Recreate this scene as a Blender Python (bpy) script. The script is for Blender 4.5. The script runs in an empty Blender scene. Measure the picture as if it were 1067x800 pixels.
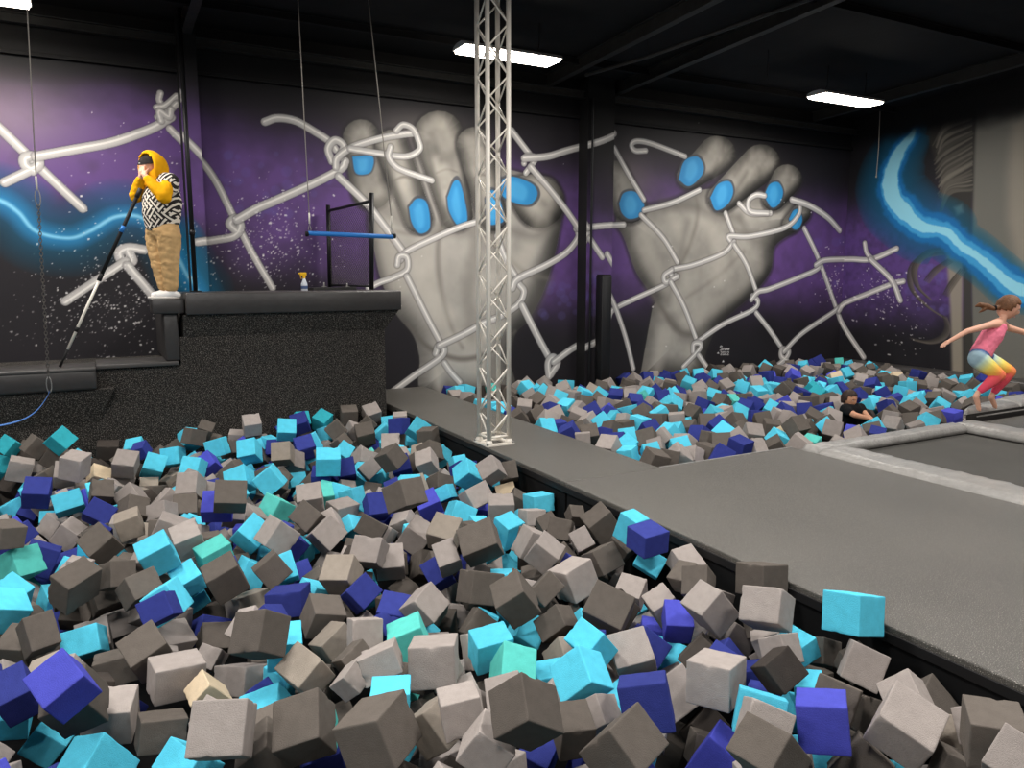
import bpy, bmesh, math, random
import numpy as np
from mathutils import Vector, Matrix, Quaternion, noise as mnoise

scene = bpy.context.scene
COL = scene.collection
random.seed(5)

# ------------------------------------------------------------------ camera
F, CXP, CYP, EYE = 800.0, 533.5, 400.0, 1.55          # focal length and centre in pixels of the 1067 x 800 frame
PITCH, YAW = math.radians(8.3), math.radians(28.5)
cam_data = bpy.data.cameras.new('camera')
cam = bpy.data.objects.new('camera', cam_data)
COL.objects.link(cam)
cam_data.sensor_fit = 'HORIZONTAL'; cam_data.sensor_width = 36.0
cam_data.lens = 36.0 * F / 1067.0
cam_data.clip_start = 0.05; cam_data.clip_end = 100
cam.location = (0, 0, EYE)
cam.rotation_euler = (math.pi / 2 - PITCH, 0, -YAW)
scene.camera = cam
FH = np.array([math.sin(YAW), math.cos(YAW), 0.0]); RT = np.array([math.cos(YAW), -math.sin(YAW), 0.0]); UP = np.array([0, 0, 1.0])
FW = FH * math.cos(PITCH) - UP * math.sin(PITCH); UV = UP * math.cos(PITCH) + FH * math.sin(PITCH)
CAM = np.array([0, 0, EYE])

def ray(x, y): return FW + RT * ((x - CXP) / F) - UV * ((y - CYP) / F)
def on_y(x, y, yy): d = ray(x, y); return CAM + d * (yy / d[1])      # where the sight line through a pixel meets the plane Y = yy
def on_x(x, y, xx): d = ray(x, y); return CAM + d * (xx / d[0])
def on_z(x, y, zz=0.0): d = ray(x, y); return CAM + d * ((zz - EYE) / d[2])

YW, XW, ZC = 9.74, 12.3, 4.75         # back wall, right wall, ceiling height at the back wall

# ------------------------------------------------------------------ helpers
def lin(c):
    c = np.asarray(c, float) / 255.0
    return np.where(c <= 0.04045, c / 12.92, ((c + 0.055) / 1.055) ** 2.4)

def material(name, rgb, rough=0.6, metal=0.0, spec=0.5, bump=0.0, bscale=60.0, var=0.0, vscale=20.0, speck=None, emit=None):
    m = bpy.data.materials.new(name); m.use_nodes = True
    nt = m.node_tree; b = nt.nodes['Principled BSDF']
    c = list(lin(rgb)) + [1]
    b.inputs['Base Color'].default_value = c
    b.inputs['Roughness'].default_value = rough; b.inputs['Metallic'].default_value = metal
    b.inputs['Specular IOR Level'].default_value = spec
    tc = nt.nodes.new('ShaderNodeTexCoord')
    out = None
    if var > 0:
        n = nt.nodes.new('ShaderNodeTexNoise'); n.inputs['Scale'].default_value = vscale; n.inputs['Detail'].default_value = 5
        nt.links.new(tc.outputs['Object'], n.inputs['Vector'])
        r = nt.nodes.new('ShaderNodeMapRange'); r.inputs[1].default_value = .3; r.inputs[2].default_value = .7
        r.inputs[3].default_value = 1 - var; r.inputs[4].default_value = 1 + var
        nt.links.new(n.outputs['Fac'], r.inputs[0])
        mx = nt.nodes.new('ShaderNodeMix'); mx.data_type = 'RGBA'; mx.blend_type = 'MULTIPLY'; mx.inputs[0].default_value = 1
        mx.inputs[6].default_value = c; nt.links.new(r.outputs[0], mx.inputs[7]); out = mx.outputs[2]
    if speck:
        srgb, sscale, lo, hi = speck
        n2 = nt.nodes.new('ShaderNodeTexNoise'); n2.inputs['Scale'].default_value = sscale; n2.inputs['Detail'].default_value = 2
        nt.links.new(tc.outputs['Object'], n2.inputs['Vector'])
        r2 = nt.nodes.new('ShaderNodeMapRange'); r2.inputs[1].default_value = lo; r2.inputs[2].default_value = hi
        nt.links.new(n2.outputs['Fac'], r2.inputs[0])
        mx2 = nt.nodes.new('ShaderNodeMix'); mx2.data_type = 'RGBA'
        nt.links.new(r2.outputs[0], mx2.inputs[0])
        if out: nt.links.new(out, mx2.inputs[6])
        else: mx2.inputs[6].default_value = c
        mx2.inputs[7].default_value = list(lin(srgb)) + [1]; out = mx2.outputs[2]
    if out: nt.links.new(out, b.inputs['Base Color'])
    if bump > 0:
        n3 = nt.nodes.new('ShaderNodeTexNoise'); n3.inputs['Scale'].default_value = bscale; n3.inputs['Detail'].default_value = 4
        nt.links.new(tc.outputs['Object'], n3.inputs['Vector'])
        bp = nt.nodes.new('ShaderNodeBump'); bp.inputs['Strength'].default_value = bump; bp.inputs['Distance'].default_value = 0.01
        nt.links.new(n3.outputs['Fac'], bp.inputs['Height']); nt.links.new(bp.outputs['Normal'], b.inputs['Normal'])
    if emit:
        b.inputs['Emission Color'].default_value = list(lin(emit[0])) + [1]; b.inputs['Emission Strength'].default_value = emit[1]
    return m

def attr_material(name, rough=0.7, spec=0.3, bump=0.0, bscale=40):
    m = material(name, (128, 128, 128), rough, 0, spec, bump, bscale)
    nt = m.node_tree; a = nt.nodes.new('ShaderNodeAttribute'); a.attribute_name = 'paint'
    nt.links.new(a.outputs['Color'], nt.nodes['Principled BSDF'].inputs['Base Color'])
    return m

def mesh_obj(name, bm, mat, parent=None, smooth=False, loc=None):
    me = bpy.data.meshes.new(name)
    bmesh.ops.recalc_face_normals(bm, faces=bm.faces[:]) if smooth != 'keep' else None
    bm.to_mesh(me); bm.free()
    if smooth:
        me.polygons.foreach_set('use_smooth', [True] * len(me.polygons))
    o = bpy.data.objects.new(name, me); COL.objects.link(o)
    for m in (mat if isinstance(mat, (list, tuple)) else [mat]): me.materials.append(m)
    if parent: o.parent = parent
    if loc is not None: o.location = loc
    return o

def tag(o, label=None, cat=None, group=None, kind=None):
    if label: o['label'] = label
    if cat: o['category'] = cat
    if group: o['group'] = group
    if kind: o['kind'] = kind
    return o

def empty(name, loc, label, cat, group=None):
    o = bpy.data.objects.new(name, None); COL.objects.link(o); o.location = loc; o.empty_display_size = .1
    return tag(o, label, cat, group)

def add_box(bm, lo, hi, bev=0.0, seg=2):
    lo = Vector(lo); hi = Vector(hi)
    r = bmesh.ops.create_cube(bm, size=1)
    vs = r['verts']; c = (lo + hi) / 2; d = hi - lo
    for v in vs: v.co = Vector((c.x + v.co.x * d.x, c.y + v.co.y * d.y, c.z + v.co.z * d.z))
    if bev > 0:
        es = list({e for v in vs for e in v.link_edges})
        bmesh.ops.bevel(bm, geom=es, offset=bev, segments=seg, profile=.5, affect='EDGES')
    return bm

def add_tube(bm, pts, rad, seg=10, cap=True, closed=False):
    pts = [Vector(p) for p in pts]; n = len(pts); rad = rad if isinstance(rad, (list, tuple)) else [rad] * n
    rings = []; prev = None
    for i, p in enumerate(pts):
        if closed: t = pts[(i + 1) % n] - pts[i - 1]
        else: t = pts[min(i + 1, n - 1)] - pts[max(i - 1, 0)]
        t.normalize()
        if prev is None:
            a = Vector((0, 0, 1)) if abs(t.z) < .9 else Vector((1, 0, 0))
            u = t.cross(a).normalized()
        else:
            u = (prev - t * prev.dot(t)).normalized()
        prev = u; w = t.cross(u)
        rings.append([bm.verts.new(p + (u * math.cos(2 * math.pi * k / seg) + w * math.sin(2 * math.pi * k / seg)) * rad[i]) for k in range(seg)])
    m = n if closed else n - 1
    for i in range(m):
        A, B = rings[i], rings[(i + 1) % n]
        for k in range(seg): bm.faces.new((A[k], A[(k + 1) % seg], B[(k + 1) % seg], B[k]))
    if cap and not closed:
        bm.faces.new(rings[0][::-1]); bm.faces.new(rings[-1])
    return bm

def add_lathe(bm, prof, c=(0, 0, 0), seg=20):
    rings = [[bm.verts.new((c[0] + r * math.cos(2 * math.pi * k / seg), c[1] + r * math.sin(2 * math.pi * k / seg), c[2] + z)) for k in range(seg)] for r, z in prof]
    for A, B in zip(rings, rings[1:]):
        for k in range(seg): bm.faces.new((A[k], A[(k + 1) % seg], B[(k + 1) % seg], B[k]))
    bm.faces.new(rings[0][::-1]); bm.faces.new(rings[-1])
    return bm

def spline(pts, n=8):
    P = [np.array(p, float) for p in pts]
    if len(P) < 3: return P
    P = [2 * P[0] - P[1]] + P + [2 * P[-1] - P[-2]]
    out = []
    for i in range(1, len(P) - 2):
        for k in range(n):
            t = k / n
            out.append(.5 * ((2 * P[i]) + (-P[i - 1] + P[i + 1]) * t + (2 * P[i - 1] - 5 * P[i] + 4 * P[i + 1] - P[i + 2]) * t * t + (-P[i - 1] + 3 * P[i] - 3 * P[i + 1] + P[i + 2]) * t ** 3))
    out.append(P[-2]); return out

def bx(name, lo, hi, mat, parent=None, bev=0.0, smooth=False):
    # box mesh with its origin left at the parent's origin (coordinates relative to the parent)
    return mesh_obj(name, add_box(bmesh.new(), lo, hi, bev), mat, parent, smooth)

def structure(o): o['kind'] = 'structure'; return o

# ------------------------------------------------------------------ materials
M = {}
M['black_vinyl'] = material('black_vinyl', (52, 49, 48), .42, 0, .5, .25, 14, .15, 6)
M['dark_vinyl'] = material('dark_grey_vinyl', (70, 67, 65), .4, 0, .5, .3, 9, .12, 5)
M['carpet'] = material('black_loop_carpet', (44, 42, 40), .95, 0, .1, .9, 160, 0, 1, ((140, 133, 126), 115, .52, .72))
M['deck'] = material('speckled_rubber_deck', (80, 77, 72), .4, 0, .5, .5, 240, .14, 1.1, ((196, 190, 180), 210, .60, .70))
M['silver_vinyl'] = material('silver_grey_vinyl', (148, 145, 141), .36, .0, .5, .8, 30, .12, 10)
M['mat'] = material('trampoline_mat', (74, 72, 68), .75, 0, .3, .3, 300, .1, 3)
M['black'] = material('matt_black_paint', (20, 19, 20), .7, 0, .3, .15, 8, .2, 3)
M['black_metal'] = material('black_metal', (22, 22, 24), .45, .3, .5)
M['ceiling'] = material('black_ceiling_paint', (27, 26, 27), .85, 0, .2, .3, 6, .25, 1.2)
M['beam'] = material('dark_steel_paint', (44, 43, 42), .6, .1, .4, .3, 30, .2, 8)
M['alu'] = material('pale_aluminium', (226, 219, 208), .45, .08, .5, .05, 80)
M['steel'] = material('galvanised_steel', (150, 148, 145), .4, .8, .5)
M['cable'] = material('pale_cable', (168, 160, 150), .6, .1, .4)
M['chain'] = material('dull_chain', (92, 88, 84), .45, .7, .5)
M['blue_foam'] = material('blue_foam_grip', (38, 118, 196), .6, 0, .4, .2, 120)
M['blue_strap'] = material('blue_webbing', (78, 122, 190), .7, 0, .3, .3, 300, .15, 60)
M['housing'] = material('white_fixture_housing', (200, 198, 194), .5)
M['diffuser'] = material('lit_diffuser', (255, 250, 240), .5, emit=((255, 244, 228), 26))
M['pit'] = material('dark_pit_lining', (16, 16, 17), .9, 0, .2)
# ------------------------------------------------------------------ the painted mural
def vnoise(shape, cells, seed, oct=3):
    rng = np.random.default_rng(seed); out = np.zeros(shape); amp = 1; tot = 0
    for o in range(oct):
        c = cells * 2 ** o; gy, gx = max(2, int(c * shape[0] / shape[1]) + 2), c + 2
        g = rng.random((gy, gx)); y = np.linspace(0, gy - 1.001, shape[0]); x = np.linspace(0, gx - 1.001, shape[1])
        yi, xi = y.astype(int), x.astype(int); fy, fx = y - yi, x - xi
        fy, fx = fy * fy * (3 - 2 * fy), fx * fx * (3 - 2 * fx)
        a = g[yi][:, xi] * (1 - fx) + g[yi][:, xi + 1] * fx; b = g[yi + 1][:, xi] * (1 - fx) + g[yi + 1][:, xi + 1] * fx
        out += amp * (a * (1 - fy)[:, None] + b * fy[:, None]); tot += amp; amp *= .5
    return out / tot

def sm(a, b, x): t = np.clip((x - a) / (b - a), 0, 1); return t * t * (3 - 2 * t)

class Canvas:
    def __init__(s, u0, u1, z0, z1, step, to_wall, depth):
        s.u = np.arange(u0, u1 + step, step); s.z = np.arange(z0, z1 + step, step)
        s.U, s.Z = np.meshgrid(s.u, s.z); s.c = np.zeros(s.U.shape + (3,)); s.to_wall = to_wall; s.depth = depth; s.step = step
        s.n1 = vnoise(s.U.shape, 60, 3); s.n2 = vnoise(s.U.shape, 14, 4); s.n3 = vnoise(s.U.shape, 200, 5, 2)
    def w(s, p): return np.array(s.to_wall(p[0], p[1]))
    def k(s, p): return s.depth(p) / F                     # metres per pixel where that point of the wall is
    def box(s, lo, hi):
        a, b = np.searchsorted(s.u, [lo[0], hi[0]]); c, d = np.searchsorted(s.z, [lo[1], hi[1]])
        return (slice(max(c, 0), d), slice(max(a, 0), b))
    def mix(s, sl, col, a): s.c[sl] = s.c[sl] * (1 - a[..., None]) + np.asarray(col, float) * a[..., None]
    def poly_sd(s, pts, pad):
        P = np.array([s.w(p) for p in pts]); sl = s.box(P.min(0) - pad, P.max(0) + pad)
        X, Y = s.U[sl], s.Z[sl]; ins = np.zeros(X.shape, bool); d = np.full(X.shape, 1e9)
        for i in range(len(P)):
            a, b = P[i], P[(i + 1) % len(P)]; e = b - a
            t = np.clip(((X - a[0]) * e[0] + (Y - a[1]) * e[1]) / (e @ e + 1e-12), 0, 1)
            d = np.minimum(d, np.hypot(X - a[0] - t * e[0], Y - a[1] - t * e[1]))
            cr = (a[1] > Y) != (b[1] > Y)
            ins ^= cr & (X < (b[0] - a[0]) * (Y - a[1]) / (b[1] - a[1] + 1e-12) + a[0])
        return sl, np.where(ins, d, -d)
    def poly(s, pts, col, soft=.8, alpha=1.0):
        k = s.k(np.mean(pts, 0)); sl, d = s.poly_sd(pts, soft * k * 2 + .02)
        s.mix(sl, col, alpha * sm(-soft * k, soft * k, d))
    def body(s, pts, base, lo=.42, rim=14, noise=.24, smooth_pts=True, light=(-.5, .8)):
        if smooth_pts: pts = [tuple(p) for p in spline(list(pts) + [pts[0]], 6)[:-1]]
        k = s.k(np.mean(pts, 0)); sl, d = s.poly_sd(pts, .1)
        v = lo + (1 - lo) * sm(-.2 * rim * k, 1.15 * rim * k, d)
        gy, gx = np.gradient(np.maximum(d, 0)); g = -(gx * light[0] + gy * light[1]) / s.step
        v = v + .27 * g * (1 - sm(0, rim * 1.5 * k, d))
        v = v * (1 - noise + 2 * noise * (.6 * s.n1[sl] + .4 * s.n2[sl]))
        # dark painted contour
        s.mix(sl, (40, 37, 38), .55 * (sm(-5 * k, -0.5 * k, d)) * (d < 0))
        a = sm(-.7 * k, .7 * k, d)
        s.c[sl] = s.c[sl] * (1 - a[..., None]) + (np.asarray(base, float)[None, None] * v[..., None]) * a[..., None]
    def capsule(s, a, b, ra, rb, n=9):
        a, b = np.array(a, float), np.array(b, float); t = math.atan2(*(b - a)[::-1]); out = []
        for i in range(n + 1): th = t + math.pi / 2 + math.pi * i / n; out.append(a + ra * np.array([math.cos(th), math.sin(th)]))
        for i in range(n + 1): th = t - math.pi / 2 + math.pi * i / n; out.append(b + rb * np.array([math.cos(th), math.sin(th)]))
        return out
    def stroke_d(s, pts, pad, n=8):
        P = spline([s.w(p) for p in pts], n); A = np.array(P); sl = s.box(A.min(0) - pad, A.max(0) + pad)
        X, Y = s.U[sl], s.Z[sl]; d = np.full(X.shape, 1e9); tt = np.zeros(X.shape); sd = np.zeros(X.shape)
        for i in range(len(P) - 1):
            a, e = P[i], P[i + 1] - P[i]
            t = np.clip(((X - a[0]) * e[0] + (Y - a[1]) * e[1]) / (e @ e + 1e-12), 0, 1)
            dx, dy = X - a[0] - t * e[0], Y - a[1] - t * e[1]; q = np.hypot(dx, dy); m = q < d
            d = np.where(m, q, d); tt = np.where(m, (i + t) / (len(P) - 1), tt); sd = np.where(m, np.sign(e[0] * dy - e[1] * dx) * q, sd)
        return sl, d, tt, sd
    def line(s, pts, w, col, soft=.6, alpha=1.0, n=8, jag=0.0):
        k = s.k(np.mean(pts, 0)); w = np.asarray(w, float); pad = (w.max() + soft * 2) * k + .02
        sl, d, t, sd = s.stroke_d(pts, pad, n)
        W = (np.interp(t, np.linspace(0, 1, len(w)), w) if w.ndim else w) * k / 2
        s.mix(sl, col, alpha * sm(soft * k, -soft * k, d - W + jag * k * ((s.n2[sl] - .5) * 1.2 + (s.n1[sl] - .5) * 1.1)))
    def glow(s, pts, w, col, alpha=1.0, power=1.0):
        k = s.k(np.mean(pts, 0)); w = np.asarray(w, float); sl, d, t, sd = s.stroke_d(pts, w.max() * k + .02)
        W = (np.interp(t, np.linspace(0, 1, len(w)), w) if w.ndim else w) * k
        s.mix(sl, col, alpha * np.clip(1 - d / W, 0, 1) ** power)
    def wire(s, pts, w=9.0):
        # one painted chain-link wire: grey body, darker edges, white highlight along it
        k = s.k(np.mean(pts, 0)); sl, d, t, sd = s.stroke_d(pts, (w + 6) * k + .02); r = w * k / 2
        s.mix(sl, (46, 43, 45), .4 * sm(r + 1.4 * k, r, d))
        body = np.array([196, 192, 189.]); q = np.clip(d / r, 0, 1)
        c = body[None, None] * (1.02 - .2 * q ** 2)[..., None]
        h = sm(.32 * r, .12 * r, np.abs(sd - .2 * r)); c = c * (1 - .75 * h[..., None]) + np.array([250, 246, 240.]) * .75 * h[..., None]
        a = sm(.5 * k, -.5 * k, d - r); s.c[sl] = s.c[sl] * (1 - a[..., None]) + c * a[..., None]
    def specks(s, box, n, seed, big=.3):
        rng = np.random.default_rng(seed)
        for _ in range(n):
            x, y = rng.normal(.5, .24, 2); p = (box[0] + x * (box[2] - box[0]), box[1] + y * (box[3] - box[1]))
            r = rng.random() ** 2.6 * .8 + .27; th = rng.random() * 3.14; L = rng.random() ** 3 * 3.5 * big
            q = (p[0] + L * math.cos(th), p[1] + L * math.sin(th) * .5)
            try: s.line([p, q], r * 1.7, (232, 228, 226), .35, .55 + .4 * rng.random())
            except Exception: pass
    def flush(s): s.c = np.clip(s.c, 4, 255)

SKIN = (172, 166, 156); NAIL = (62, 160, 220)
def nail(c, pts, k=(50, 142, 202)):
    P = [tuple(p) for p in spline(list(pts) + [pts[0]], 6)[:-1]]
    c.poly([(x + (x - np.mean([q[0] for q in P])) * .16, y + (y - np.mean([q[1] for q in P])) * .16) for x, y in P], (70, 72, 80), .9, .8)
    c.poly(P, k, .6); m = np.mean(P, 0)
    Q = [(m[0] + (x - m[0]) * .5 - .8, m[1] + (y - m[1]) * .72) for x, y in P]
    c.poly(Q, (82, 172, 224), 3.0, .7)

cv = Canvas(-1.25, 12.3, -.35, 4.25, .0100, lambda x, y: on_y(x, y, YW)[[0, 2]], lambda p: float((on_y(p[0], p[1], YW) - CAM) @ FW))
# ground: black, a purple band through the middle, grey haze spots above
U, Z = cv.U, cv.Z
base = np.array([33, 30, 34.])[None, None] * (.85 + .3 * cv.n2[..., None])
cen = np.interp(U, [-1.2, .5, 1.8, 3.5, 6, 8, 12.3], [2.85, 2.8, 2.45, 2.3, 2.0, 2.05, 1.85]); hw = np.interp(U, [-1.2, 1.2, 3, 6, 12.3], [.62, .8, .95, 1.05, 1.05])
pur = np.exp(-((Z - cen + .35 * (cv.n2 - .5)) / hw) ** 4 * 1.1) * (.72 + .5 * cv.n1)
pur *= 1 - .75 * np.exp(-((U - 4.0) / .9) ** 2) * (Z > 2.6)
base = base * (1 - .92 * np.clip(pur, 0, 1)[..., None]) + np.array([106, 74, 140.]) * .92 * np.clip(pur, 0, 1)[..., None]
hz = .55 * np.exp(-((U + .7) / .8) ** 2 - ((Z - 3.15) / .42) ** 2) + .5 * np.exp(-((U - 7.3) / .55) ** 2 - ((Z - 2.95) / .45) ** 2) + .5 * np.exp(-((U - 3.9) / .7) ** 2 - ((Z - 3.3) / .35) ** 2)  # leftmost spot paints the corner lamp's glow into the wall colour
base = base * (1 - hz[..., None]) + np.array([150, 140, 132.]) * hz[..., None]
top = sm(3.45, 3.9, Z + .12 * (cv.n2 - .5) - np.interp(U, [-1, 3, 12], [0, .05, .1]))
cv.c = base * (1 - top[..., None]) + np.array([17, 16, 18.]) * top[..., None]
# soft round dabs in the purple
rg = np.random.default_rng(2)
for bxp, n in (((225, 160, 345, 225), 38), ((565, 285, 615, 330), 22), ((845, 250, 880, 300), 10)):
    for _ in range(n):
        x, y = rg.uniform(bxp[0], bxp[2]), rg.uniform(bxp[1], bxp[3]); r = rg.uniform(2, 6)
        cv.poly([(x + r * math.cos(a), y + r * math.sin(a)) for a in np.linspace(0, 6.28, 14)[:-1]], (104, 96, 170), 1.2, .22)
# blue lightning on the left
bolt = [(-30, 204), (0, 209), (19, 221), (38, 241), (72, 248), (95, 240), (120, 226), (146, 226), (166, 242), (184, 266), (194, 285), (204, 303)]
cv.glow(bolt, [36, 42, 40, 36, 42], (16, 84, 116), .9, .7)
cv.glow([(184, 250), (200, 290), (210, 312)], 26, (18, 110, 150), .9, .6)
cv.glow(bolt, [17, 15, 12, 13], (44, 138, 196), .85, .9); cv.line(bolt, [4.5, 3, 4, 3.4], (136, 204, 234), 1.8, .95)
# hand on the left: fingers over the wire, thumb to the right
palm = [(388, 190), (384, 235), (390, 262), (397, 292), (412, 326), (430, 349), (437, 372), (444, 412), (531, 412), (532, 376), (537, 348), (550, 334), (565, 307), (577, 270), (584, 235), (586, 208), (576, 186), (545, 180), (500, 168), (450, 158), (410, 168)]
cv.body(palm, (172, 167, 160), .5, 26, .14)
cv.line([(461, 232), (456, 262), (459, 300), (470, 340), (482, 362)], [3, 5, 4, 2], (112, 106, 100), 4, .7)
cv.line([(425, 338), (447, 362), (480, 374), (512, 366), (537, 345)], [2, 5, 5, 2], (104, 98, 92), 3, .8)
cv.line([(392, 235), (430, 244), (470, 240)], [2, 4, 2], (130, 124, 116), 4, .6)
cv.line([(512, 240), (524, 262), (548, 284), (570, 290)], [2, 5, 2], (122, 116, 108), 4, .7)
cv.line([(500, 205), (510, 235), (516, 262)], [3, 6, 3], (112, 107, 100), 5, .65)
for a, b, r1, r2 in (((376, 143), (387, 198), 19, 21), ((408, 152), (436, 228), 17, 15), ((457, 141), (476, 224), 26, 17), ((494, 150), (514, 226), 18, 15)):
    cv.body(cv.capsule(a, b, r1, r2), (152, 147, 139), .38, 13, .42, False)
    m = (np.array(a) * .55 + np.array(b) * .45); cv.line([m + (-11, 2), m + (0, -2), m + (11, 1)], [1, 2.4, 1], (112, 106, 100), 1.6, .7)
cv.body([(528, 192), (530, 207), (546, 232), (566, 238), (584, 226), (588, 206), (578, 190), (560, 182), (540, 184)], (166, 160, 151), .38, 15, .3)
def dab(c, pts, w, v, al, soft=7): c.line(pts, w, (v, v * .965, v * .91), soft, al)
for P_, w_, v_, a_ in (([(400, 205), (402, 250), (414, 300)], 20, 206, .45), ([(440, 262), (446, 300), (462, 330)], 26, 204, .4), ([(505, 300), (545, 270), (566, 232)], 22, 204, .4), ([(470, 350), (500, 352), (525, 338)], 12, 200, .5), ([(455, 385), (458, 410)], 10, 214, .55), ([(512, 380), (514, 410)], 12, 122, .5),
        ([(395, 215), (430, 232), (470, 238), (505, 238)], 16, 112, .5), ([(497, 250), (488, 300), (492, 350)], 14, 128, .45), ([(532, 240), (556, 246), (578, 236)], 8, 108, .5), ([(552, 330), (572, 290)], 10, 118, .4)): dab(cv, P_, w_, v_, a_)
for P_, w_, v_, a_ in (([(457, 128), (464, 150)], 18, 190, .4), ([(408, 145), (414, 180)], 12, 186, .35), ([(462, 178), (472, 200)], 16, 196, .4), ([(420, 195), (432, 214)], 10, 196, .4), ([(556, 190), (572, 206)], 12, 204, .45), ([(445, 150), (452, 190), (462, 222)], 5, 96, .5), ([(426, 160), (440, 196)], 4, 100, .5)): dab(cv, P_, w_, v_, a_, 5)
nail(cv, [(367, 163), (388, 163), (387, 178), (378, 182), (370, 179)])
nail(cv, [(426, 216), (434, 207), (444, 210), (448, 226), (447, 239), (437, 243), (429, 232)])
nail(cv, [(466, 206), (473, 189), (480, 192), (487, 225), (483, 236), (476, 234), (468, 220)])
nail(cv, [(506, 208), (512, 198), (520, 205), (525, 228), (519, 233), (508, 232)])
nail(cv, [(523, 187), (535, 184), (555, 192), (560, 203), (552, 213), (536, 211), (523, 203)])
# hand on the right
palm2 = [(641, 234), (650, 248), (663, 284), (682, 312), (679, 324), (668, 386), (667, 394), (728, 394), (736, 366), (750, 338), (784, 307), (803, 282), (808, 256), (832, 238), (834, 220), (812, 205), (780, 196), (745, 196), (720, 200), (700, 208), (672, 214), (648, 210)]
cv.body(palm2, (162, 157, 149), .48, 26, .18)
cv.line([(678, 305), (690, 322), (708, 345), (735, 350)], [2, 6, 3], (104, 98, 92), 4, .75)
cv.line([(724, 200), (727, 225), (716, 262), (702, 285)], [2, 4, 2], (122, 116, 108), 4, .7)
cv.line([(715, 310), (745, 290), (775, 262)], [2, 4, 2], (128, 122, 114), 4, .6)
cv.line([(745, 215), (768, 240), (790, 240)], [2, 4, 2], (118, 112, 105), 4, .6)
for a, b, r1, r2 in (((642, 180), (656, 216), 13, 17), ((747, 161), (719, 184), 20, 14), ((793, 170), (752, 207), 20, 15), ((820, 187), (806, 208), 16, 12), ((835, 222), (824, 234), 10, 9)):
    cv.body(cv.capsule(a, b, r1, r2), (144, 139, 131), .38, 12, .42, False)
for P_, w_, v_, a_ in (([(668, 250), (684, 285), (700, 300)], 20, 196, .45), ([(735, 225), (750, 260), (748, 290)], 18, 196, .4), ([(700, 225), (712, 250)], 14, 194, .4), ([(730, 330), (765, 305), (790, 280)], 16, 192, .45), ([(690, 345), (684, 390)], 14, 192, .5), ([(720, 365), (716, 392)], 8, 202, .5),
        ([(690, 212), (720, 214), (745, 224), (770, 226)], 10, 100, .5), ([(716, 232), (706, 280), (696, 312)], 8, 110, .45), ([(772, 230), (784, 250), (800, 252)], 8, 104, .45), ([(700, 330), (712, 350), (735, 344)], 8, 104, .5), ([(674, 300), (686, 320)], 6, 112, .5)): dab(cv, P_, w_, v_, a_)
for P_, w_, v_, a_ in (([(748, 150), (738, 172)], 14, 176, .45), ([(792, 162), (770, 190)], 14, 176, .45), ([(820, 180), (812, 198)], 8, 172, .4), ([(760, 158), (745, 184)], 5, 92, .45), ([(778, 180), (764, 204)], 4, 92, .45), ([(650, 180), (660, 198)], 8, 172, .4)): dab(cv, P_, w_, v_, a_, 4)
nail(cv, [(645, 212), (650, 201), (662, 200), (671, 212), (668, 224), (656, 228), (648, 222)])
nail(cv, [(707, 187), (713, 168), (726, 163), (733, 172), (731, 183), (718, 194)])
nail(cv, [(740, 206), (748, 192), (760, 189), (764, 200), (758, 213), (746, 219)])
nail(cv, [(796, 204), (802, 192), (811, 190), (816, 200), (812, 212), (804, 216)])
nail(cv, [(822, 228), (827, 219), (833, 219), (836, 229), (832, 238), (826, 238)])
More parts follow.
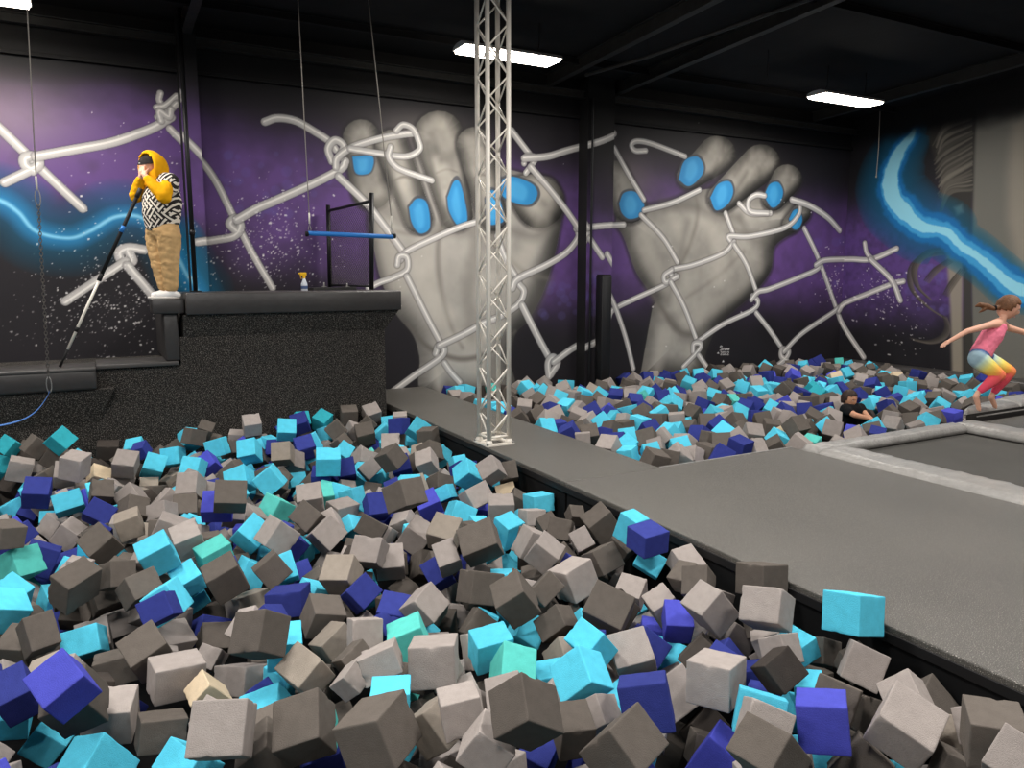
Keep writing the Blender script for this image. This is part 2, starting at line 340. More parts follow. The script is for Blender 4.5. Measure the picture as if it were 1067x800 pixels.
# chain-link wires
WIRES = [
 (13, [(-10, 126), (0, 134), (25, 158), (50, 183), (86, 217)]), (13, [(5, 190), (30, 178), (40, 172), (38, 163), (26, 164), (26, 172), (34, 178)]),
 (13, [(38, 163), (76, 156), (114, 149), (142, 140), (162, 132), (178, 122)]),
 (10, [(177, 134), (218, 178), (244, 227), (262, 262), (284, 300)]),
 (9, [(167, 97), (166, 105), (174, 112), (184, 104)]), (9, [(163, 112), (172, 110), (184, 100)]), (9, [(164, 122), (176, 116), (184, 108)]), (9, [(168, 126), (166, 116), (176, 122), (178, 114)]),
 (11, [(203, 253), (225, 250), (244, 246), (251, 236), (246, 227), (239, 233), (246, 241)]),
 (12, [(247, 229), (268, 217), (289, 208), (329, 190), (355, 176), (360, 168)]),
 (11, [(276, 127), (289, 123), (308, 126), (326, 136), (343, 147), (350, 156)]),
 (11, [(346, 168), (342, 155), (349, 146), (358, 152), (354, 164)]),
 (10, [(350, 174), (352, 164), (368, 153), (397, 144), (420, 140), (430, 139)]),
 (9, [(413, 136), (420, 130), (430, 134), (436, 146), (437, 156), (423, 163), (397, 160), (365, 155)]),
 (9, [(407, 153), (405, 163), (411, 172), (421, 178), (450, 188)]),
 (11, [(353, 184), (381, 211), (398, 232), (420, 262)]), (9, [(417, 271), (424, 262), (448, 250), (478, 237), (500, 230)]),
 (9, [(518, 246), (528, 272), (541, 293)]), (9, [(414, 276), (416, 267), (424, 268), (424, 281), (410, 289), (396, 294), (384, 300)]),
 (9, [(424, 288), (435, 310), (448, 336), (459, 357)]), (10, [(409, 408), (432, 391), (458, 373), (463, 364), (457, 360), (454, 368)]),
 (10, [(458, 360), (485, 347), (503, 337), (522, 329), (540, 317), (546, 304), (541, 296)]), (9, [(463, 378), (470, 388), (479, 398)]),
 (10, [(534, 300), (540, 290), (569, 276), (590, 263), (602, 248), (602, 240)]), (9, [(600, 238), (618, 236), (650, 234)]),
 (10, [(533, 136), (545, 152), (556, 166)]), (9, [(548, 180), (554, 172), (558, 164), (548, 163), (546, 170)]), (10, [(546, 165), (570, 163), (590, 157), (618, 149), (640, 139)]),
 (10, [(553, 174), (572, 196), (590, 219), (603, 238)]), (9, [(605, 249), (618, 268)]), (9, [(623, 265), (634, 283)]),
 (11, [(544, 318), (558, 346), (574, 376)]), (11, [(574, 390), (581, 378), (576, 372), (571, 378), (572, 392)]), (10, [(577, 377), (598, 362), (622, 350)]),
 (8, [(634, 333), (640, 322), (666, 309), (694, 296), (704, 287)]), (8, [(634, 304), (642, 322), (652, 352), (660, 384)]), (8, [(640, 154), (653, 178), (671, 208)]),
 (8, [(668, 224), (691, 248), (706, 273)]), (8, [(671, 219), (701, 211), (729, 198)]), (8, [(673, 157), (662, 157), (658, 151), (664, 147), (680, 150), (714, 163)]),
 (8, [(756, 222), (765, 246)]), (8, [(770, 212), (782, 222), (803, 222)]), (8, [(800, 222), (782, 220), (780, 209), (788, 203), (797, 204)]),
 (8, [(762, 252), (760, 246), (782, 246), (818, 237), (832, 224), (834, 214)]), (9, [(825, 208), (843, 214), (862, 226), (875, 240)]),
 (8, [(838, 238), (853, 270), (871, 320), (878, 338), (900, 372)]), (8, [(700, 288), (700, 281), (722, 276), (753, 264), (765, 252)]), (8, [(700, 281), (692, 287), (694, 294), (706, 288)]),
 (8, [(765, 255), (778, 276), (789, 306)]), (8, [(699, 294), (713, 320), (725, 352)]), (8, [(724, 358), (753, 338), (784, 323), (790, 314), (784, 308)]),
 (8, [(783, 312), (790, 304), (802, 301), (830, 290), (852, 280), (854, 272)]), (8, [(850, 276), (860, 271), (886, 270), (908, 270), (934, 259)]),
 (8, [(788, 326), (802, 344), (817, 366)]), (9, [(806, 384), (818, 374), (822, 366), (815, 364), (814, 371), (820, 376)]), (8, [(817, 366), (836, 347), (867, 326), (877, 318)]),
 (8, [(874, 324), (880, 316), (904, 306), (929, 296), (941, 293)]), (7, [(901, 253), (903, 263), (909, 270)]), (8, [(907, 270), (929, 292), (938, 313)]),
 (8, [(712, 382), (728, 365), (730, 358), (723, 358), (722, 366)]), (8, [(728, 370), (737, 383)]),
 (13, [(150, 260), (134, 258), (124, 263), (128, 273), (138, 272), (134, 262)]), (12, [(131, 272), (101, 292), (68, 314)]), (13, [(133, 277), (150, 297), (167, 317)]),
]
for w, p in WIRES: cv.wire(p, w * .72)
# white paint splatter
cv.specks((60, 200, 230, 390), 460, 1); cv.specks((0, 260, 190, 390), 320, 8); cv.specks((215, 195, 350, 312), 420, 2, .6); cv.specks((400, 275, 440, 345), 8, 3)
cv.specks((845, 265, 905, 325), 110, 4, .9); cv.specks((870, 275, 960, 335), 70, 5, .9); cv.specks((600, 150, 1000, 400), 26, 6); cv.specks((0, 100, 360, 260), 60, 7)
# the painter's scrawled signature and the year
SG = (226, 224, 222)
def pen(pts, w=.8): cv.line(pts, w, SG, .35, .95, 4)
pen([(752.6, 361), (751.2, 360.3), (750.4, 361.4), (752, 363), (752.6, 364.4), (750.2, 364.8)]); pen([(753.6, 364.6), (753.8, 362.8), (755, 363), (755.2, 364.6)])
pen([(756, 363.2), (757.2, 363), (757, 364.5), (755.9, 364.4), (756, 363.2)]); pen([(757.8, 363), (758.4, 364.5), (759, 363.2), (759.6, 364.4), (760, 362.8)])
for i, x in enumerate((750.8, 753.2, 755.6, 758)):
    if i == 1: pen([(x + .1, 366.6), (x + 1.5, 366.6), (x + 1.5, 369.4), (x + .1, 369.4), (x + .1, 366.6)], .7)
    else: pen([(x, 366.8), (x + .9, 366.3), (x + 1.4, 367.2), (x, 369.5), (x + 1.6, 369.5)], .7)
cv.poly([(747, 368.2), (748.4, 366.6), (749.6, 368.6)], SG, .4); cv.poly([(752.2, 377.4), (753.6, 374.8), (754.8, 377.2)], SG, .4)
cv.flush()

def paint_mesh(name, c, place, mat):
    ny, nx = c.U.shape
    co = place(c.U.ravel(), c.Z.ravel()).astype(np.float32)
    i = np.arange(ny * nx).reshape(ny, nx)
    quads = np.stack([i[:-1, :-1], i[:-1, 1:], i[1:, 1:], i[1:, :-1]], -1).reshape(-1, 4)
    me = bpy.data.meshes.new(name); me.vertices.add(ny * nx); me.vertices.foreach_set('co', co.ravel())
    me.loops.add(quads.size); me.loops.foreach_set('vertex_index', quads.ravel().astype(np.int32))
    me.polygons.add(len(quads)); me.polygons.foreach_set('loop_start', np.arange(0, quads.size, 4, dtype=np.int32)); me.polygons.foreach_set('loop_total', np.full(len(quads), 4, np.int32))
    me.update(calc_edges=True)
    a = me.color_attributes.new('paint', 'FLOAT_COLOR', 'POINT')
    rgba = np.ones((ny * nx, 4), np.float32); rgba[:, :3] = lin(c.c.reshape(-1, 3)); a.data.foreach_set('color', rgba.ravel())
    me.materials.append(mat); o = bpy.data.objects.new(name, me); COL.objects.link(o); return o

M['mural'] = attr_material('mural_paint', .62, .3, .06, 30)
wb = paint_mesh('wall_back', cv, lambda u, z: np.stack([u, np.full(u.shape, YW), z], 1), M['mural'])
tag(wb, 'black and purple wall painted with two giant grey hands gripping a chain-link fence', kind='structure')

# ---- right wall: lightning bolt across a grey portrait with long hair
cr = Canvas(4.6, YW, -.35, 4.25, .0100, lambda x, y: on_x(x, y, XW)[[1, 2]], lambda p: float((on_x(p[0], p[1], XW) - CAM) @ FW))
U, Z = cr.U, cr.Z
base = np.array([30, 28, 32.])[None, None] * (.85 + .3 * cr.n2[..., None])
pur = np.exp(-((Z - 1.75 + .3 * (cr.n2 - .5)) / 1.0) ** 4) * (.7 + .5 * cr.n1)
cr.c = base * (1 - .9 * np.clip(pur, 0, 1)[..., None]) + np.array([100, 70, 140.]) * .9 * np.clip(pur, 0, 1)[..., None]
for _ in range(26):
    x, y = rg.uniform(945, 985), rg.uniform(268, 325); r = rg.uniform(2, 6)
    cr.poly([(x + r * math.cos(a), y + r * math.sin(a)) for a in np.linspace(0, 6.28, 14)[:-1]], (108, 100, 176), 1.2, .25)
# neck and cheek: the broad pale grey column
cr.poly([(1017, 112), (1014, 160), (1013, 215), (1012, 280), (1013, 340), (1014, 420), (1130, 420), (1130, 104)], (112, 110, 103), 1.5)
cr.poly([(1056, 120), (1050, 180), (1050, 230), (1062, 290), (1130, 300), (1130, 110)], (146, 138, 126), 9, .9)
cr.poly([(986, 262), (990, 320), (992, 400), (1004, 400), (1003, 320), (1004, 270)], (150, 141, 126), 3, .95)
cr.poly([(1003, 262), (1004, 320), (1005, 400), (1014, 400), (1013, 320), (1012, 255)], (62, 60, 55), 2, .95)
cr.poly([(964, 138), (985, 124), (1017, 116), (1014, 200), (1012, 262), (1000, 232), (984, 214), (980, 180)], (52, 49, 45), 3, .97)
cr.poly([(994, 216), (1002, 213), (1004, 221), (997, 224)], (150, 142, 128), 3, .8)
rr = np.random.default_rng(9)
for i in range(34):
    t = i / 33; y0 = 128 + 72 * t + rr.uniform(-3, 3); x1 = 1014 - 2 * rr.random()
    g = rr.uniform(62, 128); cr.line([(973 + 8 * t + rr.uniform(-2, 3), y0 + 22), (985 + 5 * t, y0 + 12 * math.sin(3 * t)), (x1, y0 - 8 + 8 * t)], [1.2, 4.2, 1.6], (g, g * .95, g * .87), .9, .8)
for pts in ([(985, 262), (962, 266), (949, 280), (950, 300), (966, 318), (984, 330)], [(983, 258), (966, 262), (953, 277), (955, 296), (968, 310)], [(984, 328), (987, 340), (982, 350), (968, 355), (950, 352)], [(990, 270), (975, 280), (965, 292)], [(1003, 280), (992, 294), (985, 306)]):
    for q in range(4): cr.line([(a + q * 1.6 - 2, b + q * .9) for a, b in pts], [1, 2.2, 1], (60 + 14 * q, 55 + 13 * q, 50 + 12 * q), .7, .85)
zap = [(952, 136), (949, 142), (937, 159), (928, 184), (931, 207), (943, 221), (961, 236), (985, 241), (1000, 255), (1018, 267), (1036, 282), (1054, 297), (1072, 303), (1100, 300)]
cr.glow([(950, 118), (948, 132), (950, 145)], 22, (20, 60, 82), .6, .7)
cr.glow(zap, [16, 34, 46, 42, 38, 26, 24, 24, 24], (16, 92, 128), 1, .45)
cr.line(zap, [12, 22, 34, 36, 32, 28, 30, 33, 36], (24, 112, 180), 3.0, .9, 8, 4); cr.line(zap, [7, 14, 24, 24, 19, 17, 19, 23, 26], (66, 162, 218), 1.4, .95, 8, 3)
cr.line(zap, [4, 10, 20, 16, 9, 7, 8, 11, 13], (150, 218, 240), .8, 1, 8, 2)
top = sm(3.7, 4.05, Z + .15 * (cr.n2 - .5)); cr.c = cr.c * (1 - .93 * top[..., None]) + np.array([17, 16, 18.]) * .93 * top[..., None]
for w, p in WIRES:
    if max(q[0] for q in p) > 868: cr.wire(p, w * .72)
cr.specks((880, 275, 962, 335), 120, 5, .9); cr.specks((900, 300, 985, 385), 46, 11, .9); cr.flush()
wr = paint_mesh('wall_right', cr, lambda u, z: np.stack([np.full(u.shape, XW), u, z], 1), M['mural'])
tag(wr, 'dark wall painted with a blue lightning bolt over a grey portrait with long hair', kind='structure')
# ------------------------------------------------------------------ room shell
def CZ(y): return 4.3 + .05 * (YW - y)                     # the roof rises slightly away from the back wall
def quad(name, pts, mat):
    bm = bmesh.new(); bm.faces.new([bm.verts.new(p) for p in pts]); return structure(mesh_obj(name, bm, mat))
structure(bx('wall_back.001', (-7, YW + .005, 4.25), (XW + .3, YW + .2, 5.4), M['black']))
structure(bx('wall_back.002', (-7, YW + .012, -1.2), (XW + .3, YW + .2, 4.25), M['black']))
structure(bx('wall_right.001', (XW + .012, -2, -1.2), (XW + .2, YW + .2, 5.6), M['black']))
structure(bx('wall_right.002', (XW, 4.5, 4.25), (XW + .01, YW, 5.4), M['black']))
structure(bx('floor', (-7, -2, -1.3), (XW + .3, YW + .2, -1.15), M['pit']))
quad('ceiling', [(-7, -2, CZ(-2)), (XW + .2, -2, CZ(-2)), (XW + .2, YW + .1, CZ(YW + .1)), (-7, YW + .1, CZ(YW + .1))], M['ceiling'])
def beam(name, a, b, w=.09, h=.16, mat=None):
    # I-section steel between two points under the roof
    a, b = Vector(a), Vector(b); t = (b - a).normalized(); s = t.cross(Vector((0, 0, 1))).normalized(); u = s.cross(t)
    prof = [(-w / 2, 0), (w / 2, 0), (w / 2, -.012), (.006, -.012), (.006, -h + .012), (w / 2, -h + .012), (w / 2, -h), (-w / 2, -h), (-w / 2, -h + .012), (-.006, -h + .012), (-.006, -.012), (-w / 2, -.012)]
    bm = bmesh.new(); A = [bm.verts.new(a + s * x + u * y) for x, y in prof]; B = [bm.verts.new(b + s * x + u * y) for x, y in prof]
    for i in range(12): bm.faces.new((A[i], A[(i + 1) % 12], B[(i + 1) % 12], B[i]))
    bm.faces.new(A); bm.faces.new(B[::-1]); return structure(mesh_obj(name, bm, mat or M['beam']))
for x in (-3.4, 1.1, 5.83, 6.99, 11.2): beam('roof_beam', (x, YW - .05, CZ(YW) - .005), (x, -1.5, CZ(-1.5) - .005), .1, .17)
beam('eave_beam', (-6, YW - .12, 4.17), (XW - .02, YW - .12, 4.08), .1, .1)
beam('eave_beam', (-6, YW - .05, 3.82), (XW - .02, YW - .05, 3.78), .03, .05, M['black'])
for y in (8.9, 6.1, 2.6): beam('roof_purlin', (-6, y, CZ(y) - .004), (XW, y, CZ(y) - .004), .06, .09, M['ceiling'])
for x in (5.95, 7.9):
    structure(mesh_obj('hanger_rod', add_tube(bmesh.new(), [(x, 7.6, CZ(7.6) - .02), (x, 7.6, 4.02)], .006, 6), M['beam']))
structure(mesh_obj('ceiling_pipe', add_tube(bmesh.new(), [(5.95, 8.9, 4.13), (5.95, 7.6, 4.06), (5.95, 3, 3.98)], .022, 10), M['beam']))

# steel columns standing against the back wall, painted over with the mural
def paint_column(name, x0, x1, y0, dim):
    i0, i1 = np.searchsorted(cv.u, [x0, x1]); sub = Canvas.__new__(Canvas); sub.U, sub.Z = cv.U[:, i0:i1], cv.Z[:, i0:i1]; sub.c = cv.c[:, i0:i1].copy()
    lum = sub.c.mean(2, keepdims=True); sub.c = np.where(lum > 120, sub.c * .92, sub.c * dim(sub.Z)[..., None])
    xa, xb = sub.U[0, 0], sub.U[0, -1]
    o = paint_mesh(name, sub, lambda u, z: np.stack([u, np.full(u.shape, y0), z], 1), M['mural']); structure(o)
    bm = bmesh.new()
    for x in (xa, xb):
        bm.faces.new([bm.verts.new(p) for p in ((x, y0, -1.15), (x, YW, -1.15), (x, YW, 4.3), (x, y0, 4.3))])
    bm.faces.new([bm.verts.new(p) for p in ((xa, y0 + .001, 4.2), (xb, y0 + .001, 4.2), (xb, y0 + .001, 4.32), (xa, y0 + .001, 4.32))])
    structure(mesh_obj('column_side', bm, M['black']))
paint_column('wall_column', 1.0, 1.2, 9.5, lambda z: .95 + 0 * z)
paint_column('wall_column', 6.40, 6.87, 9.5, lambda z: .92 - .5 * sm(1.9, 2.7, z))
structure(mesh_obj('wall_conduit', add_tube(bmesh.new(), [(6.46, 9.475, -.4), (6.46, 9.475, 4.0)], .016, 8), M['black_metal']))
pp = empty('padded_post', (6.6, 9.33, -.6), 'black vinyl padded post in front of the dark column between the painted hands', 'post')
bx('pad', (-.085, -.085, 0), (.085, .085, 2.1), M['black_metal'], pp, .012, True); bx('cap', (-.075, -.075, 2.1), (.075, .075, 2.115), M['black'], pp, .005)

# ------------------------------------------------------------------ decks round the pits
def deck(name, x0, x1, y0, y1):
    structure(bx(name, (x0, y0, -.08), (x1, y1, 0), M['deck'], None, .008)); structure(bx(name + '_side', (x0 + .012, y0 + .012, -1.15), (x1 - .012, y1 - .012, -.085), M['pit']))
deck('walkway', 3.0, 3.9, 4.7, YW - .02); deck('walkway_end', 3.0, 5.4, -1.5, 4.695)
deck('deck_beyond', 7.98, 12.0, -1.5, 4.6)
structure(bx('trim_1', (2.988, -1.5, -.075), (2.9995, YW - 1.4, -.03), M['black'], None, .002))
structure(bx('trim_2', (3.9, 4.7, -.05), (5.4, 4.712, .004), M['silver_vinyl'], None, .002))
structure(bx('trim_3', (11.88, 4.8, -1.15), (XW, YW - .01, -.2), M['black']))

# padded ledge along the right wall
lg = empty('padded_ledge', (12.08, 7.2, -.2), 'long black padded ledge along the wall with the lightning bolt', 'ledge')
bx('pad', (-.2, -2.4, .0), (.2, 2.5, .155), M['dark_vinyl'], lg, .03, True)
bx('lip', (-.195, -2.4, -.05), (-.13, 2.5, -.002), M['black_vinyl'], lg, .01)

# trampoline with silver pads
tr = empty('trampoline', (6.6, 3, -.12), 'rectangular trampoline with dark bed and silver grey edge pads', 'trampoline')
def wavy_pad(name, x0, x1, y0, y1, seed, par, org, zt=.035, zb=-.045, mat='silver_vinyl'):
    nx, ny = max(8, int((x1 - x0) / .045)), max(8, int((y1 - y0) / .045)); bm = bmesh.new(); G = []
    for j in range(ny + 1):
        row = []
        for i in range(nx + 1):
            x, y = x0 + (x1 - x0) * i / nx, y0 + (y1 - y0) * j / ny
            ex = min(i, nx - i) / nx * (x1 - x0); ey = min(j, ny - j) / ny * (y1 - y0); e = min(ex, ey)
            z = zt - .045 * max(0, 1 - e / .035) ** 2 + .007 * mnoise.noise((x * 9 + seed, y * 9, 0)) + .007 * mnoise.noise((x * 21, y * 33, seed))
            row.append(bm.verts.new((x - org[0], y - org[1], z - org[2])))
        G.append(row)
    for j in range(ny):
        for i in range(nx): bm.faces.new((G[j][i], G[j][i + 1], G[j + 1][i + 1], G[j + 1][i]))
    rim = [G[0][i] for i in range(nx + 1)] + [G[j][nx] for j in range(1, ny + 1)] + [G[ny][i] for i in range(nx - 1, -1, -1)] + [G[j][0] for j in range(ny - 1, 0, -1)]
    low = [bm.verts.new((v.co.x, v.co.y, zb - org[2])) for v in rim]; n = len(rim)
    for i in range(n): bm.faces.new((rim[(i + 1) % n], rim[i], low[i], low[(i + 1) % n]))
    bm.faces.new(low[::-1])
    return mesh_obj(name, bm, M[mat], par, True)
T = (6.6, 3, -.12)
wavy_pad('edge_pad', 5.42, 5.80, -1.3, 4.47, 1, tr, T); wavy_pad('edge_pad', 5.42, 7.62, 4.45, 4.632, 2, tr, T, .04); wavy_pad('edge_pad', 7.60, 7.95, -1.3, 4.632, 3, tr, T)
bx('bed', (-.82, -4.3, .055), (1.02, 1.47, .065), M['mat'], tr); bx('frame', (-1.12, 1.5, -.9), (1.3, 1.62, .06), M['black_metal'], tr)
bx('frame', (-1.12, -4.3, -.9), (-.84, 1.49, .05), M['black_metal'], tr); bx('frame', (1.04, -4.3, -.9), (1.3, 1.49, .05), M['black_metal'], tr)

# raised landing box behind the trampoline
lb = empty('landing_box', (9.5, 5.25, -.1), 'low black landing box with silver pad top behind the trampoline', 'box')
bm = bmesh.new(); ot = [(-1.58, -.59), (2.2, -.59), (2.2, -.05), (-.2, -.22), (-1.3, -.43)]
A = [bm.verts.new((x, y, 0)) for x, y in ot]; B = [bm.verts.new((x, y, .18)) for x, y in ot]
for i in range(5): bm.faces.new((A[i], A[(i + 1) % 5], B[(i + 1) % 5], B[i]))
bm.faces.new(A[::-1]); bm.faces.new(B); bmesh.ops.bevel(bm, geom=bm.edges[:], offset=.01, segments=2, affect='EDGES'); mesh_obj('body', bm, M['black_vinyl'], lb)
bx('edge_strip', (-1.4, -.602, .135), (2.2, -.591, .150), M['silver_vinyl'], lb, .003)
for x0, x1 in ((-1.6, -.62), (-.61, 2.2)):
    bm = bmesh.new(); G = []; nx = int((x1 - x0) / .04)
    for i in range(nx + 1):
        x = x0 + (x1 - x0) * i / nx; yb = np.interp(x, [-1.6, -1.3, -.2, 2.2], [-.57, -.43, -.22, -.05]); row = []
        for k in range(9):
            t = k / 8; y = -.605 + (yb + .605) * t; z = .235 - .03 * (2 * t - 1) ** 4 + .006 * mnoise.noise((x * 11, y * 14, 3)) - (.03 if i in (0, nx) else 0)
            row.append(bm.verts.new((x, y, z)))
        row.append(bm.verts.new((x, yb, .182))); row.insert(0, bm.verts.new((x, -.605, .182))); G.append(row)
    for i in range(nx):
        for k in range(10): bm.faces.new((G[i][k], G[i + 1][k], G[i + 1][k + 1], G[i][k + 1]))
    bm.faces.new(G[0]); bm.faces.new(G[-1][::-1]); mesh_obj('top_pad', bm, M['silver_vinyl'], lb, True)
structure(bx('deck_side', (7.95, 4.7, -1.15), (11.75, 4.80, -.11), M['black']))

# ------------------------------------------------------------------ jump platform against the back wall
PF = 8.39
pl = empty('jump_platform', (1.2, 9.0, -1.1), 'big black carpeted jump platform with padded top edge against the painted wall', 'platform')
def rel(p): return (p[0] - 1.2, p[1] - 9.0, p[2] + 1.1)
def pbox(name, lo, hi, mat, bev=0., sm=False): return bx(name, rel(lo), rel(hi), M[mat], pl, bev, sm)
def flare(name, x0, x1, y0, zb, zt, grow, gl, mat):
    # support under a coping that leans out towards the top
    bm = bmesh.new(); g = grow
    b = [(x0, y0, zb), (x1, y0, zb), (x1, 9.49, zb), (x0, 9.49, zb)]; t = [(x0 - gl, y0 - g, zt), (x1 + g, y0 - g, zt), (x1 + g, 9.49, zt), (x0 - gl, 9.49, zt)]
    B = [bm.verts.new(rel(p)) for p in b]; Tt = [bm.verts.new(rel(p)) for p in t]
    for i in range(4): bm.faces.new((B[i], B[(i + 1) % 4], Tt[(i + 1) % 4], Tt[i]))
    bm.faces.new(B[::-1]); bm.faces.new(Tt); return mesh_obj(name, bm, M[mat], pl)
bm = bmesh.new(); out = [(-3.2, -1.1), (2.9, -1.1), (2.9, .9), (.74, .9), (.74, .62), (-3.2, .62)]
A = [bm.verts.new(rel((x, PF, z))) for x, z in out]; B = [bm.verts.new(rel((x, 9.49, z))) for x, z in out]
for i in range(6): bm.faces.new((A[i], A[(i + 1) % 6], B[(i + 1) % 6], B[i]))
bm.faces.new(A); bm.faces.new(B[::-1]); mesh_obj('body', bm, M['carpet'], pl)
flare('overhang', .78, 2.9, PF, .9, 1.125, .13, 0, 'carpet')
pbox('coping_pad', (.805, 8.22, 1.128), (3.05, 8.52, 1.34), 'black_vinyl', .012, True)
pbox('coping_cover', (.81, 8.225, 1.322), (3.045, 8.6, 1.346), 'dark_vinyl', .01, True)
pbox('top_deck', (.81, 8.52, 1.13), (3.03, 9.49, 1.33), 'deck', .01)
flare('overhang', -3.2, -.03, PF, .1, .44, .15, 0, 'carpet')
pbox('coping_pad', (-3.2, 8.20, .445), (-.02, 8.5, .64), 'black_vinyl', .03, True)
pbox('coping_cover', (-3.2, 8.195, .625), (-.02, 8.7, .66), 'dark_vinyl', .012, True)
pbox('ledge_trim', (-.02, 8.34, .622), (.72, 8.9, .665), 'dark_vinyl', .008, True)
pbox('step_wall', (.60, 8.36, .667), (.735, 9.49, 1.17), 'black_vinyl', .015, True)
pbox('step_block', (.50, 8.30, 1.14), (.80, 8.62, 1.285), 'black_vinyl', .015, True)

# guard rail with netting along the end of the platform
gr = empty('net_guard_rail', (2.72, 9.1, 1.347), 'black pipe guard rail with netting at the end of the platform', 'guard rail')
def tube(name, pts, r, mat, par, seg=10): return mesh_obj(name, add_tube(bmesh.new(), pts, r, seg), M[mat], par, True)
tube('post', [(-.10, .5, 0), (-.09, .5, 1.02)], .026, 'black_metal', gr); tube('post', [(.11, -.5, 0), (.14, -.5, 1.09)], .026, 'black_metal', gr)
tube('top_rail', [(-.09, .5, .95), (.135, -.5, 1.0)], .018, 'black_metal', gr)
tube('bottom_rail', [(-.10, .5, .04), (.112, -.5, .04)], .012, 'black_metal', gr)
bm = bmesh.new(); n = 22
for i in range(-n, n + 1):      # diamond netting
    for sgn in (1, -1):
        P = []
        for k in range(2):
            s = i / n + (k if sgn > 0 else 1 - k) * 1.0; zz = k
            P.append((s, zz))
        (s0, z0), (s1, z1) = P
        if s1 == s0: continue
        lo, hi = max(0, min(s0, s1)), min(1, max(s0, s1))
        if hi - lo < .02: continue
        f = lambda s: z0 + (z1 - z0) * (s - s0) / (s1 - s0)
        pt = lambda s: Vector((-.095 + .22 * s, .5 - 1.0 * s, .05 + .9 * f(s)))
        add_tube(bm, [pt(lo), pt(hi)], .0028, 4, False)
mesh_obj('netting', bm, M['chain'], gr)

sp = empty('support_pole', (1.015, 9.28, 1.332), 'tall slim black pole standing on the platform behind the person', 'pole')
tube('tube', [(0, 0, 0), (0, 0, CZ(9.28) - 1.34)], .024, 'black_metal', sp, 12); mesh_obj('base_plate', add_box(bmesh.new(), (-.06, -.06, 0), (.06, .06, .012), .003), M['black_metal'], sp)
tube('collar', [(0, 0, .62), (0, 0, .68)], .03, 'black_metal', sp, 12)

# spray bottle and metal bracket plate lying on the platform
M['bottle'] = material('translucent_white_plastic', (205, 210, 218), .3, 0, .5); M['yellow'] = material('yellow_plastic', (238, 186, 20), .4)
M['label_blue'] = material('blue_print', (70, 90, 130), .5)
sb = empty('spray_bottle', (2.09, 8.72, 1.333), 'white spray bottle with yellow trigger head on the platform', 'bottle')
mesh_obj('bottle', add_lathe(bmesh.new(), [(.03, 0), (.036, .01), (.036, .075), (.033, .09), (.016, .135), (.013, .15)], seg=18), M['bottle'], sb, True)
mesh_obj('label', add_lathe(bmesh.new(), [(.0366, .03), (.0368, .035), (.0368, .06), (.0366, .065)], seg=18), M['label_blue'], sb, True)
bm = bmesh.new(); add_lathe(bm, [(.015, .145), (.017, .15), (.017, .17), (.011, .175)], seg=14); add_box(bm, (-.045, -.012, .175), (.028, .012, .212), .006); add_box(bm, (-.062, -.008, .192), (-.04, .008, .208), .003)
mesh_obj('spray_head', bm, M['yellow'], sb); bm = bmesh.new(); add_tube(bm, [(-.028, 0, .18), (-.036, 0, .16), (-.03, 0, .14)], .005, 8); mesh_obj('trigger', bm, M['yellow'], sb, True)
mp = empty('bracket_plate', (2.45, 8.86, 1.333), 'flat dark steel bracket plate with upright bolts beside the spray bottle', 'bracket')
bx('plate', (-.26, -.12, 0), (.12, .12, .04), M['beam'], mp, .006); bx('plate', (.121, -.11, 0), (.25, .11, .045), M['beam'], mp, .006)
for x, h in ((-.1, .1), (.17, .09)):
    b = tube('bolt', [(x, 0, .03), (x, 0, h)], .009, 'steel', mp); mesh_obj('washer', add_lathe(bmesh.new(), [(.03, 0), (.03, .008), (.012, .012)], (x, 0, .045), 14), M['steel'], b)

# ------------------------------------------------------------------ truss tower on the walkway
tt = empty('truss_tower', (3.04, 6.03, .001), 'pale aluminium box truss tower standing at the edge of the walkway', 'truss')
TA, TH = .2, CZ(6.1) - .01; corners = [(0, 0), (TA, 0), (TA, TA), (0, TA)]
for x, y in corners: tube('chord', [(x, y, .02), (x, y, TH)], .021, 'alu', tt, 14)
n = 21; dz = (TH - .1) / n
for f in range(4):
    a, b = corners[f], corners[(f + 1) % 4]
    for i in range(n):
        p, q = (a, b) if (i + f) % 2 == 0 else (b, a)
        tube('brace', [(p[0], p[1], .08 + i * dz), (q[0], q[1], .08 + (i + 1) * dz)], .0075, 'alu', tt, 8)
    tube('base_rail', [(a[0], a[1], .075), (b[0], b[1], .075)], .012, 'alu', tt, 8); tube('top_rail', [(a[0], a[1], TH - .02), (b[0], b[1], TH - .02)], .012, 'alu', tt, 8)
bm = bmesh.new()
for lo, hi in (((-.04, -.04, 0), (TA + .04, .025, .012)), ((-.04, TA - .025, 0), (TA + .04, TA + .04, .012)), ((-.04, .025, 0), (.025, TA - .025, .012)), ((TA - .025, .025, 0), (TA + .04, TA - .025, .012))): add_box(bm, lo, hi)
for x, y in corners: add_lathe(bm, [(.034, .012), (.034, .03), (.024, .05)], (x, y, 0), 14)
mesh_obj('base_plate', bm, M['alu'], tt)
for sx in (-.03, TA + .03):
    for sy in (-.03, TA + .03): mesh_obj('bolt', add_lathe(bmesh.new(), [(.011, .011), (.011, .026), (.006, .028)], (sx, sy, 0), 8), M['steel'], tt)

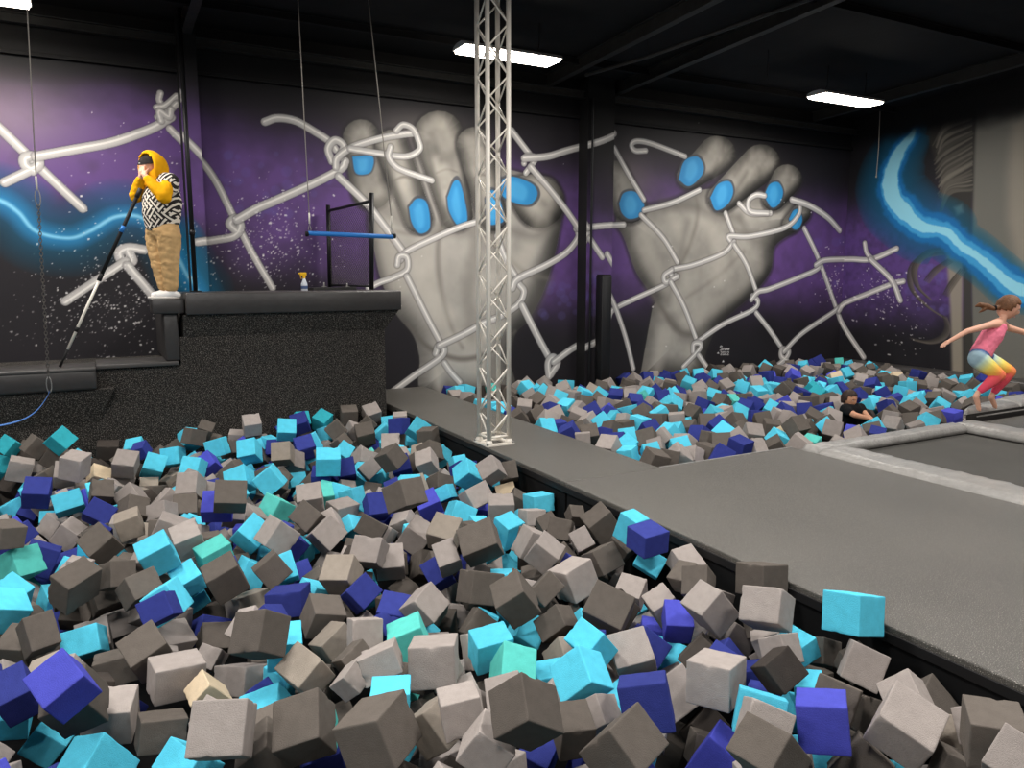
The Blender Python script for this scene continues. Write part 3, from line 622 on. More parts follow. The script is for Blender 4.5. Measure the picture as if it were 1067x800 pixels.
# ------------------------------------------------------------------ things hanging from the roof
tz = empty('hanging_trapeze', (2.25, 7.4, 1.9), 'blue padded trapeze bar hanging on two thin cables over the foam pit', 'trapeze')
tube('bar', [(-.42, 0, .012), (.42, 0, -.004)], .022, 'blue_foam', tz, 14)
for s, tx in ((-1, -.44), (1, .20)):
    tube('end_cap', [(s * .42, 0, .004), (s * .445, 0, .004)], .024, 'black', tz, 12)
    w = tube('cable', [(s * .405, 0, .19), (tx, 0, CZ(7.4) - 1.91)], .0045, 'cable', tz, 6)
    tube('hook', [(s * .405, 0, .0), (s * .405 + .012, 0, .05), (s * .405, 0, .1), (s * .405 - .012, 0, .05), (s * .405, 0, .02)], .004, 'steel', tz, 6)
    tube('crimp', [(s * .405, 0, .1), (s * .405, 0, .2)], .008, 'alu', tz, 8)

def chain(bm, a, b, link=.036):
    a, b = Vector(a), Vector(b); n = max(2, int((b - a).length / (link * .72)))
    t = (b - a).normalized(); s = t.cross(Vector((0, 1, 0))).normalized(); u = t.cross(s)
    for i in range(n):
        c = a.lerp(b, (i + .5) / n); w = s if i % 2 else u
        add_tube(bm, [c + t * (link / 2 * math.sin(q)) * (1.0) + w * (link * .28 * math.cos(q)) for q in [2 * math.pi * k / 10 for k in range(10)]], .0035, 5, False, True)
sw = empty('hanging_strap_swing', (-.36, 7.2, .55), 'blue strap swing hanging on a chain in front of the low ledge', 'swing')
for x0, xt in ((0, .10), (-.88, -.95)):
    tube('cable', [(x0 + .035, 0, 1.72), (xt, 0, CZ(7.2) - .56)], .0045, 'cable', sw, 6)
    tube('crimp', [(x0 + .035, 0, 1.64), (x0 + .035, 0, 1.74)], .008, 'alu', sw, 8)
    bm = bmesh.new(); chain(bm, (x0, 0, .16), (x0 + .035, 0, 1.52)); mesh_obj('chain', bm, M['chain'], sw)
    for z0, z1, xo in ((.03, .16, 0), (1.51, 1.64, .035)):
        tube('snap_hook', [(x0 + xo + .018 * math.sin(q), 0, (z0 + z1) / 2 - (z1 - z0) / 2 * math.cos(q)) for q in np.linspace(0, 6.2, 12)], .005, 'steel', sw, 6)
bm = bmesh.new(); prof = [tuple(p) for p in spline([(0, .04), (-.03, -.02), (-.1, -.11), (-.2, -.175), (-.36, -.21), (-.52, -.205), (-.68, -.175), (-.78, -.11), (-.85, -.02), (-.88, .04)], 6)]
prev = None
for x, z in prof:
    row = [bm.verts.new((x, y, z + dz_)) for y, dz_ in ((-.025, 0), (.025, 0), (.025, .007), (-.025, .007))]
    if prev:
        for k in range(4): bm.faces.new((prev[k], prev[(k + 1) % 4], row[(k + 1) % 4], row[k]))
    prev = row
mesh_obj('strap', bm, M['blue_strap'], sw, True)
hw = empty('hanging_cable', (12.06, 9.0, 3.18), 'short pale cable hanging in front of the wall corner by the lightning bolt', 'cable')
mesh_obj('cable', add_tube(bmesh.new(), [(0, 0, 0), (.01, 0, .5), (-.02, 0, CZ(9.0) - 3.19)], .008, 6), M['cable'], hw, True); tube('end_knot', [(0, 0, -.015), (0, 0, .02)], .012, 'cable', hw, 8)

# ------------------------------------------------------------------ high-bay lights
def light(x, y, z, label):
    o = empty('ceiling_light', (x, y, z), label, 'light', 'high-bay lights under the roof')
    bm = bmesh.new(); prof = [(-.17, .0), (-.15, .035), (-.06, .06), (.06, .06), (.15, .035), (.17, .0)]
    A = [bm.verts.new((-.62, p[0], p[1])) for p in prof]; B = [bm.verts.new((.62, p[0], p[1])) for p in prof]
    for i in range(5): bm.faces.new((A[i], A[i + 1], B[i + 1], B[i]))
    bm.faces.new(A[::-1]); bm.faces.new(B); bm.faces.new((A[0], B[0], B[5], A[5])); mesh_obj('housing', bm, M['housing'], o)
    mesh_obj('diffuser', add_box(bmesh.new(), (-.60, -.155, -.03), (.60, .155, -.002), .012), M['diffuser'], o)
    for s in (-.4, .4): tube('hanger', [(s - .05, 0, .055), (s, 0, .15), (s, 0, CZ(y) - z - .01)], .005, 'beam', o, 6)
LZ = 3.98
light(-.93, 8.6, LZ, 'lit strip light at the top left corner, leftmost of the three strip lights')
light(4.33, 8.05, LZ, 'lit strip light partly behind the truss tower')
light(9.62, 7.75, LZ, 'lit strip light hanging towards the lightning wall, rightmost of the three')
def lamp(x, y, z, e, sx=1.2, sy=.35):
    d = bpy.data.lights.new('lamp', 'AREA'); d.shape = 'RECTANGLE'; d.size = sx; d.size_y = sy; d.energy = e; d.color = (1, .968, .925)
    o = bpy.data.objects.new('lamp', d); COL.objects.link(o); o.location = (x, y, z)
E0 = 118
for y, k in ((8.0, .66), (4.2, 1.05), (.6, 1.1)):
    for x in (-4.6, -.62, 4.33 if y > 5 else 3.6, 9.6): lamp(x, y if y != 4.2 else y - .5, LZ - .05, E0 * k)
w = bpy.data.worlds.new('hall_ambient'); scene.world = w; w.use_nodes = True
w.node_tree.nodes['Background'].inputs[0].default_value = (.9, .92, 1, 1); w.node_tree.nodes['Background'].inputs[1].default_value = .10
scene.view_settings.view_transform = 'Standard'; scene.view_settings.look = 'None'; scene.view_settings.exposure = 0.0; scene.view_settings.gamma = 1.0
scene.view_settings.use_curve_mapping = False
# ------------------------------------------------------------------ people
def eval_mesh(o):
    dg = bpy.context.evaluated_depsgraph_get(); dg.update(); return bpy.data.meshes.new_from_object(o.evaluated_get(dg))
def skin_bm(chains, sub=2):
    # rounded limbs: tapered tubes with a ball at every joint, to be fused into one surface
    bm = bmesh.new()
    for ch in chains:
        for (p, r), (q, t) in zip(ch, ch[1:]):
            p, q = Vector(p), Vector(q); n = max(2, int((q - p).length / (.5 * max(r, t))) + 1)
            add_tube(bm, [p.lerp(q, i / n) for i in range(n + 1)], [r + (t - r) * i / n for i in range(n + 1)], 14)
        for p, r in ch:
            m = Matrix.Translation(Vector(p)) @ Matrix.Diagonal((r, r, r, 1)); bmesh.ops.create_icosphere(bm, subdivisions=2, radius=1, matrix=m)
    return bm
def join_bm(bms):
    out = bmesh.new()
    for b in bms:
        t = bpy.data.meshes.new('t'); b.to_mesh(t); out.from_mesh(t); bpy.data.meshes.remove(t); b.free()
    return out
def fuse(bms, voxel, sm=4, fac=.5):
    bm = join_bm(bms); me = bpy.data.meshes.new('tmp'); bm.to_mesh(me); bm.free(); o = bpy.data.objects.new('tmp', me); COL.objects.link(o)
    r = o.modifiers.new('r', 'REMESH'); r.mode = 'VOXEL'; r.voxel_size = voxel
    if sm: s = o.modifiers.new('s', 'SMOOTH'); s.iterations = sm; s.factor = fac
    res = eval_mesh(o); bpy.data.objects.remove(o); bm = bmesh.new(); bm.from_mesh(res); bpy.data.meshes.remove(res); return bm
def frame(fwd, up=(0, 0, 1)):
    f = Vector(fwd).normalized(); r = f.cross(Vector(up)).normalized(); u = r.cross(f); return Matrix((r, f, u)).transposed()
def head_bm(c, fr, h):
    # head h tall, face towards +f of the frame, with brow, nose, lips, chin and ears
    bm = bmesh.new(); bmesh.ops.create_icosphere(bm, subdivisions=5, radius=1)
    for v in bm.verts:
        x, y, z = v.co; X, Y, Z = x * .36, y * .43, z * .5
        if z < 0: X *= 1 - .34 * (-z) ** 1.5; Y *= 1 - .12 * (-z)
        if y > 0 and z < -.3: Y += .05 * (-z - .3)
        if y > .2:
            g = lambda a, b, s, t=None: math.exp(-((x - a) / s) ** 2 - ((z - b) / (t or s)) ** 2)
            Y += .085 * g(0, -.16, .13, .16) + .045 * g(0, .02, .09, .2) - .06 * (g(.36, .06, .17, .13) + g(-.36, .06, .17, .13)) + .03 * (g(.34, .24, .25, .09) + g(-.34, .24, .25, .09))
            Y += .032 * g(0, -.46, .2, .07) - .02 * g(0, -.54, .2, .03) + .028 * g(0, -.62, .2, .07) + .03 * g(0, -.85, .25, .12)
        if y < 0: Y *= 1.06
        v.co = Vector((X, Y, Z))
    for s in (-1, 1):
        r = bmesh.ops.create_uvsphere(bm, u_segments=12, v_segments=8, radius=1)
        for v in r['verts']: v.co = Vector((s * (.345 + v.co.x * .03), -.03 + v.co.y * .075 + v.co.z * -.02, -.03 + v.co.z * .13))
    for v in bm.verts: v.co = fr @ (v.co * h) + Vector(c)
    return bm
def blob(c, fr, s, seg=14):
    bm = bmesh.new(); bmesh.ops.create_uvsphere(bm, u_segments=seg, v_segments=seg // 2 + 2, radius=1)
    for v in bm.verts: v.co = fr @ Vector((v.co.x * s[0], v.co.y * s[1], v.co.z * s[2])) + Vector(c)
    return bm
def face_parts(root, c, fr, h, eye_rgb, brow, lip):
    O = Vector(root.location)
    for s in (-1, 1):
        p = Vector(c) + fr @ Vector((s * .13 * h, .375 * h, .03 * h)) - O
        e = mesh_obj('eye', blob(p, fr, (.042 * h, .02 * h, .024 * h)), M['eye_white'], root, True); mesh_obj('iris', blob(p + fr @ Vector((0, .012 * h, 0)), fr, (.019 * h, .012 * h, .02 * h)), M[eye_rgb], e, True)
        b = bmesh.new(); add_tube(b, [Vector(c) + fr @ Vector((s * q * h, (.405 - .10 * (q - .05)) * h, zz * h)) - O for q, zz in ((.06, .105), (.13, .125), (.2, .10))], [.008 * h, .013 * h, .005 * h], 6); mesh_obj('eyebrow', b, M[brow], root, True)
    b = bmesh.new(); add_tube(b, [Vector(c) + fr @ Vector((q * h, (.435 - abs(q) * .35) * h, -.27 * h)) - O for q in (-.09, -.045, 0, .045, .09)], [.006 * h, .017 * h, .015 * h, .017 * h, .006 * h], 8); mesh_obj('lips', b, M[lip], root, True)
def hand_chains(w, d, n, L, curl=.5, spread=.18, thumb=1):
    # palm and five fingers: w wrist, d direction of the fingers, n palm normal (fingers curl towards it), L hand length
    w, d, n = Vector(w), Vector(d).normalized(), Vector(n); n = (n - d * n.dot(d)).normalized(); s = d.cross(n)
    palm = w + d * L * .3; ch = [[(w, L * .15), (palm, L * .2)]]
    for i, (k, ln) in enumerate(((-.5, .44), (-.17, .52), (.17, .48), (.5, .37))):
        b = w + d * L * .5 + s * L * .3 * k * 1.5 * .9; a1 = curl * .8; dd = (d + s * spread * k).normalized(); pts = [(palm, L * .2), (b, L * .085)]; p = b
        for j in range(3):
            dd = (dd * math.cos(a1) + n * math.sin(a1)).normalized(); p = p + dd * L * ln * (.44, .32, .24)[j]; pts.append((p, L * (.065, .058, .048)[j])); a1 = curl
        ch.append(pts)
    t0 = w + d * L * .14 - s * thumb * L * .15; t1 = t0 + (d * .6 - s * thumb * .7 + n * .35) * L * .26; t2 = t1 + (d * .8 - s * thumb * .3 + n * .4) * L * .2
    ch.append([(palm, L * .2), (t0, L * .1), (t1, L * .075), (t2, L * .06)])
    return ch
def place(bm, root):
    for v in bm.verts: v.co -= Vector(root.location)
    return bm
def part(name, bm, mat, root, sub=None): return mesh_obj(name, place(bm, root), M[mat] if isinstance(mat, str) else mat, sub or root, True)

M['skin'] = material('fair_skin', (226, 172, 146), .55, 0, .4); M['skin2'] = material('light_tan_skin', (206, 150, 118), .55, 0, .4)
M['eye_white'] = material('eye_white', (232, 228, 224), .3); M['iris'] = material('dark_iris', (46, 34, 28), .3); M['lip'] = material('lip', (196, 110, 104), .45)
M['brow'] = material('brown_brow', (84, 58, 42), .8); M['hair_brown'] = material('brown_hair', (112, 74, 46), .6, 0, .4, .6, 120, .25, 60); M['hair_dark'] = material('dark_brown_hair', (52, 34, 26), .6, 0, .4, .5, 120, .25, 60)
M['hoodie'] = material('mustard_hoodie', (240, 172, 18), .9, 0, .15, .35, 34, .08, 14); M['beanie'] = material('charcoal_knit', (52, 48, 48), .95, 0, .1, .6, 160)
M['khaki'] = material('khaki_cotton', (196, 160, 112), .9, 0, .15, .5, 22, .1, 16); M['shoe'] = material('white_trainer', (238, 234, 230), .5); M['sole'] = material('white_sole', (222, 216, 208), .6)
M['pink'] = material('pink_top', (240, 128, 152), .85, 0, .2, .35, 30, .06, 20); M['tee'] = material('black_tee', (26, 25, 27), .9, 0, .15, .3, 30); M['logo'] = material('pale_print', (200, 198, 196), .6)

# maze-patterned fleece: random diagonal walls on a grid
def maze_material():
    m = bpy.data.materials.new('black_and_white_maze_fleece'); m.use_nodes = True; nt = m.node_tree; N, L = nt.nodes.new, nt.links.new; b = nt.nodes['Principled BSDF']; b.inputs['Roughness'].default_value = .95
    def mt(op, a, c=None, clamp=False):
        n = N('ShaderNodeMath'); n.operation = op
        for i, q in enumerate((a, c)):
            if q is None: continue
            if isinstance(q, (int, float)): n.inputs[i].default_value = q
            else: L(q, n.inputs[i])
        return n.outputs[0]
    tc = N('ShaderNodeTexCoord'); sx = N('ShaderNodeSeparateXYZ'); L(tc.outputs['Object'], sx.inputs[0])
    hx = mt('SUBTRACT', sx.outputs[0], mt('MULTIPLY', sx.outputs[1], .8)); S = 22.0
    u = mt('MULTIPLY', mt('ADD', hx, sx.outputs[2]), S * .72); v = mt('MULTIPLY', mt('SUBTRACT', sx.outputs[2], hx), S * .72)
    cx, cy = mt('FLOOR', u), mt('FLOOR', v); cb = N('ShaderNodeCombineXYZ'); L(cx, cb.inputs[0]); L(cy, cb.inputs[1]); wn = N('ShaderNodeTexWhiteNoise'); wn.noise_dimensions = '3D'; L(cb.outputs[0], wn.inputs['Vector'])
    fu, fv = mt('FRACT', u), mt('FRACT', v); sel = mt('GREATER_THAN', wn.outputs['Value'], .5)
    a = mt('LESS_THAN', mt('ABSOLUTE', mt('SUBTRACT', fu, .5)), .2); c = mt('LESS_THAN', mt('ABSOLUTE', mt('SUBTRACT', fv, .5)), .2)
    half1 = mt('MULTIPLY', c, mt('GREATER_THAN', fu, .3)); half2 = mt('MULTIPLY', a, mt('GREATER_THAN', fv, .3))
    f1 = mt('MAXIMUM', a, mt('MULTIPLY', half1, mt('GREATER_THAN', wn.outputs['Value'], .72))); f2 = mt('MAXIMUM', c, mt('MULTIPLY', half2, mt('LESS_THAN', wn.outputs['Value'], .25)))
    fac = mt('ADD', mt('MULTIPLY', f1, sel), mt('MULTIPLY', f2, mt('SUBTRACT', 1.0, sel)))
    mx = N('ShaderNodeMix'); mx.data_type = 'RGBA'; L(fac, mx.inputs[0]); mx.inputs[6].default_value = list(lin((34, 28, 27))) + [1]; mx.inputs[7].default_value = list(lin((232, 222, 208))) + [1]; L(mx.outputs[2], b.inputs['Base Color'])
    return m
M['maze'] = maze_material()

# --- person on the platform in the yellow hoodie, hands at the mouth
MY = 8.46
def J(x, y, d=0.): return Vector(on_y(x, y, MY + d))
man = empty('person', (float(J(172, 308).x), MY, 1.287), 'person in yellow hoodie and black and white patterned vest standing on the platform', 'person')
hc = J(156, 176, 0); hf = frame((-.86, -.5, -.14)); HH = .235
fs = [(J(176, 187, -.155), J(171, 205, -.24), J(151, 183, -.16)), (J(160, 188, .15), J(142, 204, .06), J(147, 184, -.06))]
bodych = [[(J(170, 241), .105), (J(171, 225), .11), (J(170, 203), .115), (J(167, 190), .075), (J(162, 183), .05), (J(158, 180), .05)]]
for (s, e, w_), in zip(fs): bodych.append([(J(167, 190), .075), (s, .052), (e, .04), (w_, .028)])
legs = [((J(176, 246, -.085), .078), (J(177, 272, -.10), .056), (J(178, 298, -.09), .038)), ((J(164, 246, .085), .078), (J(166, 272, .07), .056), (J(172, 298, .06), .038))]
for L_ in legs: bodych.append([(J(170, 241), .105)] + list(L_))
bms = [skin_bm(bodych), head_bm(hc, hf, HH)]
for w_, t in ((fs[0][2], 1), (fs[1][2], -1)): bms.append(skin_bm(hand_chains(w_, (hc + hf @ Vector((0, .1, -.055))) - w_ + Vector((0, -.02, .045)), Vector((.5, .75, .1)) if t > 0 else Vector((.6, .3, .2)), .135, .42, .2, t)))
part('body', fuse(bms, .005, 3), 'skin', man); face_parts(man, hc, hf, HH, 'iris', 'brow', 'lip')
tr_ = [[(J(169.5, 235), .150)] + [(p, r) for p, r in zip([l[0] for l in L_], (.118, .088, .070))] + [(L_[2][0] + Vector((0, 0, .062)), .074)] for L_ in legs]
def crumple(bm, amp, freq, seed=0, zs=1.4):
    bm.normal_update()
    for v in bm.verts: v.co += v.normal * amp * (mnoise.noise((v.co.x * freq + seed, v.co.y * freq, v.co.z * freq * zs)) + .5 * mnoise.noise((v.co.x * freq * 2.3, v.co.y * freq * 2.3 + seed, v.co.z * freq * 2.3 * zs)))
    return bm
part('trousers', crumple(fuse([skin_bm(tr_)], .009, 8), .007, 13, 3, 1.6), 'khaki', man)
vest = skin_bm([[(J(168.5, 229), .172), (J(168.5, 222), .182), (J(169, 209), .184), (J(170.5, 196), .15), (J(169, 188), .10)], [(J(170, 193), .12), (J(176, 190, -.12), .10), (J(175.5, 197, -.17), .082)], [(J(170, 193), .12), (J(164, 190, .12), .09)]])
part('vest', crumple(fuse([vest], .010, 6), .007, 7, 5), 'maze', man)
slv = [[(s.lerp(e, .4), .064), (s.lerp(e, .7), .068), (e, .068), (e.lerp(w_, .5), .058), (e.lerp(w_, .84), .044)] for s, e, w_ in fs]
part('hoodie_sleeves', crumple(fuse([skin_bm(slv)], .008, 5), .006, 16, 7), 'hoodie', man)
# hood: a shell round the head, open at the face
bm = bmesh.new(); bmesh.ops.create_uvsphere(bm, u_segments=36, v_segments=24, radius=1)
dele = []
for v in bm.verts:
    x, y, z = v.co
    if y > .36 and z > -.80: dele.append(v)
    k = 1.0 if z > -.35 else 1 + .35 * (-.35 - z)
    v.co = hf @ (Vector((x * .60 * k, y * .62 - .06 - .13 * max(0, -y) * (1 - .5 * abs(z)), z * .70 - .0 + .05 * max(0, z) * (y < .2))) * HH) + hc
bmesh.ops.delete(bm, geom=dele, context='VERTS')
bm.normal_update(); bmesh.ops.solidify(bm, geom=bm.faces[:], thickness=.014); part('hood', crumple(bm, .006, 12, 2), 'hoodie', man)
part('hood_neck', fuse([skin_bm([[(J(167, 190), .118), (J(163.5, 185), .112), (J(161, 182), .10)]])], .01, 4), 'hoodie', man)
bm = bmesh.new(); bmesh.ops.create_uvsphere(bm, u_segments=28, v_segments=18, radius=1); dele = []
for v in bm.verts:
    x, y, z = v.co
    if z < .28: dele.append(v)
    v.co = hf @ (Vector((x * .41, y * .475, z * .56)) * HH) + hc
bmesh.ops.delete(bm, geom=dele, context='VERTS'); bn = part('beanie', bm, 'beanie', man)
b = bmesh.new(); add_tube(b, [hc + hf @ (Vector((q, .425 - q * q * .8, .235 - .5 * q * (.1 - q))) * HH) for q in (-.07, -.03, 0, .05)], [.001, .004, .005, .0015], 6); part('cap_mark', b, 'logo', man, bn)
def shoe(ank, toe, root, w=.042, mat='shoe'):
    a, t = Vector(ank), Vector(toe); d = (t - a); d.z = 0; d.normalize(); z0 = t.z
    hl = a - d * .055; hl.z = z0
    up = fuse([skin_bm([[(a + Vector((0, 0, .0)), .046), (Vector((a.x, a.y, z0 + .05)), .047), (Vector((a.x, a.y, z0 + .035)) + d * .06, .044), (Vector((t.x, t.y, z0 + .03)) - d * .035, .036)], [(Vector((a.x, a.y, z0 + .05)), .047), (Vector((hl.x, hl.y, z0 + .035)), .035)]])], .007, 3)
    for v in up.verts: v.co.z = max(v.co.z, z0 + .004)
    s = part('shoe', up, mat, root)
    bm = bmesh.new(); n = Vector((-d.y, d.x, 0)); ring = []
    for q in range(20):
        th = 2 * math.pi * q / 20; L = (t - hl).length / 2 + .03; cx = (hl + t) / 2; p = cx + d * L * math.cos(th) + n * (w + .006 * math.cos(th)) * math.sin(th); ring.append((p.x, p.y))
    A = [bm.verts.new((x, y, z0)) for x, y in ring]; B = [bm.verts.new((x, y, z0 + .022)) for x, y in ring]
    for q in range(20): bm.faces.new((A[q], A[(q + 1) % 20], B[(q + 1) % 20], B[q]))
    bm.faces.new(A[::-1]); bm.faces.new(B); part('sole', bm, 'sole', root, s)
for L_, tx, dd in ((legs[0], 160, -.11), (legs[1], 157, .02)):
    t = J(tx, 308, dd); t.z = 1.287; a = Vector(L_[2][0]); a.z = 1.287 + .075; shoe(a, t, man)
# the pole leaning from the person's arm down to the low ledge
A_, B_ = Vector(on_y(145, 200, 8.24)), Vector(on_y(62, 378, 8.33)); B_.z = .668
ep = empty('extension_pole', tuple(B_), 'black and silver extension pole leaning from the person to the low ledge', 'pole')
def seg(name, t0, t1, r, mat): return tube(name, [(A_ - B_) * t0, (A_ - B_) * t1], r, mat, ep, 12)
seg('tip', 0, .1, .012, 'black'); seg('lower_tube', .1, .5, .013, 'alu'); seg('clamp', .49, .53, .02, 'black'); seg('upper_tube', .5, 1.0, .017, 'black'); seg('ring', .77, .805, .02, 'blue_foam'); seg('joint', .2, .225, .017, 'black'); seg('grip_end', .97, 1.02, .021, 'beam')

# --- girl jumping off the landing box
GD = 7.98
def K(x, y, d=0.): return Vector(CAM + ray(x, y) * (GD + d))
girl = empty('person', (float(K(1022, 426).x), float(K(1022, 426).y), .14), 'girl in pink top and rainbow leggings jumping with arms out by the landing box', 'person')
fd = Vector(RT) ; gd = Vector(FH)
hc = K(1050.5, 320, 0); hf = frame(fd * .93 - gd * .28 + Vector((0, 0, -.42))); HH = .245
arms = [(K(1033, 338, -.12), K(1008, 345, -.2), K(990, 355, -.22)), (K(1049, 341, .12), K(1070, 347, .2), K(1092, 350, .24))]
lg_ = [(K(1019, 374, -.07), K(1041, 391, -.12), K(1019, 409, -.06)), (K(1026, 374, .07), K(1052, 387, .04), K(1034, 411, .10))]
ch = [[(K(1022, 371), .088), (K(1027, 360), .08), (K(1036, 346), .088), (K(1041.5, 337), .062), (K(1045, 332), .034), (K(1047, 327), .036)]]
for s, e, w_ in arms: ch.append([(K(1041.5, 337), .062), (s, .037), (e, .028), (w_, .021)])
feet = [(K(1017, 413, -.06), K(1020, 426, -.02)), (K(1033, 414, .10), K(1037, 423.5, .14))]
for (h_, k_, a_), (b_, t_) in zip(lg_, feet): ch.append([(K(1022, 371), .088), (h_, .074), (h_.lerp(k_, .5), .068), (k_, .049), (k_.lerp(a_, .35), .046), (a_, .026), (b_, .03), (t_, .022)])
bms = [skin_bm(ch), head_bm(hc, hf, HH)]
for (s, e, w_), t in zip(arms, (1, -1)): bms.append(skin_bm(hand_chains(w_, w_ - e, Vector((0, 0, -1)) if t > 0 else Vector((0, 0, -1)), .115, .25, .25, t)))
for (b_, t_) in feet:
    d_ = (t_ - b_).normalized()
    for q in range(5): bms.append(skin_bm([[(t_ - d_ * .02 + fd.cross(d_) * (.008 * (q - 2)), .009), (t_ + d_ * (.016 - .002 * q) + fd.cross(d_) * (.009 * (q - 2)), .007)]]))
part('body', fuse(bms, .005, 3), 'skin', girl); face_parts(girl, hc, hf, HH, 'iris', 'brow', 'lip')
part('tank_top', crumple(fuse([skin_bm([[(K(1022.5, 367.5), .108), (K(1027, 360), .104), (K(1034.5, 348), .108), (K(1039.5, 342), .088)]])], .009, 5), .005, 18, 3), 'pink', girl)
for a, b in ((K(1039, 340, -.07), K(1043, 333.5, -.055)), (K(1042, 340, .06), K(1046, 334, .05))):
    bm = bmesh.new(); add_tube(bm, [a, a.lerp(b, .5) + Vector((0, 0, .012)), b], .010, 8); part('strap', bm, 'pink', girl)
lm = fuse([skin_bm([[(K(1023.5, 366.5), .100), (K(1021, 371), .106), (h_, .096), (h_.lerp(k_, .5), .083), (k_, .063), (k_.lerp(a_, .35), .058), (k_.lerp(a_, .86), .038)] for h_, k_, a_ in lg_])], .008, 4)
ramp_t = [0, .14, .26, .40, .52, .66, 1]; ramp_c = np.array([(52, 66, 112), (70, 92, 138), (186, 214, 206), (244, 224, 110), (246, 176, 76), (236, 92, 96), (226, 74, 108)], float)
lmo = part('leggings', lm, attr_material('rainbow_leggings', .8, .2), girl); cols = np.ones((len(lmo.data.vertices), 4), np.float32)
for i, v in enumerate(lmo.data.vertices):
    p = v.co + Vector(girl.location); best = (9, 0)
    for h_, k_, a_ in lg_:
        P = [K(1024, 366), h_, k_, a_]; acc = 0; tot = sum((P[j + 1] - P[j]).length for j in range(3))
        for j in range(3):
            e = P[j + 1] - P[j]; t = max(0, min(1, (p - P[j]).dot(e) / e.length_squared)); d_ = (p - P[j] - e * t).length
            if d_ < best[0]: best = (d_, (acc + t * e.length) / tot)
            acc += e.length
    cols[i, :3] = lin([np.interp(best[1], ramp_t, ramp_c[:, q]) for q in range(3)])
a = lmo.data.color_attributes.new('paint', 'FLOAT_COLOR', 'POINT'); a.data.foreach_set('color', cols.ravel())
def hair_cap(root, hc, hf, HH, mat, low=-.2, front=.30):
    bm = bmesh.new(); bmesh.ops.create_uvsphere(bm, u_segments=36, v_segments=26, radius=1); dele = []
    for v in bm.verts:
        x, y, z = v.co
        if y > front - .25 * max(0, -z) and z < .52 - .1 * abs(x): dele.append(v)
        elif z < low - .25 * max(0, -y): dele.append(v)
        k = 1 + .02 * math.sin(x * 40 + z * 9); v.co = hf @ (Vector((x * .40 * k, (y * .48 if y > 0 else y * .50) * k, z * .55)) * HH) + hc
    bmesh.ops.delete(bm, geom=dele, context='VERTS'); bm.normal_update(); bmesh.ops.solidify(bm, geom=bm.faces[:], thickness=.012); return part('hair', bm, mat, root)
hr = hair_cap(girl, hc, hf, HH, 'hair_brown', -.35, .34)
bm = fuse([skin_bm([[(K(1041, 320, -.02), .026), (K(1035, 321.5, -.03), .022), (K(1028, 319, -.04), .032), (K(1021, 317.5, -.05), .026), (K(1016.5, 319, -.05), .010)], [(K(1028, 319, -.04), .032), (K(1024, 323, -.05), .018), (K(1020, 325.5, -.04), .006)]])], .006, 2)
part('ponytail', bm, 'hair_brown', girl, hr); bm = bmesh.new(); add_tube(bm, [K(1038, 320.6, -.02), K(1035.5, 321.2, -.03)], .026, 12); part('hair_tie', bm, 'tee', girl, hr)

# --- child sunk to the chest in the far pit
GD = 9.0
kid = empty('person', (float(K(884, 436).x), float(K(884, 436).y), -.3), 'dark-haired child in black T-shirt sunk chest-deep among the far foam cubes', 'person')
hc = K(885, 415.5); hf = frame(fd * .42 - gd * .9 + Vector((0, 0, -.2))); HH = .21
ka = [(K(880.5, 426, -.10), K(891, 432.5, -.22), K(904, 435.5, -.26)), (K(896, 425, .05), K(902, 432, -.08), K(908, 436.5, -.16))]
ch = [[(K(887, 455, .12), .10), (K(887.5, 440, .06), .105), (K(888, 428, 0), .10), (K(887.5, 423.5, 0), .05), (K(886.5, 420, 0), .04)]]
for s, e, w_ in ka: ch.append([(K(888, 428, 0), .10), (s, .045), (e, .034), (w_, .024)])
bms = [skin_bm(ch), head_bm(hc, hf, HH)]
for (s, e, w_), t in zip(ka, (1, -1)): bms.append(skin_bm(hand_chains(w_, w_ - e, Vector((0, 0, -1)), .12, .35, .2, t)))
part('body', fuse(bms, .005, 3), 'skin2', kid); face_parts(kid, hc, hf, HH, 'iris', 'brow', 'lip')
tee = [[(K(887, 453, .12), .115), (K(887.5, 440, .06), .12), (K(888, 429, 0), .117), (K(887.6, 424.8, 0), .066)]] + [[(K(888, 429, 0), .112), (s, .062), (s.lerp(e, .5), .052)] for s, e, w_ in ka]
part('t_shirt', crumple(fuse([skin_bm(tee)], .009, 4), .005, 16), 'tee', kid); hair_cap(kid, hc, hf, HH, 'hair_dark', -.45, .36)
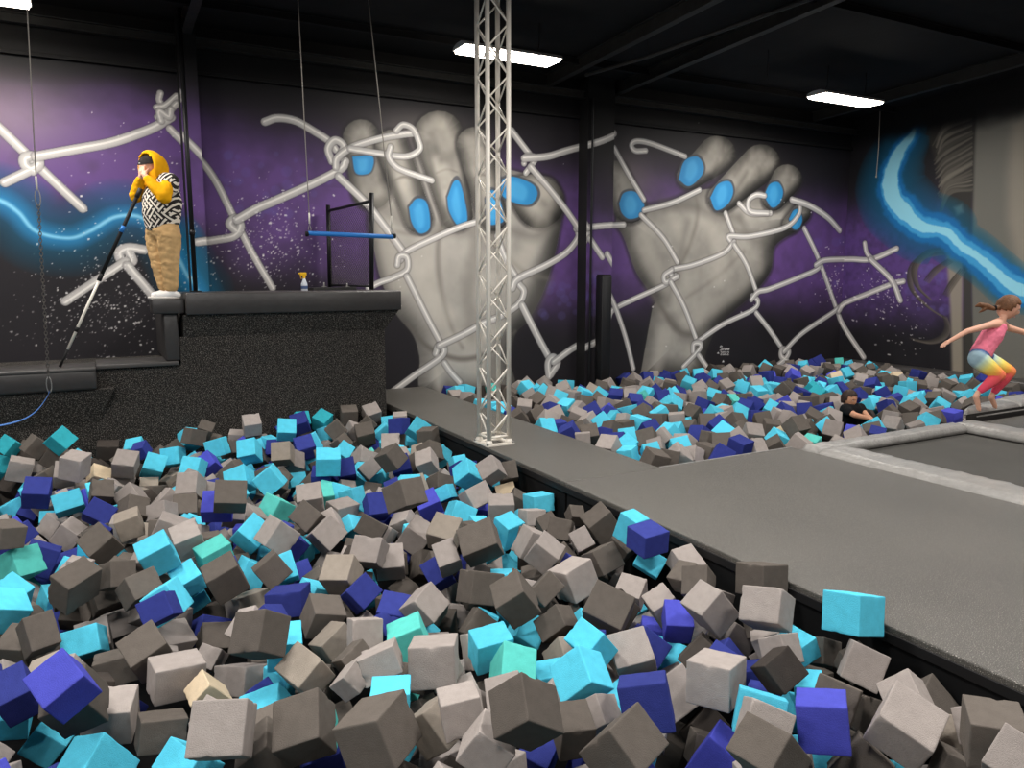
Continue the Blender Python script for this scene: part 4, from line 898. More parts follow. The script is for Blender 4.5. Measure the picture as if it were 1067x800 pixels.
NAMED = '''
d 754 2347 -7 186 409 891 -62 192 197 183 0|largest brownish grey foam cube in the front row, corner pointing up
g 2396 1527 -24 242 -941 -180 -153 177 190 180 5|big pitted light grey foam cube in the front right corner of the near pit
d 1133 1994 149 433 266 839 195 153 161 176 0|brownish grey foam cube, nearest such below and left of the large cyan cube
d 556 2568 -50 228 180 925 246 176 185 143 2|brownish grey foam cube, nearest brownish grey one left of the big brownish front cube
g 288 2598 5 68 -174 -933 307 183 181 179 3|light grey foam cube, nearest such below and right of the cream front cube
d 1470 1916 -40 358 515 751 -206 189 195 167 1|brownish grey foam cube, nearest brownish grey one left of the pointed brownish cube
v -197 3147 23 230 -160 926 253 161 168 160 0|big tilted violet blue foam cube near the front left of the near pit
v 2237 1740 -71 44 421 902 -84 176 174 174 0|upright violet blue foam cube with flat top near the front, most vivid on this side
d 1822 1613 3 351 -56 935 4 145 173 179 0|brownish grey foam cube, nearest such below and left of the upright violet cube
g 2136 2181 -100 14 544 836 -66 187 181 178 1|light grey foam cube, nearest such above and right of the pointed brownish cube
d 532 3247 8 316 329 815 357 177 176 168 1|brownish grey foam cube, nearest such below and left of the long navy cube
c 2819 2075 78 7 -689 -705 164 187 176 173 3|cyan foam cube perched against the walkway edge, nearest cyan one to the deck
g 1037 2074 14 725 -566 392 2 143 139 138 5|light grey foam cube, nearest such below and right of the flat-topped cyan cube
d 2420 1250 95 667 -618 270 -317 163 162 161 3|brownish grey foam cube, nearest brownish grey one right of the big pitted grey cube
d -170 3301 -126 846 -494 -73 -189 174 199 167 3|brownish grey foam cube, nearest such below and right of the big violet cube
g 1166 2842 -85 13 251 963 -92 196 179 181 1|light grey foam cube, nearest such above and right of the flat-topped cyan cube
g 1033 2282 28 58 132 989 -44 139 138 135 4|light grey foam cube, nearest such right of the flat-topped cyan cube
b 1722 2114 -50 61 322 933 -147 183 174 178 2|navy blue foam cube, nearest such above and left of the pointed brownish cube
c 1651 2445 -92 466 206 836 205 173 169 156 3|large cyan foam cube tilted towards the viewer in the right middle of the near pit
d 1430 2168 -100 788 -600 88 -106 126 142 145 1|brownish grey foam cube, nearest brownish grey one below the large cyan cube
g 2572 2331 48 89 -546 -780 292 184 174 158 5|light grey foam cube, nearest light grey one below the brownish deck-edge cube
k 2335 2037 -44 359 723 587 -60 140 140 131 3|charcoal foam cube, nearest charcoal one above and left of the upright violet cube
g 216 3603 -273 16 -664 -747 44 186 218 159 3|light grey foam cube, nearest such above and left of the cream front cube
d -188 4536 -103 23 -332 908 255 205 140 205 3|brownish grey foam cube, nearest such below and right of the flat navy cube
c -108 3093 -309 362 -797 105 471 215 156 162 0|cyan foam cube, nearest cyan one below and left of the cream front cube
t 699 3168 -169 299 -163 927 159 146 171 170 5|tan foam cube, nearest tan one below the long navy cube
d 110 3816 -225 838 -499 -219 -34 180 170 170 0|brownish grey foam cube, nearest such above and left of the cream front cube
d 124 3241 -312 24 690 709 -143 169 178 131 0|brownish grey foam cube, nearest such below and left of the cream front cube
g 2449 2560 -15 237 680 649 244 155 153 196 5|light grey foam cube, nearest such below and left of the brownish deck-edge cube
d 1804 3286 -115 729 -580 -95 -351 171 192 178 3|brownish grey foam cube, nearest brownish grey one below the tall cyan cube
d 2107 2894 -83 842 11 410 350 182 204 181 1|brownish grey foam cube, nearest brownish grey one above the large cyan cube
g 2702 1926 -65 526 -710 453 -120 149 158 151 4|light grey foam cube, nearest light grey one below the cyan deck-edge cube
g 2265 1098 143 157 -357 98 -916 138 138 138 3|light grey foam cube, second light grey one right of the big pitted grey cube
b -394 3606 -191 633 -461 258 566 170 135 173 1|navy blue foam cube, nearest navy blue one left of the big violet cube
g 1982 1781 -33 40 -855 -423 297 145 155 136 5|light grey foam cube, nearest light grey one left of the upright violet cube
d 1878 3846 -2 806 -349 228 420 179 215 177 2|brownish grey foam cube, nearest brownish grey one left of the tall cyan cube
d 537 4310 -122 628 -548 331 443 178 183 178 3|brownish grey foam cube, nearest such below and right of the shaded mint cube
d -347 4222 -208 376 -506 -722 -284 171 133 163 2|brownish grey foam cube, nearest brownish grey one below the flat navy cube
g 2027 2599 -156 793 -325 304 415 167 175 166 5|light grey foam cube, nearest such above and right of the large cyan cube
g -56 3466 -311 596 -375 504 500 170 193 169 2|light grey foam cube, nearest such below and right of the big violet cube
g 2338 3552 -211 164 660 733 19 185 201 193 5|light grey foam cube, nearest such below and left of the navy deck-edge cube
c 1534 3037 -203 39 -743 -658 -120 141 179 160 4|cyan foam cube, nearest such above and right of the flat-topped cyan cube
c 1817 2620 -68 651 -632 254 334 145 126 161 2|cyan foam cube, nearest cyan one above the large cyan cube
t 1020 2462 -123 596 118 625 489 158 162 153 4|tan foam cube, nearest such below and right of the flat-topped cyan cube
b 187 4021 -111 235 -15 831 503 150 127 158 0|navy blue foam cube, nearest such below and left of the shaded mint cube
c 231 4808 -99 641 -516 301 482 178 188 178 1|cyan foam cube, nearest cyan one left of the shaded mint cube
g 939 2867 -43 164 186 959 -139 166 143 116 6|light grey foam cube, nearest light grey one above the flat-topped cyan cube
d 2878 2652 12 20 693 707 -137 185 182 159 1|brownish grey foam cube pressed against the walkway edge, top level with the deck
d 962 3884 -268 204 -699 -685 -3 174 177 168 0|brownish grey foam cube, nearest such below and right of the long navy cube
b 2741 3395 13 17 -706 -704 -71 177 177 137 3|navy blue foam cube standing above the walkway edge beside a cyan one
c 202 3004 -346 229 -451 -817 276 182 161 124 3|cyan foam cube, nearest cyan one below the cream front cube
v 2013 2016 -326 630 -564 515 -143 177 192 192 3|violet blue foam cube, nearest violet blue one right of the pointed brownish cube
w 329 3430 -310 292 -605 -678 297 149 151 118 5|cream foam cube with one corner pointing up near the front of the near pit
t 1157 4200 -184 828 -211 373 362 174 179 172 1|tan foam cube, nearest tan one above and right of the long navy cube
d 436 2684 -175 742 -527 323 262 147 146 154 1|brownish grey foam cube, nearest such below and right of the cream front cube
m 1526 2807 -214 580 352 733 44 192 172 161 3|mint green foam cube, nearest mint green one left of the large cyan cube
d 1732 4681 84 173 530 813 -165 199 202 180 2|brownish grey foam cube, nearest such above and left of the middle violet cube
g 1413 3557 -176 829 -313 462 -41 157 163 163 5|light grey foam cube, second light grey one right of the long navy cube
v 2435 2767 -163 836 -471 146 -241 135 151 152 3|violet blue foam cube, nearest violet blue one below the navy deck-edge cube
g 2292 3807 -128 761 -477 432 -87 166 157 157 4|light grey foam cube, second such below and right of the tall cyan cube
d 1772 3634 -178 2 697 687 -204 187 193 178 1|brownish grey foam cube, nearest such below and left of the tall cyan cube
c -159 4317 -340 412 -609 624 262 140 181 183 2|cyan foam cube, nearest cyan one above and right of the big violet cube
d 2397 1686 -279 531 -610 584 -63 164 181 178 2|brownish grey foam cube, nearest such below and left of the big pitted grey cube
b 841 4154 -259 38 239 967 -85 204 206 141 1|long navy blue foam block lying tilted in the middle of the near pit
d 1985 3174 -244 229 418 800 -364 164 156 123 1|brownish grey foam cube, nearest such above and left of the large cyan cube
d 2463 1865 -120 501 -146 830 197 152 159 154 1|brownish grey foam cube, nearest such above and right of the upright violet cube
d 808 4420 -168 297 6 949 -102 161 156 156 0|brownish grey foam cube, nearest such above and left of the long navy cube
b 1192 3947 -211 845 -255 455 -118 143 152 152 0|navy blue foam cube, nearest navy blue one right of the long navy cube
d -66 5418 -183 283 -150 904 285 179 171 175 1|brownish grey foam cube, nearest brownish grey one right of the flat navy cube
g 2659 1703 -76 431 310 839 122 143 129 130 5|light grey foam cube, nearest light grey one above the big pitted grey cube
g 860 3005 -164 818 -371 439 -22 101 126 128 1|light grey foam cube, nearest such above and left of the flat-topped cyan cube
t 112 5584 -125 43 721 676 147 158 154 155 2|tan foam cube, nearest tan one below and right of the far cream cube
c -290 3861 -540 516 -100 604 598 202 156 203 0|cyan foam cube, nearest cyan one below the big violet cube
c 921 2698 -111 24 -830 -557 -33 132 154 121 2|flat-topped cyan foam cube in the front middle, half behind a big brownish one
d 719 5286 58 937 -334 86 -51 203 170 168 2|brownish grey foam cube, nearest brownish grey one above the shaded mint cube
g 519 3733 -435 1 429 879 -209 199 195 144 5|light grey foam cube, nearest such above and right of the cream front cube
m -510 5396 -228 661 -434 607 81 179 192 187 3|mint green foam cube, nearest mint green one left of the flat navy cube
g 1365 4329 -135 538 -670 -92 503 180 166 174 7|light grey foam cube, second such above and right of the long navy cube
t 955 3650 -316 606 227 481 591 176 141 168 5|tan foam cube, nearest tan one below and right of the long navy cube
g 1712 3933 -93 886 -421 -84 -178 139 152 153 6|light grey foam cube, second light grey one below the middle violet cube
d 115 4452 -153 305 512 793 -129 177 168 137 2|brownish grey foam cube, nearest such below and left of the shaded mint cube
g 941 4912 -139 263 569 704 333 181 185 180 4|light grey foam cube, nearest light grey one above the long navy cube
d -555 5334 -4 115 253 -960 -34 150 173 134 0|brownish grey foam cube, nearest such above and left of the flat navy cube
d 12 4647 -127 95 510 829 -211 149 144 145 1|brownish grey foam cube, nearest brownish grey one left of the shaded mint cube
c -541 4774 -264 272 -842 4 -467 177 177 177 1|cyan foam cube, nearest cyan one above and left of the big violet cube
g 423 5035 -110 831 -540 -124 -58 175 162 162 6|light grey foam cube, nearest such above and left of the shaded mint cube
g -226 7201 -45 700 -494 -372 357 187 202 179 5|light grey foam cube, nearest such above and left of the far cream cube
b -493 6949 -174 618 -265 387 631 183 187 183 0|navy blue foam cube, nearest navy blue one left of the far cream cube
m 1229 3301 -209 813 104 560 -120 172 172 172 2|mint green foam cube, nearest mint green one above the flat-topped cyan cube
g 1298 5055 -235 869 -213 438 -87 179 180 181 3|light grey foam cube, nearest such above and right of the long navy cube
m 552 4877 -184 26 613 770 177 152 189 149 4|mint green foam cube beside a cyan one in the left middle of the near pit
g 2507 2972 -173 746 -596 -129 -267 139 140 140 5|light grey foam cube, second light grey one below the navy deck-edge cube
d 2840 3998 -92 685 -564 371 275 182 181 177 2|brownish grey foam cube, second such left of the navy deck-edge cube
g 1612 2283 -163 173 468 786 -365 147 145 119 4|light grey foam cube, nearest light grey one below the large cyan cube
g 1535 4436 -259 746 -246 329 524 173 175 173 5|light grey foam cube, nearest light grey one right of the long navy cube
d 2625 3676 -190 772 -161 590 -172 158 169 169 0|brownish grey foam cube, nearest such below and left of the navy deck-edge cube
g 2211 2515 -361 253 -789 -301 473 185 185 185 1|light grey foam cube, nearest light grey one above the pointed brownish cube
c 821 5127 -171 854 -321 409 -31 180 171 171 4|cyan foam cube, nearest cyan one above and right of the shaded mint cube
d -438 4396 -330 728 -259 494 398 165 163 171 0|brownish grey foam cube, nearest such above and left of the big violet cube
d 2108 3493 -202 119 -490 -698 -509 120 162 156 1|brownish grey foam cube, second such below and right of the tall cyan cube
g 2505 2181 -65 111 -16 -860 -498 124 124 124 4|light grey foam cube, nearest such below and left of the cyan deck-edge cube
c 2108 1920 -105 512 -755 376 -161 178 160 158 0|cyan foam cube, nearest cyan one left of the upright violet cube
g 1037 3393 -175 67 734 654 -172 153 146 156 5|light grey foam cube, nearest such below and right of the long navy cube
c 515 3140 -324 312 -494 810 -56 210 199 144 1|cyan foam cube, nearest cyan one below and right of the cream front cube
t 1907 4422 -129 857 -364 230 -284 185 191 181 5|tan foam cube, nearest tan one below and right of the middle violet cube
d 1231 5285 -171 2 -489 -723 -487 182 164 172 1|brownish grey foam cube, nearest brownish grey one above the long navy cube
c 2771 3591 20 132 -596 -789 -78 130 138 168 0|cyan foam cube, nearest such above and left of the navy deck-edge cube
d 2595 2798 -17 805 -361 73 -466 132 157 152 0|brownish grey foam cube, nearest such left of the brownish deck-edge cube
d 2468 1380 -141 367 124 -569 -725 138 138 138 1|brownish grey foam cube, nearest such below and right of the big pitted grey cube
v 657 5453 -46 715 -209 307 592 165 200 164 2|violet blue foam cube, nearest violet blue one above the shaded mint cube
c -269 6577 -191 295 -561 -663 -398 142 200 175 0|cyan foam cube, nearest cyan one below and left of the far cream cube
c 234 4217 -159 630 -567 490 202 174 159 159 2|cyan foam cube, nearest cyan one above and left of the cream front cube
g 1835 4745 -234 789 -473 386 -59 182 184 184 5|light grey foam cube, nearest light grey one below the middle violet cube
g 155 7409 -123 889 -432 136 -60 183 186 180 1|light grey foam cube, nearest such above and right of the far cream cube
c 381 4779 -274 68 -587 -744 -311 146 151 150 2|cyan foam cube, nearest cyan one below and left of the shaded mint cube
d 935 3199 -198 507 -819 -259 -79 138 141 135 1|brownish grey foam cube, nearest such above and left of the flat-topped cyan cube
k 2266 2375 -470 423 617 649 -137 153 144 130 1|charcoal foam cube, nearest charcoal one above and right of the pointed brownish cube
b 2209 2725 -225 382 98 886 -245 148 152 162 0|navy blue foam cube, nearest such above and right of the large cyan cube
c 1680 6407 -64 818 -561 90 -87 206 178 179 4|cyan foam cube, nearest cyan one below the tallest teal cube
d -23 4082 -395 73 727 683 -7 163 188 136 1|brownish grey foam cube, nearest brownish grey one right of the big violet cube
g -265 6306 -359 326 -182 -923 -92 171 172 163 2|light grey foam cube, nearest such below and left of the far cream cube
d 2113 2206 -422 25 -857 -464 221 155 129 131 1|brownish grey foam cube, nearest brownish grey one right of the pointed brownish cube
g 222 4293 -418 249 -554 -793 -46 176 219 154 4|light grey foam cube, nearest such below and left of the shaded mint cube
c 2454 4582 -254 99 -609 -771 -157 157 156 197 2|tall cyan foam cube with bright top in the back right of the near pit
d -44 6527 -126 923 -367 92 66 158 157 157 7|brownish grey foam cube, nearest brownish grey one below the far cream cube
g 2473 3193 -181 89 459 843 266 146 137 129 3|light grey foam cube, nearest light grey one below the navy deck-edge cube
d 2158 6148 -31 847 -252 463 66 179 171 170 1|brownish grey foam cube, nearest brownish grey one below the platform corner
c -427 3751 -341 608 -278 407 622 166 143 167 2|cyan foam cube, nearest cyan one below and left of the big violet cube
c 1163 6259 -126 663 -580 432 193 188 178 179 3|cyan foam cube, second cyan one below and left of the tallest teal cube
c 2622 5603 -107 861 -411 222 203 173 172 174 1|cyan foam cube, nearest cyan one below and right of the cyan tower cube
d 463 4295 -476 217 617 678 -337 201 169 149 1|brownish grey foam cube, nearest brownish grey one above the cream front cube
g -665 7818 -162 730 -663 90 140 188 182 182 1|light grey foam cube, nearest such below and left of the blue strap swing
b 1707 4075 -243 754 -401 153 498 159 144 160 1|navy blue foam cube, nearest navy blue one below the middle violet cube
b -64 6235 -212 174 -262 -838 -447 191 146 172 0|navy blue foam cube, nearest navy blue one below the far cream cube
d 1663 3417 -298 398 27 886 -235 151 166 160 1|brownish grey foam cube, second brownish grey one below the tall cyan cube
c 2833 3482 -179 45 477 718 505 163 129 152 1|cyan foam cube, nearest cyan one below the navy deck-edge cube
d -58 4780 -288 937 -303 -102 144 151 158 159 1|brownish grey foam cube, nearest such above and right of the big violet cube
g 2606 3878 -128 113 -638 -599 -470 136 120 143 5|light grey foam cube, nearest such left of the navy deck-edge cube
g 2673 5265 0 192 335 843 -375 159 179 148 5|light grey foam cube, nearest light grey one below the truss tower foot
g 582 6405 -138 918 -313 44 -240 168 199 180 2|light grey foam cube, nearest light grey one above the shaded mint cube
c 1188 7321 -108 910 -334 -18 -243 176 193 176 2|cyan foam cube, second cyan one left of the tallest teal cube
c 2670 2235 -111 149 731 657 112 152 112 104 1|cyan foam cube, nearest such below and left of the cyan deck-edge cube
c -521 5032 -279 396 -481 68 780 176 129 164 2|cyan foam cube, nearest cyan one below and left of the flat navy cube
b 1311 3743 -273 811 -514 222 -169 169 164 161 0|navy blue foam cube, second navy blue one above the flat-topped cyan cube
d 2390 2561 -227 332 275 853 -294 162 147 112 0|brownish grey foam cube, nearest brownish grey one above the pointed brownish cube
g 1315 5556 -118 708 -338 357 508 178 184 178 1|light grey foam cube, nearest light grey one below the tallest teal cube
d 2239 2562 -652 31 -830 547 105 180 180 180 0|brownish grey foam cube with a point upward at the bottom right of centre
b 1794 5480 -227 692 -215 229 650 185 163 178 0|navy blue foam cube, nearest navy blue one left of the middle violet cube
g 2562 4891 -204 753 -625 134 -156 191 186 186 3|light grey foam cube, nearest light grey one above the tall cyan cube
g 2484 5150 -161 501 -852 -114 -99 193 164 183 3|light grey foam cube, nearest such above and left of the tall cyan cube
q -335 7717 78 844 -348 396 100 173 160 160 3|teal foam cube, nearest teal one below and right of the blue strap swing
g 411 4052 -448 225 -241 -901 282 112 153 112 1|light grey foam cube, nearest light grey one above the cream front cube
b 1395 2347 -289 786 -429 331 -299 127 163 162 2|navy blue foam cube, nearest such below and left of the large cyan cube
g -378 6708 -391 282 -342 -895 53 162 169 153 6|light grey foam cube, nearest such above and right of the flat navy cube
t 698 4597 -433 130 561 814 -76 186 213 146 4|tan foam cube, nearest tan one left of the long navy cube
d 2684 2998 -66 233 603 744 171 125 134 114 1|brownish grey foam cube, nearest such below and right of the navy deck-edge cube
m 1124 5853 -244 676 -643 37 358 179 162 180 0|mint green foam cube, nearest such above and right of the shaded mint cube
t 1425 7006 -91 941 -266 19 -207 174 182 175 2|tan foam cube, nearest tan one below and left of the tallest teal cube
b -420 5673 -298 227 -15 -972 56 191 193 189 3|flat-fronted navy blue foam cube at the left edge, large face towards the viewer
g 2489 6160 -108 833 -444 -44 -326 156 180 168 5|light grey foam cube, nearest light grey one left of the cyan tower cube
d 2824 2228 -176 544 -813 144 148 127 119 124 3|brownish grey foam cube, nearest such below and left of the cyan deck-edge cube
d 1629 5100 -258 33 -371 -731 -572 198 140 181 1|brownish grey foam cube, nearest brownish grey one left of the middle violet cube
g 2351 4073 -171 183 -724 -648 151 165 155 187 4|light grey foam cube, nearest such below and right of the tall cyan cube
c 2888 4893 -192 42 697 715 -38 171 183 131 2|cyan foam cube, nearest cyan one above and right of the tall cyan cube
c 388 7654 -229 917 -353 184 16 180 180 180 1|cyan foam cube, nearest cyan one right of the far cream cube
d -551 8002 -11 638 -656 130 381 150 167 151 0|brownish grey foam cube, nearest brownish grey one below the blue strap swing
g 321 5740 -119 93 312 907 -267 157 154 117 6|light grey foam cube, second such below and right of the far cream cube
c 1916 3379 -364 679 42 466 566 180 148 171 2|cyan foam cube, nearest cyan one above and left of the large cyan cube
d 2598 4118 -128 488 -289 783 257 137 151 147 1|brownish grey foam cube, second brownish grey one right of the tall cyan cube
g 339 5257 -106 733 -637 213 110 193 165 165 1|light grey foam cube, second such above and left of the shaded mint cube
c 959 6448 -144 826 -304 160 447 181 189 179 1|cyan foam cube, nearest cyan one above the shaded mint cube
d 2414 7677 -134 887 -445 -42 -113 191 181 181 1|brownish grey foam cube, nearest brownish grey one below and left of the platform corner
d 2868 1748 -203 509 305 -249 766 162 162 162 1|brownish grey foam cube, nearest such above and right of the big pitted grey cube
d 4091 5000 -36 31 -791 135 -596 175 175 175 0|brownish grey foam cube, nearest brownish grey one above and left of the walkway corner
g 2856 2816 -359 215 -732 -604 232 179 180 136 3|light grey foam cube, second such below and left of the brownish deck-edge cube
g -119 4523 -435 645 -361 270 617 178 165 178 4|light grey foam cube, nearest such above and right of the big violet cube
v 2187 5385 -248 2 -723 -633 -276 175 178 175 1|violet blue foam cube in the back middle, lit top over darker front
d 2644 1911 -238 638 -735 126 190 164 145 164 0|brownish grey foam cube, nearest brownish grey one right of the upright violet cube
d 159 6354 -238 534 -346 769 -71 153 179 163 0|brownish grey foam cube, nearest such below and right of the far cream cube
b 660 2796 -319 647 -430 365 513 188 159 189 0|navy blue foam cube, nearest navy blue one left of the big brownish front cube
b 5165 5097 -59 461 613 -395 -505 175 175 175 1|navy blue foam cube, nearest navy blue one below the painted signature
d 6108 5282 13 251 654 257 666 175 175 175 1|brownish grey foam cube, nearest brownish grey one below and left of the child
g 1578 5657 -276 69 -590 -803 -50 170 200 143 4|light grey foam cube, nearest light grey one left of the middle violet cube
g 1328 7972 14 871 -490 -16 -32 172 163 163 4|light grey foam cube, nearest light grey one left of the tallest teal cube
g 2899 3240 -113 142 -688 -671 -238 160 144 124 4|light grey foam cube, nearest such below and right of the navy deck-edge cube
c 1573 7507 25 926 -361 81 -69 174 162 162 2|cyan foam cube, nearest cyan one left of the tallest teal cube
d -204 4906 -420 320 -736 -547 -238 128 166 164 3|brownish grey foam cube, nearest brownish grey one above the big violet cube
k 23 8194 -146 45 -39 -993 -104 189 172 153 1|charcoal foam cube, nearest charcoal one above the far cream cube
c 1716 2796 -313 532 439 -576 439 161 161 161 1|cyan foam cube, nearest cyan one left of the large cyan cube
d 502 6065 -215 680 -257 324 606 176 169 177 1|brownish grey foam cube, nearest such above and left of the shaded mint cube
g 2601 1373 6 80 639 681 -349 148 130 120 1|light grey foam cube, nearest light grey one right of the big pitted grey cube
q -757 8100 -6 650 -529 -55 542 139 148 139 2|teal foam cube, nearest teal one below and left of the blue strap swing
c 2260 4977 -231 64 267 156 949 179 179 179 3|cyan foam cube, nearest cyan one right of the middle violet cube
d 773 7885 -35 73 -550 -818 153 166 169 155 0|brownish grey foam cube, nearest brownish grey one right of the blue strap swing
b 463 4553 -528 514 -301 792 -130 138 184 178 2|navy blue foam cube, nearest navy blue one above the cream front cube
g 21 4924 -520 169 653 735 -68 191 200 144 3|light grey foam cube, second such above and right of the big violet cube
c 676 7112 -153 108 -259 -933 225 165 175 160 4|cyan foam cube, second cyan one above the shaded mint cube
g 1967 5335 -345 298 356 878 119 167 138 158 1|light grey foam cube, nearest such below and left of the middle violet cube
d 2867 5352 -60 944 -260 -40 -201 153 150 150 1|brownish grey foam cube, nearest such below and right of the truss tower foot
d 1628 4413 -483 58 -547 -779 -300 165 156 146 7|brownish grey foam cube, nearest brownish grey one above the flat-topped cyan cube
c 940 7582 -97 123 229 962 -85 169 171 168 0|cyan foam cube, third cyan one above the shaded mint cube
b 1707 7364 -139 889 -450 -74 -40 181 177 176 1|navy blue foam cube, nearest such below and left of the tallest teal cube
c 576 7873 -208 539 -458 657 260 167 178 178 1|cyan foam cube, nearest cyan one above and left of the shaded mint cube
d 1819 4534 -381 329 671 -660 81 173 173 173 3|brownish grey foam cube, nearest brownish grey one below the middle violet cube
b 1877 6547 -191 751 -233 183 591 169 153 169 2|navy blue foam cube, nearest such below and right of the tallest teal cube
t 1922 2958 -313 599 -317 686 -266 149 182 170 3|tan foam cube, nearest tan one above and left of the large cyan cube
g 1573 3210 -302 681 -110 690 -221 175 168 168 5|light grey foam cube, nearest light grey one below the tall cyan cube
d 9419 5469 -88 442 -770 413 204 175 175 175 1|brownish grey foam cube, nearest such below and left of the jumping girl's feet
c 1715 5833 -235 193 225 -768 -568 149 149 149 4|cyan foam cube, nearest cyan one left of the middle violet cube
c 2397 5560 -228 167 358 897 -198 145 147 116 2|cyan foam cube, nearest cyan one above and right of the middle violet cube
w -63 7481 -220 423 -592 -685 -25 144 159 139 5|cream foam cube with a hole towards the back left of the near pit
b 1053 5047 -255 393 -66 901 171 144 153 156 3|navy blue foam cube, nearest navy blue one above the long navy cube
v 9742 5323 -92 430 804 -134 387 175 175 175 1|violet blue foam cube, nearest violet blue one right of the jumping girl's feet
g 2092 6544 -208 177 -430 -693 -551 149 171 175 4|light grey foam cube, nearest such above and left of the middle violet cube
v 816 7271 -174 740 -449 84 494 160 157 160 2|violet blue foam cube, nearest violet blue one right of the far cream cube
d 2847 6995 -78 706 -282 603 243 171 171 170 3|brownish grey foam cube, nearest such above and left of the cyan tower cube
b 302 7840 -106 193 222 938 185 126 126 126 2|navy blue foam cube, nearest such above and right of the far cream cube
q 2110 8223 -67 817 -389 357 -232 164 194 168 2|teal foam cube heaped highest against the carpeted platform
b 2770 7620 -75 32 446 887 -117 172 172 175 1|navy blue foam cube, nearest navy blue one below and right of the platform corner
c 903 4612 -254 729 -280 125 612 164 168 163 2|cyan foam cube, nearest cyan one above the long navy cube
k -739 8005 -359 527 -655 -8 542 176 176 176 1|charcoal foam cube, nearest charcoal one above the flat navy cube
g 4116 5698 -61 216 -483 -759 380 175 175 175 2|light grey foam cube, nearest light grey one left of the walkway corner
b 1818 7999 -19 738 -367 269 498 166 170 166 3|navy blue foam cube, nearest navy blue one left of the tallest teal cube
g 1370 2562 -167 123 588 -541 -589 146 146 146 5|light grey foam cube, nearest light grey one left of the large cyan cube
c 752 4847 -332 43 -283 -57 -956 160 160 160 4|cyan foam cube, nearest cyan one below and right of the shaded mint cube
c 1576 5456 -354 203 378 840 -332 169 168 133 4|cyan foam cube, nearest cyan one above and right of the long navy cube
c 4211 5527 -114 111 486 867 10 152 152 152 1|cyan foam cube, nearest cyan one left of the walkway corner
g 160 6631 -232 747 -443 44 493 169 172 168 1|light grey foam cube, nearest such below and right of the far cream cube
g 6617 5253 -71 461 -182 -469 731 175 175 175 3|light grey foam cube, nearest light grey one below and left of the child
d 899 8091 -19 851 -471 228 -30 144 142 139 2|brownish grey foam cube, nearest such above and right of the far cream cube
d 2505 5886 -253 79 584 741 -321 177 199 139 0|brownish grey foam cube, nearest such above and right of the middle violet cube
g 7469 5173 -100 204 365 -605 678 175 175 175 5|light grey foam cube, nearest light grey one below and right of the child
g 2660 4600 -189 30 727 678 -107 149 153 112 1|light grey foam cube, nearest such above and right of the tall cyan cube
g 1535 7174 -211 904 -260 168 296 176 177 171 3|light grey foam cube, nearest such below and left of the tallest teal cube
d 2891 4389 -154 181 -585 745 264 109 109 109 2|brownish grey foam cube, third brownish grey one right of the tall cyan cube
d 1651 3923 -516 576 337 -691 280 176 176 176 2|brownish grey foam cube, nearest such above and right of the flat-topped cyan cube
b 4867 5018 -94 508 701 494 82 175 175 175 1|navy blue foam cube, nearest navy blue one right of the walkway corner
d 2418 8260 -25 807 -585 53 -64 180 167 167 2|brownish grey foam cube, nearest brownish grey one right of the tallest teal cube
g 4528 5196 -90 832 21 -464 -303 175 175 175 6|light grey foam cube, nearest light grey one above and right of the walkway corner
d 2684 6557 -133 130 458 826 -302 176 182 176 2|brownish grey foam cube, nearest brownish grey one left of the cyan tower cube
c 666 3426 -156 599 796 -52 -69 153 153 153 2|cyan foam cube, nearest cyan one below the long navy cube
c 1548 7094 -400 450 -890 -46 54 165 145 169 2|cyan foam cube, nearest cyan one below and left of the tallest teal cube
g 2679 8262 -30 895 -431 -110 -39 175 165 164 4|light grey foam cube, nearest light grey one left of the platform corner
c 2851 7282 -57 902 -224 345 -134 184 173 173 0|cyan foam cube, nearest cyan one below and right of the platform corner
g 4737 5247 -122 93 226 -556 794 149 149 149 4|light grey foam cube, nearest light grey one right of the walkway corner
g 5873 5038 -98 22 -580 -355 733 175 175 175 3|light grey foam cube, nearest light grey one below and right of the painted signature
c 407 4922 -417 646 -468 144 585 180 142 181 0|cyan foam cube, second cyan one below and left of the shaded mint cube
d 2134 7779 -81 636 -619 414 201 173 167 162 2|brownish grey foam cube, nearest such below and right of the tallest teal cube
g 5830 5580 -96 190 737 463 -454 175 175 175 5|light grey foam cube, nearest light grey one below the painted signature
b 8849 6659 -100 414 513 727 189 175 175 175 0|navy blue foam cube, nearest navy blue one above and right of the child
b 1176 3545 -266 359 -868 -63 336 166 130 151 1|navy blue foam cube, nearest navy blue one above the flat-topped cyan cube
d -412 7830 -90 719 -618 264 176 150 153 153 3|brownish grey foam cube, nearest brownish grey one left of the far cream cube
g 5364 5096 -88 243 707 227 625 152 152 152 3|light grey foam cube, second light grey one below the painted signature
b 2303 6304 -151 931 -301 -72 -195 165 157 156 0|navy blue foam cube, nearest navy blue one left of the cyan tower cube
d 5602 5074 -96 446 -106 473 -752 155 155 155 2|brownish grey foam cube, second brownish grey one below and left of the child
d 10044 5354 -93 748 -338 325 469 175 175 175 0|brownish grey foam cube, nearest brownish grey one right of the jumping girl's feet
d 2675 4415 -190 116 -639 -645 -403 111 127 129 0|brownish grey foam cube, nearest brownish grey one right of the tall cyan cube
c -739 7458 -440 481 151 581 639 196 150 196 1|cyan foam cube, nearest cyan one above and left of the flat navy cube
m 1507 5918 -222 194 -642 727 144 156 156 156 4|mint green foam cube, nearest mint green one below the tallest teal cube
d 2824 2048 -142 84 -690 -677 -243 120 122 97 2|brownish grey foam cube, nearest brownish grey one below the cyan deck-edge cube
t 327 7516 -399 988 138 42 -47 158 158 158 5|tan foam cube, nearest tan one right of the far cream cube
g 779 5593 -163 664 -168 345 641 153 143 152 6|light grey foam cube, nearest such above and right of the shaded mint cube
